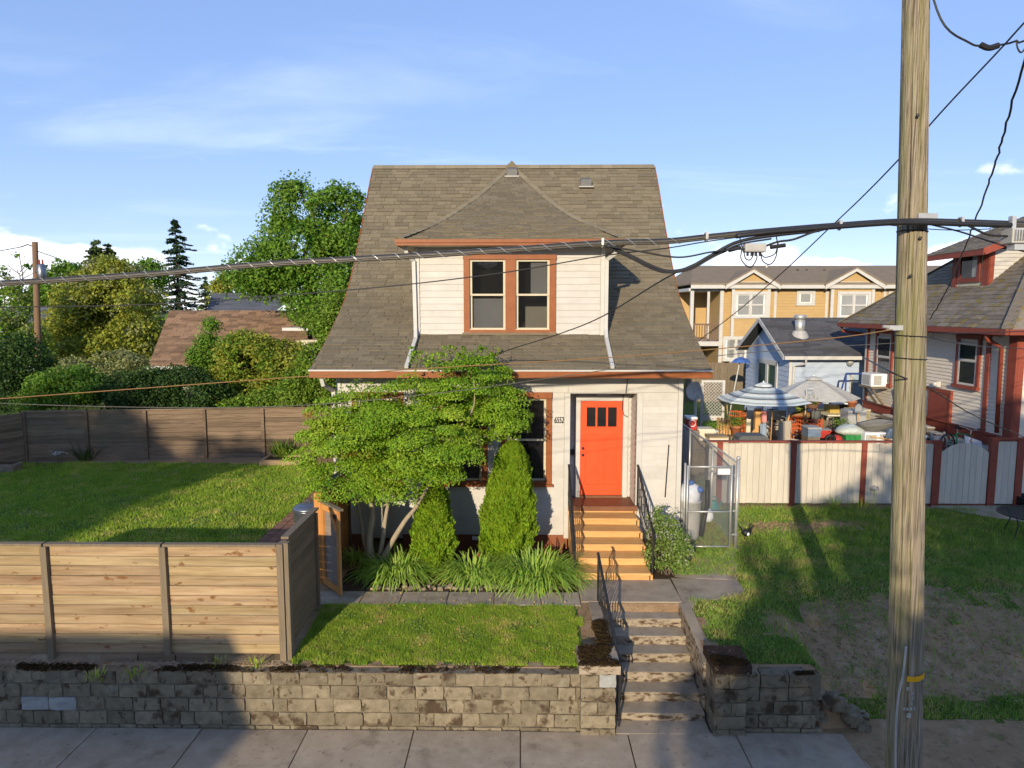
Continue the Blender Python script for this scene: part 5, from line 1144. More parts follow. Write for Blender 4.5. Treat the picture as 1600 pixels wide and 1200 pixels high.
mb.prism([(AX0-.1, AY-.55, AE+.19), (AX1, AY-.55, AE+.19), (AX1, AY+4, rt), (AX0-.1+1.2, AY+4, rt)], (0, 0, .08)); mb.prism([(AX0-.1, AY+9, AE+.19), (AX1, AY+9, AE+.19), (AX1, AY+4, rt), (AX0+1.1, AY+4, rt)], (0, 0, .08)); mb.prism([(AX0-.1, AY-.55, AE+.19), (AX0+1.1, AY+4, rt), (AX0-.1, AY+9, AE+.19)], (0, 0, .08)); mb.obj('roof', 'roof_apartment', ab)
for u in (1260, 1288, 1246): q = P(u, 424, AY+2.6); MB().tube([(q.x, q.y, q.z-.5), (q.x, q.y, q.z+.12)], .06, 6).obj('vent_pipe', 'iron', ab)
# corner balcony at its near end
bx('corner_post', 'white_paint', ab, AX0+.0, AX0+.18, AY-.15, AY+.03, 1.0, AE); bx('corner_post', 'white_paint', ab, AX0+1.62, AX0+1.80, AY-.15, AY+.0, 1.0, AE)
bx('balcony_floor', 'white_paint', ab, AX0-.1, AX0+1.8, AY-.2, AY+4, 3.95, 4.2); bx('balcony_ceiling', 'white_paint', ab, AX0-.1, AX0+1.8, AY-.1, AY+4, AE-.15, AE+.02); bx('balcony_wall', 'wall_ochre', ab, AX0, AX0+1.7, AY+3.0, AY+3.1, 1, AE)
plain('rail_brown', (.16, .10, .07)); bx('balcony_rail', 'rail_brown', ab, AX0+.19, AX0+1.61, AY-.12, AY-.04, 5.1, 5.18); bx('balcony_rail', 'rail_brown', ab, AX0+.19, AX0+1.61, AY-.12, AY-.04, 4.3, 4.36)
for i in range(10): bx('baluster', 'rail_brown', ab, AX0+.25+i*.14, AX0+.29+i*.14, AY-.1, AY-.06, 4.36, 5.1)
lb = bx('trim_board', 'white_paint', ab, AX0+1.81, AX1, AY-.03, AY+.0, 4.12, 4.36)
for u in (1106, 1210, 1290, 1380): q = P(u, 500, AY); bx('trim_board', 'white_paint', ab, q.x-.07, q.x+.07, AY-.032, AY+.0, 4.362, AE-.02)
# grey picket fence in front of the apartments
pf = thing('picket_fence', 'grey weathered plank fence in front of the ochre apartments', 'fence', (9.5, 34, 1))
for i in range(46): bx('picket', 'fence_post', pf, 8.2+i*.16, 8.2+i*.16+.148, 34, 34.03, 1.2, 3.3+.02*(i % 3))
for z in (1.6, 2.9): bx('rail', 'fence_post', pf, 8.2, 15.5, 34.031, 34.1, z, z+.1)
# ------------------------------------------------------------------ the cluttered yard behind the cream fence
YG = 1.36
def umbrella(label, apex, rad, drop, n, stripes, mats, pole_top, rot=.0, vent=True):
    ax = Vector(apex); u = thing('patio_umbrella', label, 'umbrella', (ax.x, ax.y, YG)); mb = MB(); k = len(stripes)
    for i in range(n):
        a0, a1 = 2*math.pi*i/n+rot, 2*math.pi*(i+1)/n+rot
        for j in range(k):
            f0, f1 = j/k, (j+1)/k
            def pt(a, f, sag=0): return (ax.x+math.cos(a)*rad*f, ax.y+math.sin(a)*rad*f, ax.z-drop*(f**1.15)-sag)
            am = (a0+a1)/2; kk = math.cos(math.pi/n)*.985
            def md(f): return (ax.x+math.cos(am)*rad*f*kk, ax.y+math.sin(am)*rad*f*kk, ax.z-drop*(f**1.15)-.035*f)
            v = [pt(a0, f0), md(f0), pt(a1, f0), pt(a0, f1), md(f1), pt(a1, f1)]
            mb.add(v, [(0, 3, 4, 1), (1, 4, 5, 2)], stripes[j])
    mb.obj('canopy', mats, u)
    if vent: MB().lathe([(rad*.20, -.02), (rad*.16, .03), (.02, .10)], (ax.x, ax.y, ax.z-.04), n).obj('vent', mats[0], u)
    MB().tube([(ax.x, ax.y, YG), (ax.x, ax.y, ax.z+.04)], .024, 8).obj('pole', 'metal_pale', u); MB().ball((ax.x, ax.y, ax.z+.07), .035, 8, 6).obj('finial', 'metal_pale', u)
    for i in range(n):
        a = 2*math.pi*i/n+rot; MB().tube([(ax.x, ax.y, ax.z-.05), (ax.x+math.cos(a)*rad*.98, ax.y+math.sin(a)*rad*.98, ax.z-drop-.02)], .010, 4).obj('rib', 'metal_pale', u)
    MB().lathe([(.26, 0), (.26, .06), (.05, .1), (.04, .3)], (ax.x, ax.y, YG-.02), 14).obj('base', 'plastic_grey', u)
plain('canvas_pale', (.56, .60, .58), .85); plain('canvas_dark', (.14, .15, .17), .85); plain('canvas_mid', (.30, .36, .37), .85); plain('canvas_grey', (.44, .43, .39), .85)
umbrella('striped grey and white patio umbrella nearest the chain-link fence', P(1193, 600, 21), 1.42, .50, 6, [0, 0, 0, 1, 0, 0, 2, 2, 1, 0, 0, 2, 1, 0, 0, 2, 0], ['canvas_pale', 'canvas_dark', 'canvas_mid'], 3.5, rot=R(-90))
umbrella('plain grey patio umbrella behind the striped one', P(1272, 590, 22.6), 1.42, .62, 8, [0, 0, 0], ['canvas_grey'], 3.7, rot=R(-68))
# lattice panel
lt_ = thing('lattice_panel', 'white framed garden lattice panel beside the satellite dish', 'lattice', (5.5, 22, YG))
a, b = P(1096, 594, 22), P(1131, 657, 22); x0, x1, z1, z0 = a.x, b.x, a.z, b.z
for q in ((x0, x0+.07, YG, z1), (x1-.08, x1, YG, z1), (x0+.072, x1-.082, z1-.07, z1), (x0+.072, x1-.082, z0, z0+.16)): bx('frame', 'white_paint', lt_, q[0], q[1], 21.98, 22.03, q[2], q[3])
W_, H_ = x1-x0-.15, z1-.07-z0-.16; bx_, bz_ = x0+.07, z0+.16
for s in (1, -1):
    k = -H_
    while k < W_:
        c0, c1 = max(k, 0), min(k+H_, W_)
        if c1-c0 > .03:
            f = (lambda t: t-k) if s > 0 else (lambda t: H_-(t-k)); MB().beam((bx_+c0, 22.0+.008*s, bz_+f(c0)), (bx_+c1, 22.0+.008*s, bz_+f(c1)), .010, .030, up=(0, 1, 0)).obj('slat', 'white_paint', lt_)
        k += .105
# satellite dish
dsh = thing('satellite_dish', 'grey satellite dish on a post beside the white house corner', 'dish', (4.9, 20.6, YG)); c = P(1086, 611, 20.6)
n_ = 20; v = [(c.x, c.y+.07, c.z)]; f = []
for r_, dy in ((.1, .06), (.2, .03), (.27, 0)):
    for i in range(n_): a = 2*math.pi*i/n_; v.append((c.x+r_*math.cos(a), c.y+dy, c.z+r_*1.08*math.sin(a)))
for i in range(n_): f.append((0, 1+i, 1+(i+1) % n_))
for k in range(2):
    for i in range(n_): p_ = 1+k*n_+i; q_ = 1+k*n_+(i+1) % n_; f.append((p_, p_+n_, q_+n_, q_))
MB().add(v, f).obj('reflector', 'plastic_grey', dsh, smooth=True); MB().tube([(c.x, c.y+.1, c.z), (c.x+.05, c.y+.14, c.z-.25), (c.x+.08, c.y+.14, YG)], .05, 8).obj('post', 'plastic_grey', dsh); MB().tube([(c.x, c.y, c.z-.27), (c.x, c.y-.35, c.z-.1)], .012, 5).box(c.x-.03, c.x+.03, c.y-.42, c.y-.34, c.z-.13, c.z-.05).obj('feed_arm', 'plastic_grey', dsh)
# cooler on a crate
c = P(1079, 660, 19.2); co = thing('cooler', 'red picnic cooler with white lid by the chain-link fence', 'cooler', (c.x, 19.2, c.z-.2))
MB().box(c.x-.13, c.x+.15, 19.05, 19.4, c.z-.2, c.z+.1).obj('body', 'red_plastic', co, bevel=.02); MB().box(c.x-.14, c.x+.16, 19.04, 19.41, c.z+.102, c.z+.18).obj('lid', 'white_plastic', co, bevel=.02); MB().torus((c.x+.01, 19.03, c.z+.0), .09, .012, (0, 1, 0), 12, 5).obj('handle', 'white_plastic', co)
cr = thing('crate', 'old wooden crate under the red cooler', 'crate', (c.x, 19.2, 1.2))
for i in range(5): bx('slat', 'fence_post', cr, c.x-.2, c.x+.22, 19.0, 19.02, 1.3+.18*i, 1.3+.18*i+.16)
bx('box_body', 'fence_post', cr, c.x-.19, c.x+.21, 19.022, 19.45, 1.25, c.z-.202)
# orange barrier netting, three rolls
def netting(label, u0, u1, v0, v1, Y, bow, seed):
    a, b = P(u0, v0, Y), P(u1, v1, Y); t = thing('barrier_netting', label, 'netting', (a.x, Y, YG), 'orange plastic netting'); n = 10; z1, z0 = a.z, max(YG, b.z-.25); rows_ = 9
    def q(f, z): return (a.x+(b.x-a.x)*f, Y+bow*math.sin(f*math.pi)+.03*math.sin(f*9+seed), z)
    m2 = MB()
    for i in range(rows_):
        z = z0+(z1-z0)*i/(rows_-1); m2.tube([q(k/n, z+.02*math.sin(k*2+i)) for k in range(n+1)], .022, 4)
    for k in range(n+1): m2.tube([q(k/n, z0), q(k/n, z1)], .010, 4)
    m2.obj('net', 'orange_net', t)
    for k in (0, n): m3 = MB(); p_ = q(k/n, 0); m3.tube([(p_[0], p_[1], YG-.1), (p_[0], p_[1], z1+.12)], .02, 6); m3.obj('stake', 'fence_post', t)
netting('orange plastic netting hung under the striped umbrella edge', 1140, 1164, 642, 690, 21.6, -.15, 1)
netting('orange plastic netting between the bicycle and the shaded basket', 1234, 1257, 652, 690, 21.4, .2, 2)
netting('sunlit orange plastic netting left of the red wagon', 1258, 1284, 655, 690, 21.3, -.25, 3)
# white board leaning, wooden post, storage bench
a, b = P(1166, 641, 23), P(1226, 690, 23); MB().box(a.x, b.x, 22.98, 23.03, YG, a.z).obj('white_sheet', 'cream_board', label='large white board standing behind the bicycle', cat='board')
a, b = P(1180, 644, 21.1), P(1189, 690, 21.1); tp = thing('timber_post', 'sunlit timber post under the striped umbrella', 'post', (a.x, 21.1, YG)); MB().box(a.x, b.x, 21.05, 21.2, YG-.1, a.z+.1).obj('post', 'step_wood', tp); MB().beam((a.x-.25, 21.1, b.z), (a.x+.1, 21.1, b.z+.5), .05, .06).obj('brace', 'step_wood', tp)
a, b = P(1152, 680, 18.6), P(1196, 690, 18.6); sb = thing('storage_bench', 'dark grey ribbed storage box just behind the cream fence', 'storage box', (a.x, 18.6, YG))
MB().box(a.x, b.x, 18.4, 18.9, YG-.1, a.z-.12).obj('body', 'tarp_grey', sb); plain('lid_grey', (.10, .105, .10)); MB().prism([(a.x-.02, 18.38, a.z-.118), (b.x+.02, 18.38, a.z-.118), (b.x, 18.38, a.z-.03), (b.x-.08, 18.38, a.z+.02), (a.x+.08, 18.38, a.z+.02), (a.x, 18.38, a.z-.03)], (0, .54, 0)).obj('lid', 'lid_grey', sb)
for i in range(7): x = a.x+.06+i*(b.x-a.x-.12)/6; bx('lid_rib', 'lid_grey', sb, x-.012, x+.012, 18.37, 18.379, a.z-.1, a.z+.0)
# bicycle, seen nearly end on, handlebar high
def bicycle(label, c, ang, frame, s=1.0, lean=.1):
    t = thing('bicycle', label, 'bicycle', tuple(c)); t.rotation_euler = (0, lean, ang); OFF[t.name] = Vector((0, 0, 0))
    r = .33*s; fw, rw = Vector((.52*s, 0, r)), Vector((-.52*s, 0, r))
    for w in (fw, rw):
        o = MB().torus(w, r-.02, .022, (0, 1, 0), 24, 6).obj('wheel', 'black_paint', t); m2 = MB()
        for i in range(12): a = 2*math.pi*i/12; m2.tube([w, w+Vector((math.cos(a)*(r-.03), 0, math.sin(a)*(r-.03)))], .003, 3)
        m2.torus(w, r-.045, .008, (0, 1, 0), 24, 4); m2.obj('rim', 'galv', o)
    bb = Vector((-.08*s, 0, r-.05)); hd = Vector((.38*s, 0, r+.48*s)); hl = Vector((.42*s, 0, r+.30*s)); stp = Vector((-.22*s, 0, r+.42*s))
    MB().tube([bb, hl], .018, 8).tube([bb, stp], .017, 8).tube([stp, hd], .017, 8).tube([rw, bb], .011, 6).tube([rw, stp], .011, 6).tube([hl, hd], .020, 8).obj('frame', frame, t, smooth=True)
    MB().tube([fw+Vector((0, .05, 0)), hl+Vector((0, .05, 0)), hl], .012, 6).tube([fw-Vector((0, .05, 0)), hl-Vector((0, .05, 0)), hl], .012, 6).obj('fork', frame, t)
    hb = hd+Vector((-.02, 0, .14)); MB().tube([hd, hb], .013, 6).tube([hb+Vector((-.12, -.3, .06)), hb+Vector((0, -.18, .05)), hb, hb+Vector((0, .18, .05)), hb+Vector((-.12, .3, .06))], .012, 6).obj('handlebar', 'galv', t)
    for y in (-.3, .3): MB().tube([hb+Vector((-.12, y, .06)), hb+Vector((-.22, y*1.02, .05))], .018, 6).obj('grip', 'black_paint', t)
    sd_ = stp+Vector((-.03, 0, .14)); MB().tube([stp, sd_], .013, 6).obj('seat_post', 'galv', t); MB().ball(sd_, (.14, .075, .035), 10, 6).obj('saddle', 'black_paint', t, smooth=True)
    MB().torus(bb, .09, .008, (0, 1, 0), 14, 4).tube([bb+Vector((0, -.06, 0)), bb+Vector((.1, -.08, -.12))], .010, 5).tube([bb+Vector((0, .06, 0)), bb+Vector((-.1, .08, .12))], .010, 5).obj('crank', 'galv', t)
    for q in ((.1, -.12, -.12), (-.1, .12, .12)): p_ = bb+Vector(q); MB().box(p_.x-.05, p_.x+.05, p_.y-.04, p_.y+.04, p_.z-.012, p_.z+.012).obj('pedal', 'black_paint', t)
    return t
plain('frame_orange', (.55, .16, .04)); plain('frame_green', (.02, .30, .10)); plain('frame_blue', (.14, .19, .26))
c = P(1215, 700, 21.6); bicycle('orange bicycle parked end-on in front of the white board', (c.x, 21.6, YG), R(-62), 'frame_orange', 1.15, .06)
c = P(1228, 700, 22.2); bicycle('blue bicycle leaning behind the orange one', (c.x, 22.3, YG), R(-110), 'frame_blue', 1.1, -.12)
MB().beam(P(1233, 648, 20.8), P(1222, 700, 20.8), .045, .045).obj('timber_stick', 'step_wood', label='pale timber stick leaning beside the bicycles', cat='stick')
# hanging basket of flowers under the grey umbrella
c = P(1270, 632, 21.6); hb_ = thing('hanging_basket', 'pink flower basket hanging beneath the grey umbrella', 'flower basket', tuple(c))
MB().lathe([(.05, -.16), (.15, -.10), (.19, 0), (.17, .02)], c, 12).obj('basket', 'old_brick', hb_); g = rng(8); p_ = np.array(c)+np.array([0, 0, .08])+g.normal(size=(260, 3))*np.array([.13, .13, .08]); V, F = leaves(p_, unitv(g.normal(size=(260, 3))+np.array([0, -.4, .6])), .06, g); bulk('foliage', V, F, 'leaf_shrub', hb_)
leafmat('petal_pink', (.55, .12, .10), (.65, .25, .12)); p_ = np.array(c)+np.array([0, -.05, .05])+g.normal(size=(120, 3))*np.array([.13, .1, .10]); V, F = leaves(p_, unitv(g.normal(size=(120, 3))+np.array([0, -1, .4])), .05, g); bulk('blossom', V, F, 'petal_pink', hb_)
for s in (-.17, 0, .17): MB().tube([(c.x+s, c.y, c.z), (c.x, c.y, c.z+.45)], .005, 3).obj('chain', 'galv', hb_)
MB().tube([(c.x-.2, c.y+.05, YG), (c.x-.2, c.y+.05, c.z+.5), (c.x, c.y, c.z+.5)], .014, 6).obj('hook_pole', 'metal_pale', hb_)
# yellow kayak-like toy, bench and table further back
a = P(1255, 648, 22.3); ky = MB().ball(a, (.42, .16, .12), 16, 8); ky.obj('toy_boat', 'cable_copper', label='yellow plastic toy boat lying on the bench', cat='toy', smooth=True)
a, b = P(1283, 641, 23.6), P(1310, 641, 23.6); bn = thing('garden_bench', 'yellow slatted bench under the grey umbrella', 'bench', (a.x, 23.6, YG)); plain('bench_yellow', (.55, .40, .10))
for i in range(4): bx('slat', 'bench_yellow', bn, a.x-.1, b.x+.1, 23.4+i*.12, 23.5+i*.12, a.z-.05, a.z)
for x in (a.x, b.x):
    for y in (23.42, 23.8): bx('leg', 'bench_yellow', bn, x-.03, x+.03, y, y+.06, YG-.1, a.z-.052)
a, b = P(1292, 646, 22.9), P(1322, 652, 22.9); tb = thing('garden_table', 'white topped garden table on a bulging pedestal', 'table', (a.x, 22.9, YG))
MB().box(a.x-.1, b.x+.1, 22.6, 23.3, a.z-.06, a.z).obj('table_top', 'cream_board', tb, bevel=.015); MB().lathe([(.22, 0), (.16, .15), (.20, .5), (.10, a.z-YG-.06)], ((a.x+b.x)/2-.2, 22.9, YG-.02), 14).obj('pedestal', 'cream_board', tb, smooth=True)
# red wagon with handle
c = P(1283, 676, 20.6); wg = thing('toy_wagon', 'red plastic toy wagon behind the cream fence', 'wagon', (c.x, 20.6, YG))
zt = c.z+.1; MB().prism([(c.x-.38, 20.4, zt), (c.x-.30, 20.4, zt-.24), (c.x+.26, 20.4, zt-.24), (c.x+.36, 20.4, zt)], (0, .42, 0)).obj('tub', 'red_plastic', wg, bevel=.03); MB().box(c.x-.30, c.x+.28, 20.45, 20.78, zt-.01, zt+.012).obj('lining', 'tarp_grey', wg)
for x in (-.24, .22):
    for y in (20.40, 20.82): MB().torus((c.x+x, y, zt-.33), .10, .035, (0, 1, 0), 14, 6).obj('wheel', 'black_paint', wg)
MB().tube([(c.x+.36, 20.6, zt-.1), (c.x+.2, 20.3, zt+.2), (c.x+.3, 20.2, zt+.24)], .014, 6).obj('handle', 'iron', wg); MB().box(c.x-.4, c.x+.4, 20.3, 20.95, YG-.1, zt-.47).obj('step_box', 'fence_post', wg)
MB().torus(P(1297, 687, 18.6), .11, .05, (.2, 1, .1), 16, 7).obj('tyre', 'black_paint', label='small black tyre hung just behind the cream fence', cat='tyre', smooth=True)
MB().ball(P(1307, 688, 18.8), .16, 14, 8).obj('ball', 'red_plastic', label='dull red ball peeping over the cream fence', cat='ball', smooth=True)
# green wheeled bin with a sack over it
c = P(1330, 690, 19.6); gb = thing('wheeled_bin', 'green wheeled bin with a pale sack thrown over it', 'bin', (c.x, 19.6, YG))
MB().prism([(c.x-.22, 19.35, YG-.1), (c.x+.22, 19.35, YG-.1), (c.x+.28, 19.35, 2.42), (c.x-.28, 19.35, 2.42)], (0, .55, 0)).obj('body', 'green_bin', gb, bevel=.03)
for i in range(3): bx('ridge', 'green_bin', gb, c.x-.15+i*.15-.02, c.x-.15+i*.15+.02, 19.33, 19.349, 1.4, 2.35)
plain('sack_pale', (.48, .52, .46)); m2 = MB().ball((c.x-.05, 19.6, 2.47), (.42, .36, .16), 18, 8); m2.v = [(p_[0], p_[1], p_[2]+.06*mnoise.noise(Vector(p_)*5)-.25*max(0, abs(p_[0]-c.x)-.25)) for p_ in m2.v]; m2.obj('sack', 'sack_pale', gb, smooth=True)
# appliance with a big grey basin on top
c = P(1366, 690, 19.4); ap_ = thing('appliance', 'white kitchen appliance left outdoors beneath a grey basin', 'appliance', (c.x, 19.4, YG))
MB().box(c.x-.42, c.x+.48, 19.1, 19.75, YG-.1, 2.48).obj('body', 'white_plastic', ap_, bevel=.02); bx('side_panel', 'plastic_grey', ap_, c.x-.40, c.x-.10, 19.085, 19.098, 1.5, 2.42); bx('control_strip', 'plastic_grey', ap_, c.x-.02, c.x+.46, 19.085, 19.098, 2.34, 2.44)
MB().tube([(c.x+.08, 19.07, 2.4), (c.x+.13, 19.06, 2.3), (c.x+.10, 19.06, 2.15), (c.x+.16, 19.06, 1.9)], .012, 5).obj('cable', 'iron', ap_)
plain('basin_grey', (.20, .19, .165), .9); m2 = MB(); m2.lathe([(.30, 0), (.42, .06), (.56, .20), (.58, .22), (.50, .20), (.36, .08), (.05, .05)], (c.x+.08, 19.42, 2.50), 22, sy=.72); m2.v = [(p_[0], p_[1], p_[2]+.05*math.sin((p_[0]-c.x)*4)) for p_ in m2.v]
m2.obj('stone_basin', 'basin_grey', label='wide grey basin holding plants on top of the appliance', cat='basin', smooth=True)
c2 = P(1333, 652, 20.4); ab_ = thing('storage_cabinet', 'grey metal cabinet behind the green bin', 'cabinet', (c2.x, 20.4, YG)); MB().box(c2.x-.25, c2.x+.3, 20.2, 20.7, YG-.1, c2.z+.22).obj('body', 'plastic_grey', ab_, bevel=.01)
for x in (c2.x-.23, c2.x+.04): bx('door', 'tarp_grey', ab_, x, x+.24, 20.18, 20.198, 1.5, c2.z+.18)
# long planks stacked on trestles along the red house
pl = thing('plank_stack', 'weathered planks and window frames stacked against the tan house wall', 'lumber', (11.6, 20, YG)); g = random.Random(3)
for i in range(7): piece('plank', 'box', 'fence_post' if i % 2 else 'fence_white', pl, (11.75+g.uniform(-.1, .1), 20.6+g.uniform(-.2, .2), 2.28+i*.045), (.22, 2.6+g.uniform(-.4, .4), .035), (0, g.uniform(-.04, .04), g.uniform(-.08, .08)))
for y in (19.8, 21.4): bx('trestle', 'fence_post', pl, 11.5, 12.0, y, y+.08, YG-.1, 2.255)
piece('plank', 'box', 'cedar_grey', pl, (12.35, 22.2, 2.8), (.04, .16, 1.5), (R(24), 0, 0)); piece('plank', 'box', 'fence_white', pl, (12.38, 22.0, 2.8), (.04, .14, 1.5), (R(-30), 0, 0))
# window air conditioner on a bracket
ac = thing('air_conditioner', 'white window air conditioner propped outside the tan house window', 'air conditioner', (12.4, 23.6, 3.3)); MB().box(12.0, 12.54, 23.42, 24.1, 3.30, 3.74).obj('case', 'white_plastic', ac, bevel=.015); bx('grille', 'plastic_grey', ac, 12.08, 12.34, 23.405, 23.418, 3.36, 3.68); bx('grille', 'plastic_grey', ac, 11.985, 11.998, 23.5, 24.0, 3.36, 3.68)
for i in range(6): bx('louvre', 'tarp_grey', ac, 12.08, 12.34, 23.398, 23.404, 3.38+i*.05, 3.40+i*.05)
bx('bracket_shelf', 'fence_post', ac, 11.95, 12.545, 23.3, 24.2, 3.24, 3.298); MB().beam((12.05, 23.5, 3.24), (12.5, 23.5, 2.66), .06, .06).beam((12.05, 24.0, 3.24), (12.5, 24.0, 2.66), .06, .06).obj('prop', 'fence_post', ac)
# blue swing frame in front of the cottage
sg = thing('swing_frame', 'dark blue metal swing frame in front of the blue cottage', 'swing', (12, 24.6, YG)); a = P(1322, 584, 24.6); plain('navy', (.02, .05, .22))
MB().tube([(a.x, 24.6, a.z), (a.x+2.0, 24.6, a.z)], .035, 8).obj('cross_bar', 'navy', sg)
for dx_ in (0, 2.0):
    for dy_ in (-.6, .6): MB().tube([(a.x+dx_, 24.6, a.z), (a.x+dx_-.25*(1 if dx_ == 0 else -1), 24.6+dy_, YG)], .028, 6).obj('leg', 'navy', sg)
# folded blue sunshade behind, near the picket fence
a = P(1158, 562, 30); ns = thing('beach_umbrella', 'small royal blue sunshade by the cottage gable', 'umbrella', (a.x, 30, 1.3)); MB().lathe([(.42, -.02), (.3, .12), (.05, .22)], (a.x, 30, a.z-.1), 8).obj('canopy', 'blue_plastic', ns); MB().tube([(a.x-.45, 30, 1.2), (a.x, 30, a.z+.25)], .03, 6).obj('pole', 'metal_pale', ns)
# heap behind the arched gate: a green child's bicycle on toys, and corrugated sheet
c = P(1498, 690, 18.2); bicycle('green child bicycle piled behind the arched gate', (c.x, 18.3, 1.95), R(20), 'frame_green', .85, .3)
hp = thing('toy_heap', 'heap of dark toys and tools below the green child bicycle', 'heap', (c.x, 18.4, YG)); g = random.Random(5); tc_ = ['black_paint', 'plastic_grey', 'frame_blue', 'white_plastic', 'red_paint', 'tarp_grey']
for i in range(26):
    q = Vector((c.x+g.uniform(-.75, .6), 18.5+g.uniform(-.25, .4), 1.4+g.random()*1.05)); k = i % 3; m2 = MB()
    if k == 0: m2.torus(q, .13, .03, (g.uniform(-1, 1), 1, g.uniform(-.5, .5)), 14, 5); nm = 'toy_wheel'
    elif k == 1: m2.beam(q, q+Vector((g.uniform(-.4, .4), g.uniform(-.1, .1), g.uniform(.05, .35))), .04, .05); nm = 'tool_handle'
    else: m2.box(q.x-.12, q.x+.12, q.y-.1, q.y+.1, q.z-.08, q.z+.08); nm = 'toy_box'
    m2.obj(nm, tc_[g.randrange(6)], hp)
a, b = P(1515, 684, 18.0), P(1542, 694, 18.0); cs_ = thing('sheet_stack', 'pale corrugated sheets leaning behind the arched gate', 'sheet', (a.x, 18, YG))
for i in range(3): MB().prism([(a.x+.03*i, 17.9+i*.05, YG-.1), (b.x+.03*i, 17.9+i*.05, YG-.1), (b.x+.03*i, 18.2+i*.05, b.z+.02), (a.x+.03*i, 18.2+i*.05, a.z+.02)], (0, .02, 0)).obj('sheet', 'wall_blue' if i else 'white_plastic', cs_)
# bags, jug, hose reel and mesh table on the neighbour's path
c = PZ(1561, 785, 1.09); tb_ = thing('shopping_bag', 'teal shopping bag with a white mark by the red fence post', 'bag', tuple(c)); m2 = MB(); m2.prism([(c.x-.14, c.y-.07, c.z), (c.x+.14, c.y-.07, c.z), (c.x+.17, c.y-.06, c.z+.27), (c.x+.05, c.y-.05, c.z+.24), (c.x-.16, c.y-.06, c.z+.28)], (0, .15, 0)); m2.obj('body', 'teal_plastic', tb_, bevel=.02)
MB().prism([(c.x+.0, c.y-.093, c.z+.05), (c.x+.09, c.y-.093, c.z+.06), (c.x+.06, c.y-.093, c.z+.14), (c.x+.02, c.y-.093, c.z+.13)], (0, .004, 0)).obj('mark', 'white_plastic', tb_)
for s in (-.08, .08): MB().torus((c.x, c.y+s*.6, c.z+.26), .07, .010, (0, 1, 0), 12, 4).obj('handle', 'teal_plastic', tb_)
c = PZ(1583, 783, 1.09); jg = thing('plastic_jug', 'blue plastic jug beside the teal bag', 'jug', tuple(c)); MB().lathe([(.10, 0), (.12, .04), (.12, .18), (.05, .25), (.045, .30)], c, 12).obj('body', 'blue_plastic', jg, smooth=True); MB().torus((c.x+.1, c.y, c.z+.2), .06, .014, (0, 1, 0), 10, 5).obj('handle', 'blue_plastic', jg); MB().lathe([(.05, 0), (.05, .03)], (c.x, c.y, c.z+.30), 10).obj('cap', 'white_plastic', jg)
c = PZ(1600, 793, 1.09); hr = thing('garden_hose', 'dark coiled hose lying against the house by the blue jug', 'hose', (c.x, c.y, 1.08))
for k in range(5): MB().torus((c.x+.35, c.y+.2, 1.12+.04*k), .34-.02*(k % 2), .028, (0, 0, 1), 24, 6).obj('coil', 'black_paint', hr, smooth=True)
c = P(1606, 802, 14.6); mt = thing('mesh_table', 'round black wire mesh garden table at the path edge', 'table', (c.x, 14.6, 1.08)); rr_ = .62; tz = 1.55; cc = PZ(1612, 803, tz)
m2 = MB()
for k in np.linspace(-.58, .58, 25):
    h_ = math.sqrt(max(.001, rr_**2-k*k)); m2.tube([(cc.x+k, cc.y-h_, tz), (cc.x+k, cc.y+h_, tz)], .006, 3, cap=False); m2.tube([(cc.x-h_, cc.y+k, tz), (cc.x+h_, cc.y+k, tz)], .006, 3, cap=False)
m2.obj('mesh_top', 'iron', mt); MB().torus((cc.x, cc.y, tz), rr_, .016, (0, 0, 1), 32, 6).obj('rim', 'iron', mt)
for k in range(4): a = k*math.pi/2+.4; MB().tube([(cc.x+math.cos(a)*.5, cc.y+math.sin(a)*.5, tz), (cc.x+math.cos(a)*.42, cc.y+math.sin(a)*.42, 1.35), (cc.x+math.cos(a)*.55, cc.y+math.sin(a)*.55, .98)], .012, 5).obj('leg', 'iron', mt)
# pale flower head on a stalk before the fence
c = PZ(1368, 790, 1.05); fl_ = thing('allium_flower', 'pale round flower head on a tall stalk before the fence', 'flower', tuple(c)); t_ = P(1366, 763, c.y); MB().tube([c, t_], .008, 5).obj('stalk', 'leaf_lily', fl_); g = rng(12); p_ = np.array(t_)+unitv(g.normal(size=(140, 3)))*.08*np.array([1.3, 1, .8]); leafmat('petal_lilac', (.42, .42, .50), (.55, .55, .62)); V, F = leaves(p_, unitv(p_-np.array(t_)), .035, g); bulk('flower_head', V, F, 'petal_lilac', fl_)
# ------------------------------------------------------------------ small things in the main yard
c = PZ(483, 850, 1.0); tcn = thing('metal_bin', 'galvanised metal bin with domed lid behind the side fence', 'bin', tuple(c)); plain('bin_metal', (.20, .22, .25), .35, .8); MB().lathe([(.25, 0), (.27, .06), (.28, .36), (.285, .38), (.28, .40), (.29, .74), (.30, .76)], c, 20).obj('body', 'bin_metal', tcn, smooth=True); MB().lathe([(.31, .765), (.31, .80), (.24, .85), (.08, .88)], c, 20).obj('lid', 'bin_metal', tcn, smooth=True); MB().torus((c.x, c.y, c.z+.90), .05, .012, (0, 1, 0), 12, 5).obj('handle', 'bin_metal', tcn)
rbd = thing('raised_bed', 'low timber raised bed at the back corner of the lawn', 'planter', (-8, 20.9, 1)); a, b = PZ(405, 727, 1.04), PZ(470, 727, 1.04)
for q in ((a.x, b.x, a.y, a.y+.08), (a.x, b.x, a.y+.8, a.y+.88), (a.x, a.x+.08, a.y+.082, a.y+.798), (b.x-.08, b.x, a.y+.082, a.y+.798)): bx('plank', 'fence_new', rbd, *q, .98, 1.20)
bx('soil', 'mulch', rbd, a.x+.08, b.x-.08, a.y+.08, a.y+.8, .98, 1.14)
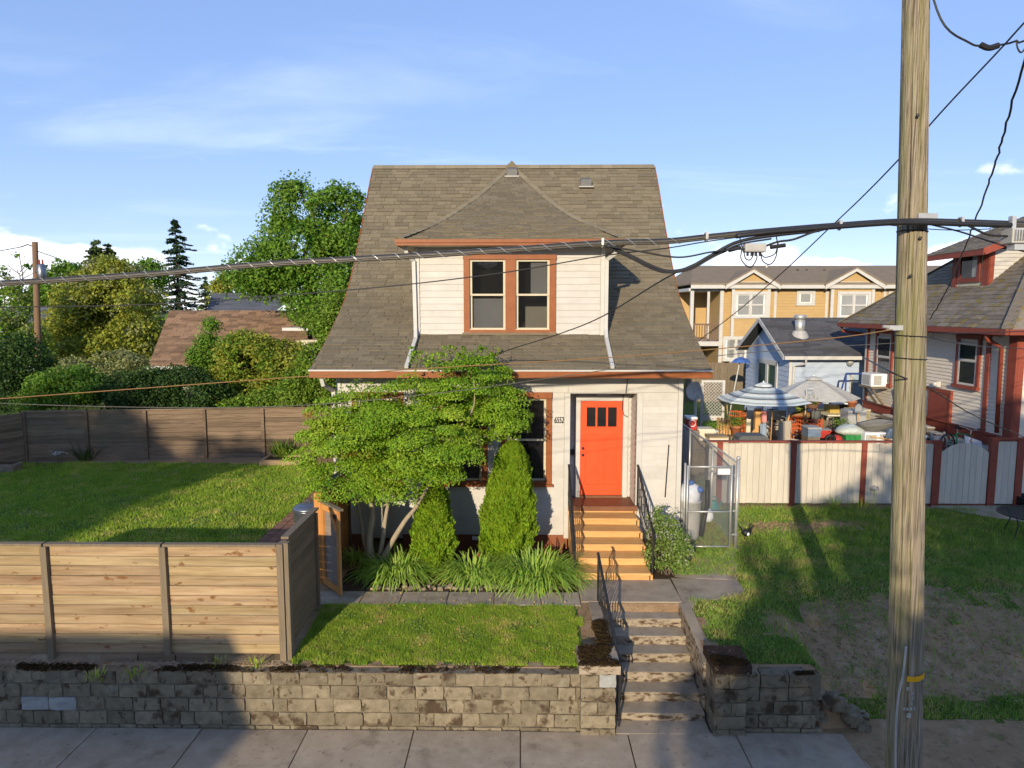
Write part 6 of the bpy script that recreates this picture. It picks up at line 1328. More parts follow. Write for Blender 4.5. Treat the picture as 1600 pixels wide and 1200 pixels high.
a = PZ(8, 738, 1.03); bk_ = thing('stone_planter', 'dark stone trough at the far edge of the lawn', 'planter', tuple(a)); MB().prism([(a.x-.5, a.y, 1.0), (a.x+.22, a.y, 1.0), (a.x+.26, a.y, 1.26), (a.x-.5, a.y, 1.26)], (0, .4, 0)).obj('trough', 'rock', bk_, bevel=.02); bx('soil', 'mulch', bk_, a.x-.44, a.x+.18, a.y+.05, a.y+.35, 1.2, 1.268)
c = P(742, 843, 13.9); bx('tap_box', 'white_plastic', hs, c.x-.06, c.x+.06, 13.96, 14.03, c.z-.03, c.z+.03)
# stones edging the bed
g = random.Random(31); sbd = thing('stone_border', 'border of rounded grey stones between the planting bed and the path', 'stone border', (-.8, 11.65, .97))
for i in range(34):
    x = -2.6+i*.105+g.uniform(-.03, .03); y = 11.62+g.uniform(0, .12)
    piece('stone', 'stone%d' % g.randrange(5), 'rock', sbd, (x, y, .99+g.uniform(-.01, .02)), (g.uniform(.05, .12), g.uniform(.05, .10), g.uniform(.04, .07)), (g.uniform(-.3, .3), g.uniform(-.3, .3), g.uniform(0, 3)))

# ------------------------------------------------------------------ more of the yard clutter, each piece for itself
def pot(label, u, v, Y, r, h, m, plant=None, seed=0):
    c = P(u, v, Y); z0 = c.z-h; t = thing('plant_pot', label, 'plant pot', (c.x, Y, z0))
    MB().lathe([(r*.7, 0), (r*.95, h*.8), (r*1.08, h*.82), (r*1.08, h), (r*.9, h), (r*.85, h*.9)], (c.x, Y, z0), 14).obj('pot', m, t, smooth=True)
    if plant:
        g = rng(seed); q = np.array(c)+np.array([0, 0, r*.8])+g.normal(size=(260, 3))*np.array([r, r, r*.8])*.7; V, F = leaves(q, unitv(g.normal(size=(260, 3))+np.array([0, -.5, .8])), r*.35, g); bulk('foliage', V, F, plant, t)
    MB().box(c.x-r*1.3, c.x+r*1.3, Y-r*1.2, Y+r*1.2, YG-.1, z0-.002).obj('stand', 'fence_post', t)
def chair(label, u, v, Y, ang, m):
    c = P(u, v, Y); t = thing('garden_chair', label, 'chair', (c.x, Y, YG)); t.rotation_euler = (0, 0, ang); OFF[t.name] = Vector((0, 0, 0)); h = max(.8, c.z-YG)
    for i in range(4): bx('seat_slat', m, t, -.24, .24, -.22+i*.115, -.12+i*.115, .42, .44)
    for i in range(5): bx('back_slat', m, t, -.22+i*.095, -.15+i*.095, .24, .262, .45, h)
    for x in (-.23, .23):
        bx('leg', m, t, x-.02, x+.02, -.22, -.18, 0, .418); bx('leg', m, t, x-.02, x+.02, .264, .30, 0, h-.02); bx('armrest', m, t, x-.03, x+.03, -.22, .26, .62, .65)
def crate(label, u, v, Y, w, h, m, lid=None):
    c = P(u, v, Y); t = thing('storage_crate', label, 'crate', (c.x, Y, c.z-h)); n = max(2, int(h/.1))
    MB().box(c.x-w/2, c.x+w/2, Y-.2, Y+.25, c.z-h, c.z-.01).obj('box_body', m, t)
    for i in range(n): bx('slat', m, t, c.x-w/2-.01, c.x+w/2+.01, Y-.222, Y-.202, c.z-h+i*h/n+.01, c.z-h+(i+1)*h/n-.01)
    if lid: bx('lid', lid, t, c.x-w/2-.02, c.x+w/2+.02, Y-.23, Y+.27, c.z-.008, c.z+.035)
    bx('plinth', 'fence_post', t, c.x-w/2, c.x+w/2, Y-.19, Y+.24, YG-.12, c.z-h-.002)
plain('lime_plastic', (.24, .30, .07)); plain('terracotta', (.42, .15, .07)); plain('blue_cloth', (.22, .28, .36)); plain('pink_cloth', (.60, .25, .24)); plain('yellow_plastic', (.42, .30, .07)); plain('khaki', (.30, .26, .14))
pot('terracotta pot with a bushy plant beside the orange netting', 1150, 665, 20.2, .16, .3, 'terracotta', 'leaf_light', 1)
pot('white pot with green plant under the lattice panel', 1114, 672, 19.8, .15, .28, 'white_plastic', 'leaf_big_maple', 2)
pot('dark pot with trailing plant beside the bin', 1313, 668, 20.0, .16, .3, 'black_paint', 'leaf_light', 3)
pot('terracotta pot on the white garden table', 1331, 626, 24.0, .17, .3, 'terracotta', None)
pot('lime planter hanging low near the timber post', 1252, 636, 22.9, .2, .26, 'lime_plastic', 'leaf_light', 5)
chair('pale wooden garden chair facing the bicycles', 1238, 660, 20.4, .5, 'fence_white'); chair('brown wooden garden chair by the chain-link fence', 1128, 655, 20.6, -.6, 'step_wood'); chair('dark garden chair near the red wagon', 1300, 655, 21.6, 2.6, 'fence_post')
crate('yellow plastic crate below the grey umbrella', 1300, 632, 23.2, .3, .3, 'yellow_plastic'); crate('black storage box behind the yellow bench', 1312, 630, 24.2, .55, .4, 'black_paint', 'white_plastic'); crate('blue grey tool chest on a plinth by the orange netting', 1268, 668, 19.6, .35, .25, 'frame_blue', 'tarp_grey'); crate('khaki crate near the cottage door', 1340, 640, 22.4, .6, .35, 'khaki', 'fence_white')
crate('cream carton by the chain-link fence', 1100, 668, 19.6, .5, .35, 'cream_board'); crate('low pale box with open flaps beside the cooler', 1120, 682, 18.8, .5, .2, 'cream_board', 'fence_new')
def cloth(label, u, v0, v1, Y, w, m, seed):
    a, b = P(u, v0, Y), P(u, v1, Y); mb = MB(); n = 7
    for i in range(n):
        for j in range(2): x = a.x-w/2+w*i/(n-1); mb.v.append((x+(.03*math.sin(seed+i) if j else 0), Y+.04*math.sin(i*1.9+seed), (a.z, b.z)[j]))
    for i in range(n-1): mb.f.append((2*i, 2*i+2, 2*i+3, 2*i+1)); mb.m.append(0)
    base = list(mb.v); k = len(base); mb.v += [(x, y+.012, z) for x, y, z in base]
    for i in range(n-1): mb.f.append((k+2*i, k+2*i+1, k+2*i+3, k+2*i+2)); mb.m.append(0)
    mb.obj('hanging_cloth', m, label=label, cat='cloth', smooth=True)
cloth('pink towel hanging from the striped umbrella edge', 1194, 643, 660, 20.6, .14, 'pink_cloth', 1); cloth('blue towel hanging beside the timber post', 1193, 662, 684, 20.5, .2, 'blue_cloth', 2); cloth('grey coat hanging under the grey umbrella', 1276, 642, 664, 21.8, .3, 'lid_grey', 3)
def tool(label, p, q, head, m='step_wood'):
    t = thing('garden_tool', label, 'tool', tuple(P(*p))); a, b = P(*p), P(*q); MB().tube([a, b], .014, 6).obj('shaft', m, t); d = (b-a).normalized()
    if head == 'rake':
        MB().beam(b-Vector((.16, 0, 0)), b+Vector((.16, 0, 0)), .025, .025).obj('head', 'iron', t)
        for i in range(7): MB().tube([b+Vector((-.15+i*.05, 0, 0)), b+Vector((-.15+i*.05, -.02, .08))], .005, 4).obj('tine', 'iron', t)
    else: MB().prism([b+Vector((-.1, 0, 0)), b+Vector((.1, 0, 0)), b+Vector((.09, 0, .2)), b+Vector((0, 0, .28)), b+Vector((-.09, 0, .2))], (0, .012, 0)).obj('blade', 'galv', t)
tool('upright rake leaning near the bicycles', (1204, 690, 20.9), (1207, 640, 20.9), 'rake'); tool('spade leaning on the grey cabinet', (1345, 690, 19.9), (1341, 645, 19.9), 'spade'); tool('long broom handle beside the lattice panel', (1138, 692, 20.4), (1136, 632, 20.4), 'rake')
tyr = thing('wheelbarrow', 'upturned grey wheelbarrow behind the cream fence by the pole', 'wheelbarrow', (10.2, 19.5, YG)); c = P(1398, 678, 19.2); MB().prism([(c.x-.35, 19.0, c.z-.1), (c.x+.3, 19.0, c.z-.1), (c.x+.2, 19.0, c.z+.18), (c.x-.25, 19.0, c.z+.18)], (0, .5, 0)).obj('tray', 'frame_blue', tyr, bevel=.03); MB().torus((c.x+.4, 19.25, c.z-.3), .18, .05, (0, 1, 0), 16, 6).obj('wheel', 'black_paint', tyr)
for y in (19.05, 19.45): MB().tube([(c.x+.4, 19.25, c.z-.3), (c.x-.3, y, c.z-.12), (c.x-.75, y, c.z-.05)], .02, 6).obj('handle', 'step_wood', tyr); MB().tube([(c.x-.3, y, c.z-.12), (c.x-.3, y, YG-.1)], .018, 6).obj('leg', 'iron', tyr)
# ------------------------------------------------------------------ planting
def blob(u, v, Y, rx, rz, ry=None):
    c = P(u, v, Y); k = Y/FPX; return (c.x, c.y, c.z, rx*k, (ry if ry is not None else (rx+rz)/2*k), rz*k)
def strips(base, dirs, length, width, sag, g, segs=6, m='leaf_lily', parent=None, name='foliage'):
    """arching strap leaves"""
    n = len(base); t = np.linspace(0, 1, segs+1); V = np.empty((n, segs+1, 2, 3), np.float32)
    side = unitv(np.cross(dirs, np.array([[0, 0, 1.]])))
    for i, s in enumerate(t):
        c = base+dirs*(length*s)[:, None]; c[:, 2] -= sag*s**2.2; w = width*(1-.85*s**2)*(.55+.45*min(1, s*4))
        V[:, i, 0] = c-side*w/2; V[:, i, 1] = c+side*w/2
    idx = np.arange(n*(segs+1)*2).reshape(n, segs+1, 2); F = np.stack([idx[:, :-1, 0], idx[:, :-1, 1], idx[:, 1:, 1], idx[:, 1:, 0]], -1).reshape(-1, 4)
    return bulk(name, V.reshape(-1, 3), F, m, parent)
def lily(label, u, v, Y, rad, n, seed, h=.62):
    c = PZ(u, v, .96); t = thing('daylily', label, 'plant', (c.x, c.y, .95), 'daylilies along the path'); g = rng(seed)
    a = g.uniform(0, 2*np.pi, n); rr = rad*.45*np.sqrt(g.random(n)); b = np.stack([c.x+np.cos(a)*rr, c.y+.15+np.sin(a)*rr*.6, np.full(n, .95)], 1)
    a2 = a+g.normal(size=n)*.5; el = g.uniform(.55, 1.3, n); d = np.stack([np.cos(a2)*np.cos(el), np.sin(a2)*np.cos(el)*.9-.08, np.sin(el)], 1); L = h*g.uniform(.75, 1.35, n)
    strips(b, unitv(d), L, .028, L*g.uniform(.45, 1.0, n), g, parent=t); return t
def arbor(label, u0, u1, vt, vb, Y, seed, n, taper=1.0, leanx=0.0):
    c = PZ((u0+u1)/2, vb-6, .97); k = c.y/FPX; R0 = (u1-u0)/2*k; top = P((u0+u1)/2, vt, c.y).z; H = top-.97; t = thing('arborvitae', label, 'shrub', (c.x, c.y, .96), 'golden green evergreen shrubs'); g = rng(seed)
    f = g.random(n)**.9; a = g.uniform(0, 2*np.pi, n)
    rad = R0*np.where(f < .35, .82+.18*np.sin(f/.35*np.pi/2), np.cos(np.clip((f-.35)/.65, 0, 1)*np.pi/2)**taper)*(1+.12*np.sin(a*4+f*7)+.09*np.sin(a*7-f*17)+.05*np.sin(a*13+f*31))*g.uniform(.80, 1.05, n)
    C = np.stack([c.x+leanx*f+np.cos(a)*rad, c.y+np.sin(a)*rad, .97+H*f], 1); o = np.stack([np.cos(a), np.sin(a), np.zeros(n)], 1)
    T = unitv(o*.55+np.array([0, 0, 1.])+g.normal(size=(n, 3))*.28); Nn = unitv(np.cross(T, np.cross(o+g.normal(size=(n, 3))*.6, T)))
    s = (.060*g.uniform(.6, 1.3, n))[:, None]; Bn = np.cross(T, Nn); V = np.empty((n, 4, 3), np.float32)
    V[:, 0] = C-T*s*.4; V[:, 2] = C+T*s; V[:, 1] = C+Bn*s*.26+T*s*.35; V[:, 3] = C-Bn*s*.26+T*s*.35
    bulk('foliage', V.reshape(-1, 3), np.arange(4*n).reshape(n, 4), 'leaf_arbor', t)
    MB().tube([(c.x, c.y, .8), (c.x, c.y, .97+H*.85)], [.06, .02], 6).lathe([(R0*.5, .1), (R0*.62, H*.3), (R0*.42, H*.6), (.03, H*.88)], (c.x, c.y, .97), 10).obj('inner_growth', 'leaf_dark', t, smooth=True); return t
arbor('squat golden evergreen shrub between two lilies', 647, 708, 752, 893, 12.6, 1, 36000, .5)
arbor('tall golden evergreen shrub reaching the front window', 752, 828, 692, 884, 12.6, 2, 60000, .5, .14)
lily('spreading daylily nearest the open gate', 618, 905, 12.1, .8, 520, 3, .9)
lily('daylily clump between the two evergreen shrubs', 742, 908, 12.1, .75, 480, 4, .85)
lily('large daylily clump beside the wooden steps', 840, 912, 12.1, 1.05, 800, 5, 1.0)
lily('small shaded daylily behind the open gate', 552, 880, 12.6, .35, 70, 6, .5)
# japanese maple
YM = 12.55
MBL = [blob(535, 668, YM, 78, 48), blob(500, 705, YM-.1, 48, 34), blob(575, 640, YM+.2, 70, 34), blob(640, 625, YM+.3, 70, 38), blob(600, 700, YM-.6, 80, 46), blob(665, 690, YM-.5, 78, 60), blob(720, 640, YM+.1, 70, 62),
       blob(772, 620, YM+.3, 48, 40), blob(770, 655, YM+.2, 40, 26), blob(745, 582, YM+.4, 48, 30), blob(700, 590, YM+.3, 40, 30), blob(548, 745, YM-.3, 62, 30), blob(620, 748, YM-.5, 76, 30), blob(684, 730, YM-.3, 44, 26), blob(590, 770, YM-.2, 40, 22)]
jm = thing('japanese_maple', 'spreading bright green maple in front of the white house', 'tree', tuple(PZ(585, 888, .95))); g = rng(21)
def pads(blobs, n, g, pr=(.22, .46), per=420, leaf=.044):
    B = np.array(blobs); vol = (B[:, 3]*B[:, 4]*B[:, 5])**.8; w = g.choice(len(B), n, p=vol/vol.sum()); d = unitv(g.normal(size=(n, 3))); rad = .45+.55*g.random(n)**.5
    c = B[w, :3]+d*B[w, 3:6]*rad[:, None]; C = []; Nn = []
    for k in range(n):
        m = int(per*g.uniform(.5, 1.2)); r = g.uniform(*pr); a = g.uniform(0, 2*np.pi, m); q = r*np.sqrt(g.random(m)); out = d[k]*np.array([1, 1, .3])
        x = np.cos(a)*q; y = np.sin(a)*q; tilt = .22*(x*out[0]+y*out[1]); z = -tilt-.55*(q/r)**2*r*.32+g.normal(size=m)*.028
        C.append(c[k]+np.stack([x, y, z], 1)); Nn.append(unitv(np.stack([x/r*.5+out[0]*.25, y/r*.5+out[1]*.25-.45, np.full(m, .75)], 1)+g.normal(size=(m, 3))*.40))
    C = np.concatenate(C); Nn = np.concatenate(Nn); return leaves(C, Nn, leaf, g, .62)
V, F = pads(MBL+[blob(795, 640, YM+.2, 30, 42), blob(520, 690, YM-.2, 60, 40)], 205, g, (.18, .46), 520); bulk('crown', V, F, 'leaf_maple', jm)
p_, nr_ = crown_points([(*q[:3], q[3]*.9, q[4]*.9, q[5]*.85) for q in MBL], 330, 40, .17, g, .5, .35, .6); V, F = leaves(p_, nr_, .046, g, .6); bulk('crown', V, F, 'leaf_maple', jm)
leafmat('leaf_maple_warm', (.26, .26, .03), (.34, .20, .03), rand=.3); V, F = pads([blob(580, 690, YM-.3, 60, 40), blob(700, 690, YM-.3, 50, 40), blob(500, 660, YM, 30, 20)], 9, g, (.1, .22), 160); bulk('crown', V, F, 'leaf_maple_warm', jm)
p_, nr_ = crown_points([blob(700, 560, YM+.4, 55, 20), blob(750, 555, YM+.3, 30, 14), blob(560, 612, YM+.3, 45, 14), blob(640, 596, YM+.3, 30, 12), blob(645, 562, YM+.5, 8, 28)], 130, 16, .12, g, .6, .2, .6); V, F = leaves(p_, nr_, .055, g, .7); bulk('crown', V, F, 'leaf_maple', jm)
mb = MB(); b0 = PZ(583, 888, .93); f1, f2, f3 = P(578, 800, YM), P(600, 790, YM-.05), P(645, 790, YM-.1)
def stem(pts, r0, r1, m2=None):
    pts = catmull([Vector(q) for q in pts], 5); (m2 or mb).tube(pts, [r0+(r1-r0)*i/(len(pts)-1) for i in range(len(pts))], 8)
stem([b0, P(577, 845, YM), P(582, 800, YM), P(570, 760, YM), P(535, 710, YM)], .085, .02); stem([b0+Vector((.08, 0, 0)), P(597, 850, YM-.05), P(603, 805, YM-.05), P(612, 760, YM), P(622, 690, YM), P(640, 620, YM+.2)], .055, .012)
stem([b0+Vector((.12, -.02, 0)), P(605, 860, YM-.1), P(632, 815, YM-.15), P(655, 785, YM-.1), P(690, 720, YM), P(735, 640, YM+.2)], .065, .014); stem([b0+Vector((-.02, .05, 0)), P(570, 850, YM+.1), P(560, 790, YM+.1), P(545, 750, YM)], .05, .015)
for q in ((612, 740, 590, 690), (622, 700, 660, 660), (690, 720, 760, 680), (735, 650, 740, 590), (570, 760, 530, 740), (655, 785, 640, 740), (600, 790, 640, 745), (625, 690, 600, 640)): stem([P(q[0], q[1], YM), P((q[0]+q[2])/2+4, (q[1]+q[3])/2+6, YM-.1), P(q[2], q[3], YM-.1)], .02, .006)
mb.obj('trunk', 'bark_pale', jm, smooth=True)
# variegated shrub right of the steps
c = PZ(1045, 898, .98); sh = thing('variegated_shrub', 'leafy shrub with pale edged leaves beside the wooden steps', 'shrub', tuple(c)); g = rng(5)
SB = [blob(1045, 850, c.y, 34, 38), blob(1035, 815, c.y+.1, 20, 24), blob(1060, 870, c.y-.1, 24, 26), blob(1025, 870, c.y, 16, 26)]
p_, nr_ = crown_points(SB, 420, 16, .09, g, .8, .3, .5); V, F = leaves(p_, nr_, .05, g, .6); bulk('foliage', V, F, 'leaf_shrub', sh); p_, nr_ = crown_points([blob(1040, 815, c.y, 26, 26), blob(1060, 860, c.y-.1, 24, 24)], 60, 10, .08, g, .8, .7, .5); V, F = leaves(p_, nr_, .035, g, .5); bulk('foliage', V, F, 'leaf_white', sh)
mb = MB()
for i in range(7): limb(mb, (c.x+g.normal()*.05, c.y, .9), (c.x+g.normal()*.25, c.y+g.normal()*.1, 1.6), .012, .004, g)
mb.obj('stem', 'bark', sh)
# ------------------------------------------------------------------ trees and hedges beyond the back fence
tree('maple_tree', 'tall dark green maple rising behind the left gable of the white house', (-9.0, 31, 1), [blob(520, 350, 31, 48, 62), blob(470, 400, 31, 70, 70), blob(420, 420, 30.5, 50, 46), blob(540, 420, 31, 45, 75), blob(455, 330, 31.5, 40, 45), blob(510, 465, 30, 62, 55), blob(398, 440, 31, 46, 26), blob(465, 295, 31.5, 22, 22), blob(545, 310, 31, 26, 30)], 'leaf_big_maple', .26, 560, 46, .72, 31, .3, shell=.55)
tree('ivy_tree', 'bright leafy vine tree against the left side of the white house', (-6.3, 23.6, 1), [blob(520, 520, 23.6, 28, 55), blob(500, 580, 23.4, 40, 50), blob(530, 470, 23.8, 22, 40), blob(470, 610, 23.2, 34, 34), blob(490, 500, 24, 26, 24)], 'leaf_light', .17, 460, 26, .36, 32, .1)
tree('yellow_tree', 'broad yellow green tree beside the brown roofed house', (-25.5, 42, 1), [blob(175, 500, 42, 80, 80), blob(120, 520, 42, 60, 62), blob(225, 520, 41, 46, 70), blob(180, 440, 42.5, 52, 40), blob(130, 465, 42, 45, 40), blob(150, 560, 40, 75, 46), blob(95, 570, 40, 40, 36)], 'leaf_yellow', .34, 800, 34, .85, 33, .35, extra=('leaf_pale', .10))
tree('pale_shrub_tree', 'pale yellow green bushy tree in front of the brown roof', (-11.6, 26.5, 1), [blob(395, 565, 26.5, 62, 46), blob(440, 590, 26, 46, 44), blob(350, 590, 26.3, 32, 34), blob(385, 540, 26.8, 30, 24), blob(450, 560, 26.8, 30, 30), blob(400, 620, 26, 80, 26)], 'leaf_yellow', .19, 520, 34, .45, 34, .12, extra=('leaf_light', .3))
def con(name, label, u, v, Y, r, m, seed, **k): q = P(u, v, Y); return conifer(name, label, (q.x, Y, 1), q.z-1, r, m, seed, **k)
con('spruce_tree', 'tall dark pointed spruce standing alone on the skyline', 273, 342, 68, 5.2, 'needle_dark', 35, leaf=.5, whorls=26, per=44)
con('conifer_tree', 'narrow pointed conifer above the yellow green tree', 149, 374, 56, 4.6, 'needle_mid', 36, leaf=.42, whorls=30, per=36)
con('conifer_tree', 'slimmer twin conifer just right of the narrow pointed one', 168, 380, 57, 3.6, 'needle_mid', 37, leaf=.42, whorls=28, per=36)
con('conifer_tree', 'small conifer in the gap left of the grey roof', 320, 432, 84, 3.4, 'needle_mid', 38, leaf=.5, whorls=20, per=30)
tree('dark_tree', 'rounded dark tree left of the twin conifers', (-29, 50, 1), [blob(105, 440, 50, 34, 34), blob(80, 470, 50, 34, 32), blob(230, 430, 52, 30, 26)], 'leaf_big_maple', .4, 260, 20, .7, 39, .2)
tree('olive_tree', 'olive green tree behind the grey roof', (-31, 78, 1), [blob(358, 450, 78, 22, 26), blob(385, 445, 78, 22, 24), blob(340, 462, 78, 16, 18)], 'leaf_yellow', .6, 150, 20, 1.0, 40, .2)
tree('edge_tree', 'open feathery tree at the picture edge behind the distant pole', (-27.5, 36, 1), [blob(20, 480, 36, 30, 36), blob(8, 530, 36, 34, 44), blob(45, 540, 36, 30, 36), blob(0, 440, 36.4, 20, 26)], 'leaf_light', .26, 260, 18, .5, 41, .16, extra=('leaf_pale', .2))
# small bare tree on the skyline
bt = thing('bare_tree', 'thin nearly leafless tree beside the distant utility pole', 'tree', (-28, 38, 1)); mb = MB(); g = rng(3); t0 = P(31, 500, 38); t1 = P(30, 400, 38); limb(mb, (t0.x, 38, 1), t1, .09, .02, g, 8, .02)
for i in range(14):
    f = g.uniform(.45, .95); a = Vector((t0.x, 38, 1)).lerp(t1, f); s_ = 1 if i % 2 else -1; b = a+Vector((s_*g.uniform(.4, 1.3), g.normal()*.4, g.uniform(.5, 1.4))); limb(mb, a, b, .03, .008, g, 4, .05)
mb.obj('trunk', 'bark', bt); p_, nr_ = crown_points([blob(40, 410, 38, 10, 14), blob(20, 455, 38, 18, 16)], 14, 10, .3, g); V, F = leaves(p_, nr_, .25, g); bulk('crown', V, F, 'leaf_big_maple', bt)
# hedges right behind the fence
HD = [('dense dark hedge bush in the far fence corner', [blob(30, 570, 25, 50, 52), blob(10, 600, 24.5, 40, 50)], 'leaf_dark', 51), ('low feathery green bush along the back fence', [blob(110, 605, 24, 62, 34), blob(60, 620, 23.8, 40, 30)], 'leaf_big_maple', 52),
      ('dark hedge bush below the brown roof edge', [blob(200, 615, 24.4, 60, 36), blob(245, 600, 25, 40, 30)], 'leaf_dark', 53), ('dark leafy bush below the middle of the brown roof', [blob(290, 610, 25, 46, 46), blob(330, 625, 24.4, 40, 36)], 'leaf_dark', 54), ('climbing green bush in front of the brown shingles', [blob(318, 568, 28, 20, 30), blob(324, 540, 28.1, 12, 22), blob(328, 515, 28.3, 9, 20)], 'leaf_big_maple', 55),
      ('leafy bush behind the fence beside the vine tree', [blob(440, 632, 24.2, 60, 26), blob(380, 640, 24, 40, 22)], 'leaf_light', 56)]
for lb_, bl, m_, sd_ in HD: tree('hedge_bush', lb_, (bl[0][0], bl[0][1], 1), bl, m_, .17, 330, 22, .36, sd_, .06, cat='bush', group='bushes behind the back fence', shell=.4)
tree('pale_bush', 'pale silvery bush at the foot of the yellow green tree', (-21, 34, 1), [blob(110, 590, 33, 50, 30), blob(190, 575, 33.5, 46, 30)], 'leaf_pale', .24, 300, 20, .45, 57, .08, cat='bush')
tree('garden_tree', 'small dark tree between the cottage and the red trimmed house', (14.5, 29.5, 1), [(15.5, 33, 3, 1.5, 1.5, 1.6)], 'leaf_dark', .3, 60, 16, .5, 58, .1)
tree('far_tree', 'dark far tree seen past the apartment balcony', (8.2, 52, 1), [(8.4, 52, 5, 2.2, 2, 3.0)], 'leaf_big_maple', .4, 90, 18, .7, 59, .16)
# weeds and flag leaves along the back fence, small plants in the bed
def tuft(name, label, c, n, h, seed, m='leaf_lily', w=.03, spread=.2, cat='plant', group=None):
    g = rng(seed); t = thing(name, label, cat, tuple(c), group); a = g.uniform(0, 2*np.pi, n); b = np.array(c)[None]+np.stack([np.cos(a), np.sin(a), 0*a], 1)*spread*.4*g.random(n)[:, None]; el = g.uniform(.9, 1.5, n); d = np.stack([np.cos(a)*np.cos(el), np.sin(a)*np.cos(el), np.sin(el)], 1)
    L = h*g.uniform(.6, 1.2, n); strips(b, d, L, w, L*g.uniform(.05, .5, n), g, 4, m, t, 'foliage'); return t
tuft('iris_plant', 'dark sword leaved plant before the back fence', PZ(133, 720, 1.02), 40, .85, 61, 'leaf_dark', .05, .5); tuft('fence_weed', 'tall weed with thin stems against the sunlit back fence', PZ(305, 712, 1.02), 14, .9, 62, 'leaf_light', .03, .4); tuft('garden_plant', 'bushy yellow green plant in the raised bed', PZ(440, 712, 1.14), 120, .6, 63, 'leaf_light', .05, .9)
tuft('grass_tuft', 'grass tuft at the foot of the cream fence under the pole shadow', PZ(1303, 793, 1.04), 60, .38, 64, 'grass_lawn', .012, .4); tuft('grass_tuft', 'broad weed tuft at the second red post of the cream fence', PZ(1345, 792, 1.04), 90, .34, 65, 'grass_lawn', .012, .9)
for i, (u, v) in enumerate(((210, 1055), (150, 1060), (340, 1035), (400, 1040))): tuft('fence_weed', ['small weed on the soil strip near the pale blocks', 'low weed on the soil strip below the middle fence post', 'green weed at the fence foot by the shadow edge', 'low green weed clump by the corner post'][i], PZ(u, v, .87), 40, .13, 70+i, 'grass_lawn', .012, .4)
c = P(92, 707, 21.5); ww = thing('white_flower', 'white flower cluster on the shaded back fence', 'flower', tuple(c)); g = rng(2); p_ = np.array(c)+g.normal(size=(60, 3))*np.array([.12, .04, .05])+np.array([0, -.06, 0]); V, F = leaves(p_, unitv(g.normal(size=(60, 3))+np.array([0, -1, .3])), .06, g); bulk('blossom', V, F, 'white_paint', ww); MB().tube([(c.x, c.y-.06, 1.0), (c.x, c.y-.06, c.z)], .008, 4).obj('stalk', 'leaf_dark', ww)
# ------------------------------------------------------------------ grass
def scatter(x0, x1, y0, y1, n, seed, thin=1.0):
    g = rng(seed); X = g.uniform(x0, x1, n); Y = g.uniform(y0, y1, n); return X, Y, g.random(n)
def lay_grass(name, label, box, n, h, w, m, seed, lean=.6):
    X, Y, r = scatter(*box, n, seed); gx, gy = np.floor(X/.11).astype(int), np.floor(Y/.11).astype(int); key = gx*100003+gy; uk, inv = np.unique(key, return_inverse=True)
    cx = np.zeros(len(uk)); cy = np.zeros(len(uk)); np.add.at(cx, inv, X); np.add.at(cy, inv, Y); cnt = np.bincount(inv); d = lawn_density(cx/cnt, cy/cnt)[inv]
    k = r < d; return blades(name, label, X[k], Y[k], Gz, h, w, m, seed+1, lean)
lay_grass('grass', 'mown sunlit front lawn between the path and the block wall', (-3.4, 1.1, 9.25, 10.96), 130000, .05, .012, 'grass_lawn', 1)
lay_grass('grass', 'dry straw in the front lawn', (-3.6, 1.1, 9.25, 10.96), 26000, .038, .010, 'grass_dry', 3)
lay_grass('grass', 'wide back lawn behind the board fence', (-20, -5.5, 9.6, 21.6), 300000, .065, .018, 'grass_lawn', 5)
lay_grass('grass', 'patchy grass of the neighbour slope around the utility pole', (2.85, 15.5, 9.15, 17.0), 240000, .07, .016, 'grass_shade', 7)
lay_grass('grass', 'dead straw stalks on the bare slope by the pole', (3.2, 11, 9.3, 16.8), 26000, .06, .008, 'grass_dry', 21, 1.4)
lay_grass('grass', 'dry straw mixed into the back lawn', (-20, -5.5, 9.6, 21.6), 20000, .05, .014, 'grass_dry', 23)
lay_grass('grass', 'rough grass in the yard behind the cream fence', (3.4, 12.5, 13.7, 30), 45000, .09, .022, 'grass_lawn', 9)
# litter of pebbles and chips on bare soil
g = rng(17); mb = MB()
for i in range(3000):
    k = i % 3
    if k == 0: x, y = g.uniform(-9, -3.2), g.uniform(9.2, 9.36)
    elif k == 1: x, y = g.uniform(4.4, 10.5), g.uniform(9.3, 12.5)
    else: x, y = g.uniform(-2.8, .9), g.uniform(11.65, 13.5)
    r = g.uniform(.006, .018)*(1.5 if g.random() < .15 else 1); z = float(Gz(x, y)); mb.ball((x, y, z), (r*1.4, r, r*.7), 5, 4)
mb.obj('gravel', 'rock', label='pebbles and chips scattered on bare soil', kind='stuff')

g = rng(19); mb = MB()
for i in range(1500):
    x, y = g.uniform(4.5, 10), g.uniform(9.4, 12.2)
    if i % 4 == 0: x, y = g.uniform(5, 8.2), g.uniform(14.9, 15.6)
    r = g.uniform(.008, .032)*(1.4 if g.random() < .1 else 1); z = float(Gz(x, y)); b0_ = len(mb.v); mb.ball((x, y, z), (r*1.3, r, r*.7), 6, 4)
    for q in range(b0_, len(mb.v)): v_ = mb.v[q]; k = 1+.3*g.normal(); mb.v[q] = (x+(v_[0]-x)*k, y+(v_[1]-y)*k, z+(v_[2]-z)*max(.2, k))
mb.obj('dirt_clods', 'dirt', label='clods of dry soil on the bare slope', kind='stuff')
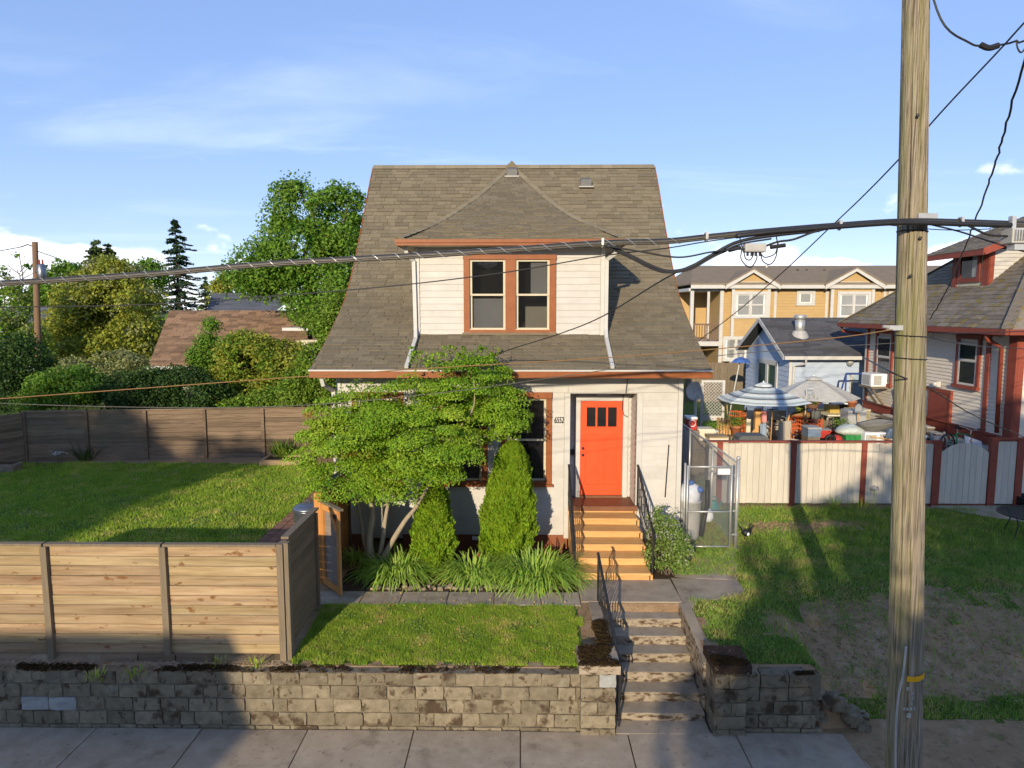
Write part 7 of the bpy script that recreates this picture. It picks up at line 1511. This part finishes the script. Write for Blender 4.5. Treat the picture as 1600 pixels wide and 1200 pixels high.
# fallen leaves and clover on the lawns
g = rng(29); n = 700; X = np.concatenate([g.uniform(-3.2, .9, n//3), g.uniform(-15, -5.8, n//3), g.uniform(3.2, 9, n-2*(n//3))]); Y = np.concatenate([g.uniform(9.4, 11.4, n//3), g.uniform(10, 21, n//3), g.uniform(9.5, 16, n-2*(n//3))]); Z = Gz(X, Y)+.045
leafmat('leaf_fallen', (.30, .17, .06), (.42, .30, .12), trans=.2); V, F = leaves(np.stack([X, Y, Z], 1), unitv(np.array([[0, -.3, 1.]])+g.normal(size=(n, 3))*.4), .045, g); bulk('leaf_litter', V, F, 'leaf_fallen', kind='stuff', label='brown fallen leaves scattered over the lawns')
g = rng(30); n = 5200; cx = np.concatenate([g.uniform(-3.2, .8, 14), g.uniform(-14, -5.9, 36), g.uniform(3, 8.5, 22)]); cy = np.concatenate([g.uniform(9.5, 10.8, 14), g.uniform(12, 21, 36), g.uniform(9.6, 16, 22)]); k = g.integers(0, len(cx), n); X = cx[k]+g.normal(size=n)*.10; Y = cy[k]+g.normal(size=n)*.10; Z = Gz(X, Y)+g.uniform(.02, .07, n)
V, F = leaves(np.stack([X, Y, Z], 1), unitv(np.array([[0, -.2, 1.]])+g.normal(size=(n, 3))*.35), .03, g, .9); bulk('clover_weeds', V, F, 'leaf_shrub', kind='stuff', label='patches of low clover weeds in the lawns')
# ------------------------------------------------------------------ utility pole
UY = 7.1; pb, pt_ = P(1413, 1133, UY), P(1430, 67, UY)
def polex(z): f = (z-pb.z)/(pt_.z-pb.z); return pb.x+(pt_.x-pb.x)*f, UY
up_ = thing('utility_pole', 'weathered wooden utility pole standing in front of the neighbour yard', 'utility pole', (polex(0)[0], UY, 0))
g = rng(77); n = 132; ang = np.linspace(0, 2*np.pi, n, endpoint=False); zs_ = np.linspace(-.3, 11.2, 120); V = []
chk = [(g.uniform(0, 2*np.pi), g.uniform(0, 11), g.uniform(.5, 2.6), g.uniform(.05, .11), g.uniform(.008, .028)) for _ in range(64)]
for z in zs_:
    x, y = polex(z); r0 = .186-.0075*z; pr_ = np.array([1+.022*mnoise.noise(Vector((math.cos(a)*1.6, math.sin(a)*1.6, z*.45)))+.012*mnoise.noise(Vector((math.cos(a)*7, math.sin(a)*7, z*.3)))+.007*mnoise.noise(Vector((math.cos(a)*22, math.sin(a)*22, z*.25))) for a in ang])*r0
    for ca, cz, cl, cw, cd in chk:
        if abs(z-cz) < cl:
            da = np.abs((ang-ca-.03*math.sin(z*1.3+ca)+np.pi) % (2*np.pi)-np.pi); pr_ = pr_-cd*np.clip(1-da/cw, 0, 1)*min(1, 3*(1-abs(z-cz)/cl))
    V += [(x+math.cos(a)*q, y+math.sin(a)*q, z) for a, q in zip(ang, pr_)]
F = [(i*n+j, i*n+(j+1) % n, (i+1)*n+(j+1) % n, (i+1)*n+j) for i in range(len(zs_)-1) for j in range(n)]
bulk('shaft', V, F, 'pole_wood', up_, smooth=True)
def onpole(u, v, rad=.2):     # a point on the near face of the pole
    return P(u, v, UY-rad)
mb = MB()
for (u, v) in ((1418, 470), (1416, 440), (1413, 560), (1417, 300), (1415, 180), (1420, 510), (1412, 620)): q = P(u, v, UY-.10); mb.ball(q, (.02, .03, .12), 8, 6)
cd = MB().tube(catmull([onpole(1416, 1010), onpole(1411, 1055, .205), onpole(1404, 1088, .21), onpole(1400, 1140, .21), onpole(1399, 1240, .215)], 6), .011, 8).obj('conduit', 'plastic_grey', up_, smooth=True)
# curved yellow tag with its faint marks, stencilled pole numbers
plain('tag_yellow', (.75, .38, .01)); m2 = MB(); x, y = polex(1.7); a0 = P(1417, 1064, UY-.2); zt = a0.z; v = []
for i in range(9):
    a = R(-118)+R(66)*i/8; r = .179; zz = zt+.035*(i/8)**2; v += [(x+math.cos(a)*r, y+math.sin(a)*r, zz-.03), (x+math.cos(a)*r, y+math.sin(a)*r, zz+.03)]
m2.add(v, [(2*i, 2*i+2, 2*i+3, 2*i+1) for i in range(8)]); m2.obj('yellow_tag', 'tag_yellow', up_)
plain('stencil', (.45, .47, .48))
for s, u, v, sz in (('9', 1418, 1077, .062), ('0', 1426, 1084, .045), ('3', 1426, 1091, .045), ('1', 1425, 1100, .045), ('e', 1413, 1107, .05), ('6', 1418, 1108, .05), ('4', 1423.5, 1108, .05), ('2', 1428.5, 1107, .05)):
    q = P(u, v, UY-.195); text('stencil_character', s, sz, 'stencil', up_, q, depth=.002)
q = P(1420, 1118, UY-.19); bx('pole_plate', 'metal_pale', up_, q.x-.022, q.x+.022, q.y-.006, q.y+.004, q.z-.025, q.z+.025)
for v in (362, 560, 525): q = P(1430, v, UY); MB().torus((polex(q.z)[0], UY, q.z), .186-.0075*q.z+.004, .006, (.05, 0, 1), 28, 5).obj('wire_band', 'iron', up_)
q = P(1447, 337, UY-.13); MB().box(q.x-.09, q.x+.10, q.y-.03, q.y+.03, q.z-.03, q.z+.02).tube([q, q+Vector((0, .3, 0))], .018, 6).obj('clamp', 'galv', up_)
for (u, v) in ((1438, 372), (1423, 431), (1434, 180)): q = P(u, v, UY-.155); MB().ball(q, (.018, .012, .018), 8, 5).obj('bolt', 'iron', up_)
MB().tube([P(1408, 240, UY), P(1405, 300, UY+.05), P(1407, 395, UY)], .008, 5).obj('ground_wire', 'iron', up_); MB().tube([P(1405, 640, UY), P(1402, 800, UY), P(1399, 1000, UY)], .006, 5).obj('ground_wire', 'iron', up_)
q = P(1406, 513, UY-.05); MB().box(q.x-.12, q.x+.02, q.y-.03, q.y+.03, q.z-.02, q.z+.03).tube([q, P(1380, 510, UY-.05)], .016, 6).obj('dead_end_clamp', 'metal_pale', up_)
# ------------------------------------------------------------------ cables (each strung at the pole line)
def cable(name, label, pts, r, m='cable_black', n=6, sub=8, parent=None, cat='cable', wob=0, part=None):
    v = [P(u, w, y) for u, w, y in pts]; cv = catmull(v, sub)
    if wob: gg = rng(int(abs(pts[0][0]))); cv = [q+Vector((gg.normal()*wob, 0, gg.normal()*wob)) for q in cv]
    m2 = MB().tube(cv, r, n)
    if parent: return m2.obj(part or 'strand', m, parent, smooth=True)
    return m2.obj(name, m, label=label, cat=cat, group='overhead cables', smooth=True)
CY = UY-.22
main_pts = [(-2600, 430, CY), (-1200, 465, CY), (-160, 452, CY), (0, 443, CY), (100, 437, CY), (250, 427, CY), (400, 414, CY), (550, 405, CY), (650, 399.5, CY), (800, 390, CY), (940, 380, CY), (1040, 377, CY), (1100, 371, CY), (1190, 362, CY), (1300, 353, CY), (1410, 346, CY), (1500, 347, CY), (1610, 351, CY), (1720, 356, CY), (2400, 372, CY), (3600, 340, CY)]
bd = thing('cable_bundle', 'thick lashed cable bundle crossing in front of the white house', 'cable', tuple(P(800, 390, CY)), 'overhead cables')
v = catmull([P(*q) for q in main_pts], 10)
for k, (dx_, dz_, r, m_) in enumerate(((0, .010, .018, 'cable_black'), (.004, -.014, .015, 'cable_grey'), (-.010, .0, .012, 'cable_grey'), (.012, .026, .006, 'cable_grey'))): MB().tube([q+Vector((0, dx_, dz_)) for q in v], r, 7).obj('strand', m_, bd, smooth=True)
lash = []
acc = 0
for a, b in zip(v, v[1:]):
    L_ = (b-a).length; k = max(2, int(L_/.02))
    for i in range(k):
        q = a.lerp(b, i/k); acc += L_/k
        if q.x > 1.6: break
        ph = acc/.21*2*math.pi; lash.append(q+Vector((0, math.cos(ph)*.032, .0+math.sin(ph)*.033)))
MB().tube(lash, .0026, 4).obj('lashing_wire', 'metal_pale', bd)
for u in (941, 1103, 1311, 1500): q = P(u, np.interp(u, [p[0] for p in main_pts], [p[1] for p in main_pts]), CY); MB().torus(q, .042, .010, (1, 0, .1), 14, 5).box(q.x-.012, q.x+.012, q.y-.05, q.y-.03, q.z-.02, q.z+.045).obj('cable_clamp', 'metal_pale', bd)
# thicker sheath right of the house, to the terminal
cable('cable', 'black slack loop of cable hanging right of the dormer', [(948, 382, CY-.03), (985, 400, CY-.03), (1020, 417, CY-.03), (1045, 424, CY-.03), (1075, 419, CY-.03), (1110, 400, CY-.03), (1150, 379, CY-.03), (1200, 369, CY-.03), (1280, 360, CY-.03)], .019)
cable('cable', 'second black cable in the slack loop right of the dormer', [(948, 386, CY-.06), (985, 403, CY-.06), (1020, 420.5, CY-.06), (1045, 426, CY-.06), (1078, 421, CY-.06), (1115, 401, CY-.06), (1155, 382, CY-.06), (1205, 373, CY-.06)], .010)
cable('cable', 'black messenger cable above the slack loop', [(945, 384, CY-.08), (1000, 393, CY-.08), (1060, 402, CY-.08), (1110, 394, CY-.08), (1145, 390, CY-.08), (1165, 389, CY-.08)], .009)
cable('cable', 'thick black sheath from the slack loop to the utility pole', [(1150, 369, CY-.04), (1200, 363, CY-.05), (1260, 358, CY-.05), (1310, 354, CY-.05), (1410, 348, CY-.05), (1500, 350, CY-.05), (1580, 352, CY-.05)], .024, n=8)
tm = thing('cable_terminal', 'pale cable terminal block with hanging wire loops right of the dormer', 'terminal', tuple(P(1178, 388, CY)), None)
q = P(1178, 388, CY-.05); MB().box(q.x-.10, q.x+.11, q.y-.05, q.y+.05, q.z-.04, q.z+.045).obj('housing', 'plastic_grey', tm, bevel=.015)
for dx_ in (-.13, .16): MB().tube([q+Vector((dx_, 0, .01)), q+Vector((dx_*1.9, 0, .03 if dx_ > 0 else -.02))], .02, 8).obj('sleeve', 'cable_black', tm)
for dx_ in (-.06, -.02, .02, .06): MB().tube([q+Vector((dx_, 0, -.04)), q+Vector((dx_, 0, -.075))], .012, 6).obj('port', 'cable_black', tm)
for pts in ([(1160, 385), (1158, 405), (1172, 418), (1182, 405), (1182, 394)], [(1162, 393), (1165, 404), (1172, 406), (1177, 398), (1176, 393)], [(1188, 394), (1192, 408), (1203, 413), (1212, 402), (1216, 378)], [(1187, 394), (1195, 402), (1210, 397), (1215, 385)], [(1156, 372), (1160, 388)], [(1213, 370), (1216, 388)]):
    MB().tube(catmull([P(u, w, CY-.06) for u, w in pts], 6), .006, 5).obj('wire_loop', 'cable_black', tm)
MB().tube([P(1198, 418, CY-.06), P(1198, 414, CY-.06)], .012, 6).obj('wire_cap', 'metal_pale', tm)
cable('cable', 'grey stub cable joining the terminal block to the pole', [(1192, 386, CY-.05), (1215, 378, CY-.05), (1240, 374, CY-.05), (1270, 363, CY-.05), (1300, 356, CY-.05)], .012)
cable('cable', 'thin wire sloping up across the dormer window', [(-2600, 450, CY), (-1200, 492, CY), (-120, 484, CY), (0, 480, CY), (200, 477, CY), (340, 469.5, CY), (420, 463, CY), (500, 457, CY), (650, 443, CY), (800, 424, CY), (940, 400, CY), (1040, 388, CY), (1100, 378, CY), (1150, 371, CY)], .0065, 'cable_black')
cable('service_wire', 'black service wire from above the pole to the white house gable', [(2100, -480, 5.6), (1800, -180, 6.1), (1610, 25, 6.6), (1560, 80, 6.9), (1480, 165, 7.4), (1410, 243, 8.0), (1350, 305, 8.8), (1290, 362, 9.8), (1220, 428, 11.2), (1150, 488, 13), (1088, 535, 15.0)], .009)
sd2 = cable('service_wire', 'black service wire sloping down to the white house eave', [(1135, 392, CY), (1045, 432, 8.2), (940, 495, 10.2), (870, 523, 11.6), (800, 545, 12.8), (755, 562, 13.5)], .009)
m2 = MB(); a, b = P(786, 549, 13.0), P(755, 562, 13.5)
m2.tube([a.lerp(b, i/30)+Vector((0, math.cos(i*1.3)*.03, math.sin(i*1.3)*.03)) for i in range(31)], .012, 5); m2.obj('wire_grip', 'cable_black', label='coiled wire grip on the eave of the white house', cat='wire grip')
cable('cable', 'copper coloured wire running from the fence side to the pole clamp', [(-2600, 640, CY), (-1200, 670, CY), (-120, 631, CY), (0, 623, CY), (150, 612, CY), (300, 601, CY), (450, 590, CY), (600, 580, CY), (760, 570, CY), (900, 562, CY), (1050, 551, CY), (1200, 538, CY), (1320, 526, CY), (1395, 515, CY)], .0055, 'cable_copper')
cable('cable', 'pale thin wire lowest across the back fence and the roof eave', [(-2600, 470, CY), (-1200, 560, CY), (-120, 623, CY), (0, 630, CY), (150, 635, CY), (300, 637, CY), (420, 635.5, CY), (550, 628, CY), (650, 618, CY), (760, 605, CY), (850, 592, CY), (940, 579, CY), (1050, 565, CY), (1150, 553, CY), (1280, 543, CY), (1400, 536, CY)], .0042, 'cable_grey')
cable('service_wire', 'wavy black wire falling to the red trimmed house', [(1760, -420, 6.8), (1690, -180, 7.0), (1640, 0, 7.5), (1600, 100, 8), (1570, 205, 9), (1552, 265, 10), (1533, 320, 11.5), (1512, 375, 13), (1490, 430, 15), (1470, 470, 16.2), (1452, 500, 17.5)], .013, wob=.008)
cable('cable', 'thin cable from the pole to the red house dormer side', [(1455, 351, UY), (1500, 362, 7.3), (1550, 378, 7.5), (1620, 398, 7.8), (1800, 440, 11), (1900, 470, 15)], .009); cable('cable', 'black cable from the sheath into the finned amplifier box', [(1500, 346, CY-.05), (1520, 356, CY-.05), (1545, 367, CY-.05), (1575, 369, CY-.05)], .011); cable('cable', 'thin stay wire level across the dormer of the red house', [(1380, 351, UY), (1470, 359, UY), (1540, 358, UY), (1640, 352, UY), (2400, 330, UY), (3600, 300, UY)], .005)
cable('cable', 'thin black cable across the tan house wall', [(1452, 527, UY), (1520, 540, 9), (1600, 545, 10.5), (1650, 547, 11), (1760, 560, 17.4)], .007); cable('cable', 'black drop cable crossing the red side door', [(1352, 560, 8.8), (1400, 585, UY-.2), (1455, 608, 8), (1520, 648, 10), (1600, 683, 12), (1640, 700, 13), (1700, 730, 17.4)], .009)
cable('cable', 'upper black cable over the tan house wall', [(1452, 521, UY), (1540, 520, 7.4), (1620, 517, 7.8), (1800, 512, 12), (1850, 510, 17.4)], .006)
am = thing('cable_amplifier', 'finned metal amplifier box hanging on the cable at the picture edge', 'amplifier', tuple(P(1600, 370, CY)))
a, b = P(1575, 357, CY-.05), P(1640, 381, CY-.05); MB().box(a.x, b.x, CY-.12, CY+.05, b.z, a.z).obj('case', 'plastic_grey', am, bevel=.01)
for i in range(16): x = a.x+.02+i*(b.x-a.x-.04)/15; bx('cooling_fin', 'metal_pale', am, x-.004, x+.004, CY-.15, CY-.121, b.z+.03, a.z-.02)
bx('bracket', 'metal_pale', am, a.x+.05, b.x, CY-.09, CY+.02, b.z-.06, b.z-.002); bx('bracket', 'metal_pale', am, a.x+.03, a.x+.07, CY-.06, CY-.0, a.z+.002, a.z+.12)
sp = thing('cable_splice', 'dark sagging cable splice high above the utility pole', 'splice', tuple(P(1550, 74, 6.9))); MB().tube(catmull([P(1532, 70, 6.9), P(1545, 75, 6.9), P(1560, 71, 6.9)], 5), .028, 8).obj('sleeve', 'cable_black', sp); MB().tube(catmull([P(1436, -90, 7.0), P(1470, 30, 6.9), P(1515, 67, 6.9), P(1535, 72, 6.9)], 6), .010, 5).tube(catmull([P(1558, 71, 6.9), P(1585, 65, 6.9), P(1640, 40, 6.9), P(2000, -200, 6.9), P(2600, -420, 6.9)], 6), .010, 5).obj('strand', 'cable_black', sp)
MB().tube(catmull([P(1588, 62, 6.9), P(1590, 75, 6.9), P(1596, 82, 6.9), P(1604, 70, 6.9), P(1606, 56, 6.9)], 6), .008, 5).obj('wire_loop', 'cable_black', label='small hanging wire loop above the pole at the picture edge', cat='wire loop')
# ------------------------------------------------------------------ distant utility pole with transformer
fp_ = thing('utility_pole', 'distant wooden utility pole carrying a grey transformer', 'utility pole', (P(58, 560, 34).x, 34, 1)); a, b = P(57, 560, 34), P(54.5, 378, 34); mat('pole_far', [(.15, .09, .05), (.21, .13, .075)], scale=2, stretch=(4, 4, .5), rough=.9); MB().tube([(a.x, 34, .9), b], [.17, .13], 10).obj('shaft', 'pole_far', fp_, smooth=True)
q = P(65, 424, 33.9); MB().lathe([(.18, -.35), (.2, -.3), (.2, .3), (.14, .36)], q, 12).box(q.x-.3, q.x-.1, 33.85, 33.95, q.z-.05, q.z+.05).obj('transformer', 'bin_metal', fp_, smooth=True)
for dx_ in (-.08, .08): MB().lathe([(.03, 0), (.05, .05), (.03, .1), (.05, .15), (.02, .22)], q+Vector((dx_, 0, .36)), 8).obj('bushing', 'red_paint', fp_)
MB().tube([P(54, 386, 34), P(43, 382, 34), P(32, 386, 34)], .03, 5).obj('arm', 'iron', fp_)
fc = MB().tube([P(57, 392, 34), P(95, 405, 34)], .02, 4).obj('cable', 'cable_black', label='short wire leaving the distant pole', cat='cable', group='overhead cables')
MB().tube(catmull([P(-30, 398, 34), P(0, 392, 34), P(32, 386, 34)], 4), .02, 4).obj('cable', 'cable_black', label='wire reaching the distant pole from the picture edge', cat='cable', group='overhead cables')
# ------------------------------------------------------------------ brown-roofed house and grey roof beyond the fence
bh = thing('house', 'low house with brown shingled roof behind the back fence', 'house', (-13, 31, 1))
r0, r1, e0, e1 = P(265, 485, 33.5), P(474, 487, 33.5), P(232, 571, 28.5), P(485, 571, 28.5)
mb = MB().prism([e0, e1, r1, r0], (0, 0, -.12)); mb.prism([(e0.x, 38.5, e0.z), (e1.x, 38.5, e1.z), r1, r0], (0, 0, -.12)); br = mb.obj('roof', 'roof_brown', bh)
slope_courses(br, e0+Vector((0, 0, .01)), e1+Vector((0, 0, .01)), (r1-e1)+Vector((0, 0, 0)), (r1-e1).length*.999, .26, 'roof_brown', 'shingles_beyond', .0, .0, 6, .5, 1.0, .02, keep=120) if False else None
upv = Vector((0, r0.y-e0.y, r0.z-e0.z)); lft = (r0.x-e0.x); Wd = e1.x-e0.x
slope_courses(br, e0+Vector((0, 0, .01)), e1+Vector((0, 0, .01)), upv, upv.length, .21, 'roof_brown', 'shingles_beyond', lft/Wd, (e1.x-r1.x)/Wd, 6, .3, .55, .02, keep=200)
MB().box(e0.x+.5, e1.x-.4, 29.0, 38, .9, e0.z-.1).obj('wall', 'wall_cream', bh); bx('gutter', 'white_paint', bh, e0.x-.05, e1.x+.05, e0.y-.12, e0.y-.01, e0.z-.16, e0.z-.02)
q = P(483, 535, 28.3); bx('gable_porch', 'wall_cream', bh, q.x-.45, q.x+.45, 28.0, 29.0, 1, q.z+.1); bx('porch_eave', 'white_paint', bh, q.x-.9, q.x+.6, 27.7, 29.2, q.z+.5, q.z+.62); bx('porch_window', 'far_glass', bh, q.x+.02, q.x+.32, 27.97, 27.995, q.z-.5, q.z+.05)
gr = thing('house', 'grey roofed house partly hidden behind the brown roof', 'house', (-20, 48, 1)); a0, a1, b0_, b1_ = P(332, 458, 52), P(420, 458, 52), P(322, 487, 46.5), P(430, 487, 46.5); g0 = MB().prism([b0_, b1_, a1, a0], (0, 0, -.15)).obj('roof', 'roof_grey', gr)
upv = Vector((0, a0.y-b0_.y, a0.z-b0_.z)); slope_courses(g0, b0_+Vector((0, 0, .01)), b1_+Vector((0, 0, .01)), upv, upv.length, .3, 'roof_grey', 'shingles_beyond', (a0.x-b0_.x)/(b1_.x-b0_.x), 0, 9, .6, 1.2, .02); MB().box(b0_.x+.4, b1_.x-.4, 47, 53, 1, b0_.z-.15).obj('wall', 'wall_cream', gr)
hb2 = thing('house', 'pale blue grey house just visible behind the distant pole', 'house', (-31, 44, 1)); a, b = P(-30, 515, 44), P(52, 560, 44); MB().box(a.x, b.x, 44, 50, 1, a.z).obj('wall', 'wall_blue', hb2); MB().prism([(a.x-.3, 43.6, a.z), (b.x+.3, 43.6, a.z), (b.x+.3, 47, a.z+1.4), (a.x-.3, 47, a.z+1.4)], (0, 0, .12)).obj('roof', 'roof_grey', hb2)
for x in (a.x+1.2, a.x+2.6): bx('window', 'far_glass', hb2, x, x+.9, 43.95, 44.0, a.z-1.4, a.z-.3)
# ------------------------------------------------------------------ far-off belt of trees closing the horizon
g = rng(303); bl_ = []
for i in range(150):
    a = -1.25+2.5*i/149+g.normal()*.01; d = g.uniform(105, 150); r_ = g.uniform(2.6, 4.6); bl_.append((math.sin(a)*d*1.15, math.cos(a)*d*.9+12, 1+r_*.75, r_*1.3, r_, r_*.95))
p_, nr_ = crown_points(bl_, 1900, 16, 1.1, g, .7, .5); V, F = leaves(p_, nr_, .85, g); bulk('far_woods', V, F, 'leaf_big_maple', kind='stuff', label='far belt of trees along the horizon')
# ------------------------------------------------------------------ across the street, behind the camera: what throws the long evening shadows
oh = thing('house', 'dark house across the street behind the camera', 'house', (-14, -15, 0)); MB().box(-20, -11.6, -20, -12.5, -.2, 6.0).obj('wall', 'wall_tan', oh); MB().prism([(-20.4, -12.0, 5.9), (-20.4, -20.5, 5.9), (-20.4, -15.2, 8.35)], (9.15, 0, 0)).obj('roof', 'roof_grey', oh)
tree('street_tree', 'large leafy tree across the street behind the camera', (2.6, -14, 0), [(2.2, -14, 6.0, 4.6, 3.5, 3.6), (-1.6, -14, 6.4, 2.4, 2.5, 3.0), (6.5, -14, 6.8, 4.0, 3.5, 3.6), (.6, -13.6, 8.3, 3.0, 2.6, 1.8), (4.6, -14, 9.2, 3.2, 3.0, 2.0), (-2.9, -14, 6.2, 1.6, 1.8, 1.7), (10, -14, 6.5, 3.5, 3, 3.6), (2.4, -14, 10.0, 3.2, 2.8, 1.9), (6, -14, 10.2, 2.6, 2.6, 1.7), (4.2, -13, 10.3, 2.6, 2.4, 1.8)], 'leaf_big_maple', .46, 1250, 26, .85, 91, .35, shell=.25)
tree('street_tree', 'tall spreading tree across the street beyond the dark house', (-25.5, -21, 0), [(-25.3, -21, 10.6, 5.0, 4, 3.6), (-28, -21, 12.5, 4.5, 4, 3.8), (-22.2, -21, 12.2, 2.6, 2.4, 2.0), (-21.4, -20, 10.6, 1.6, 1.6, 1.0), (-31, -21, 10, 5, 4, 5)], 'leaf_big_maple', .55, 900, 24, .95, 92, .4, shell=.25)
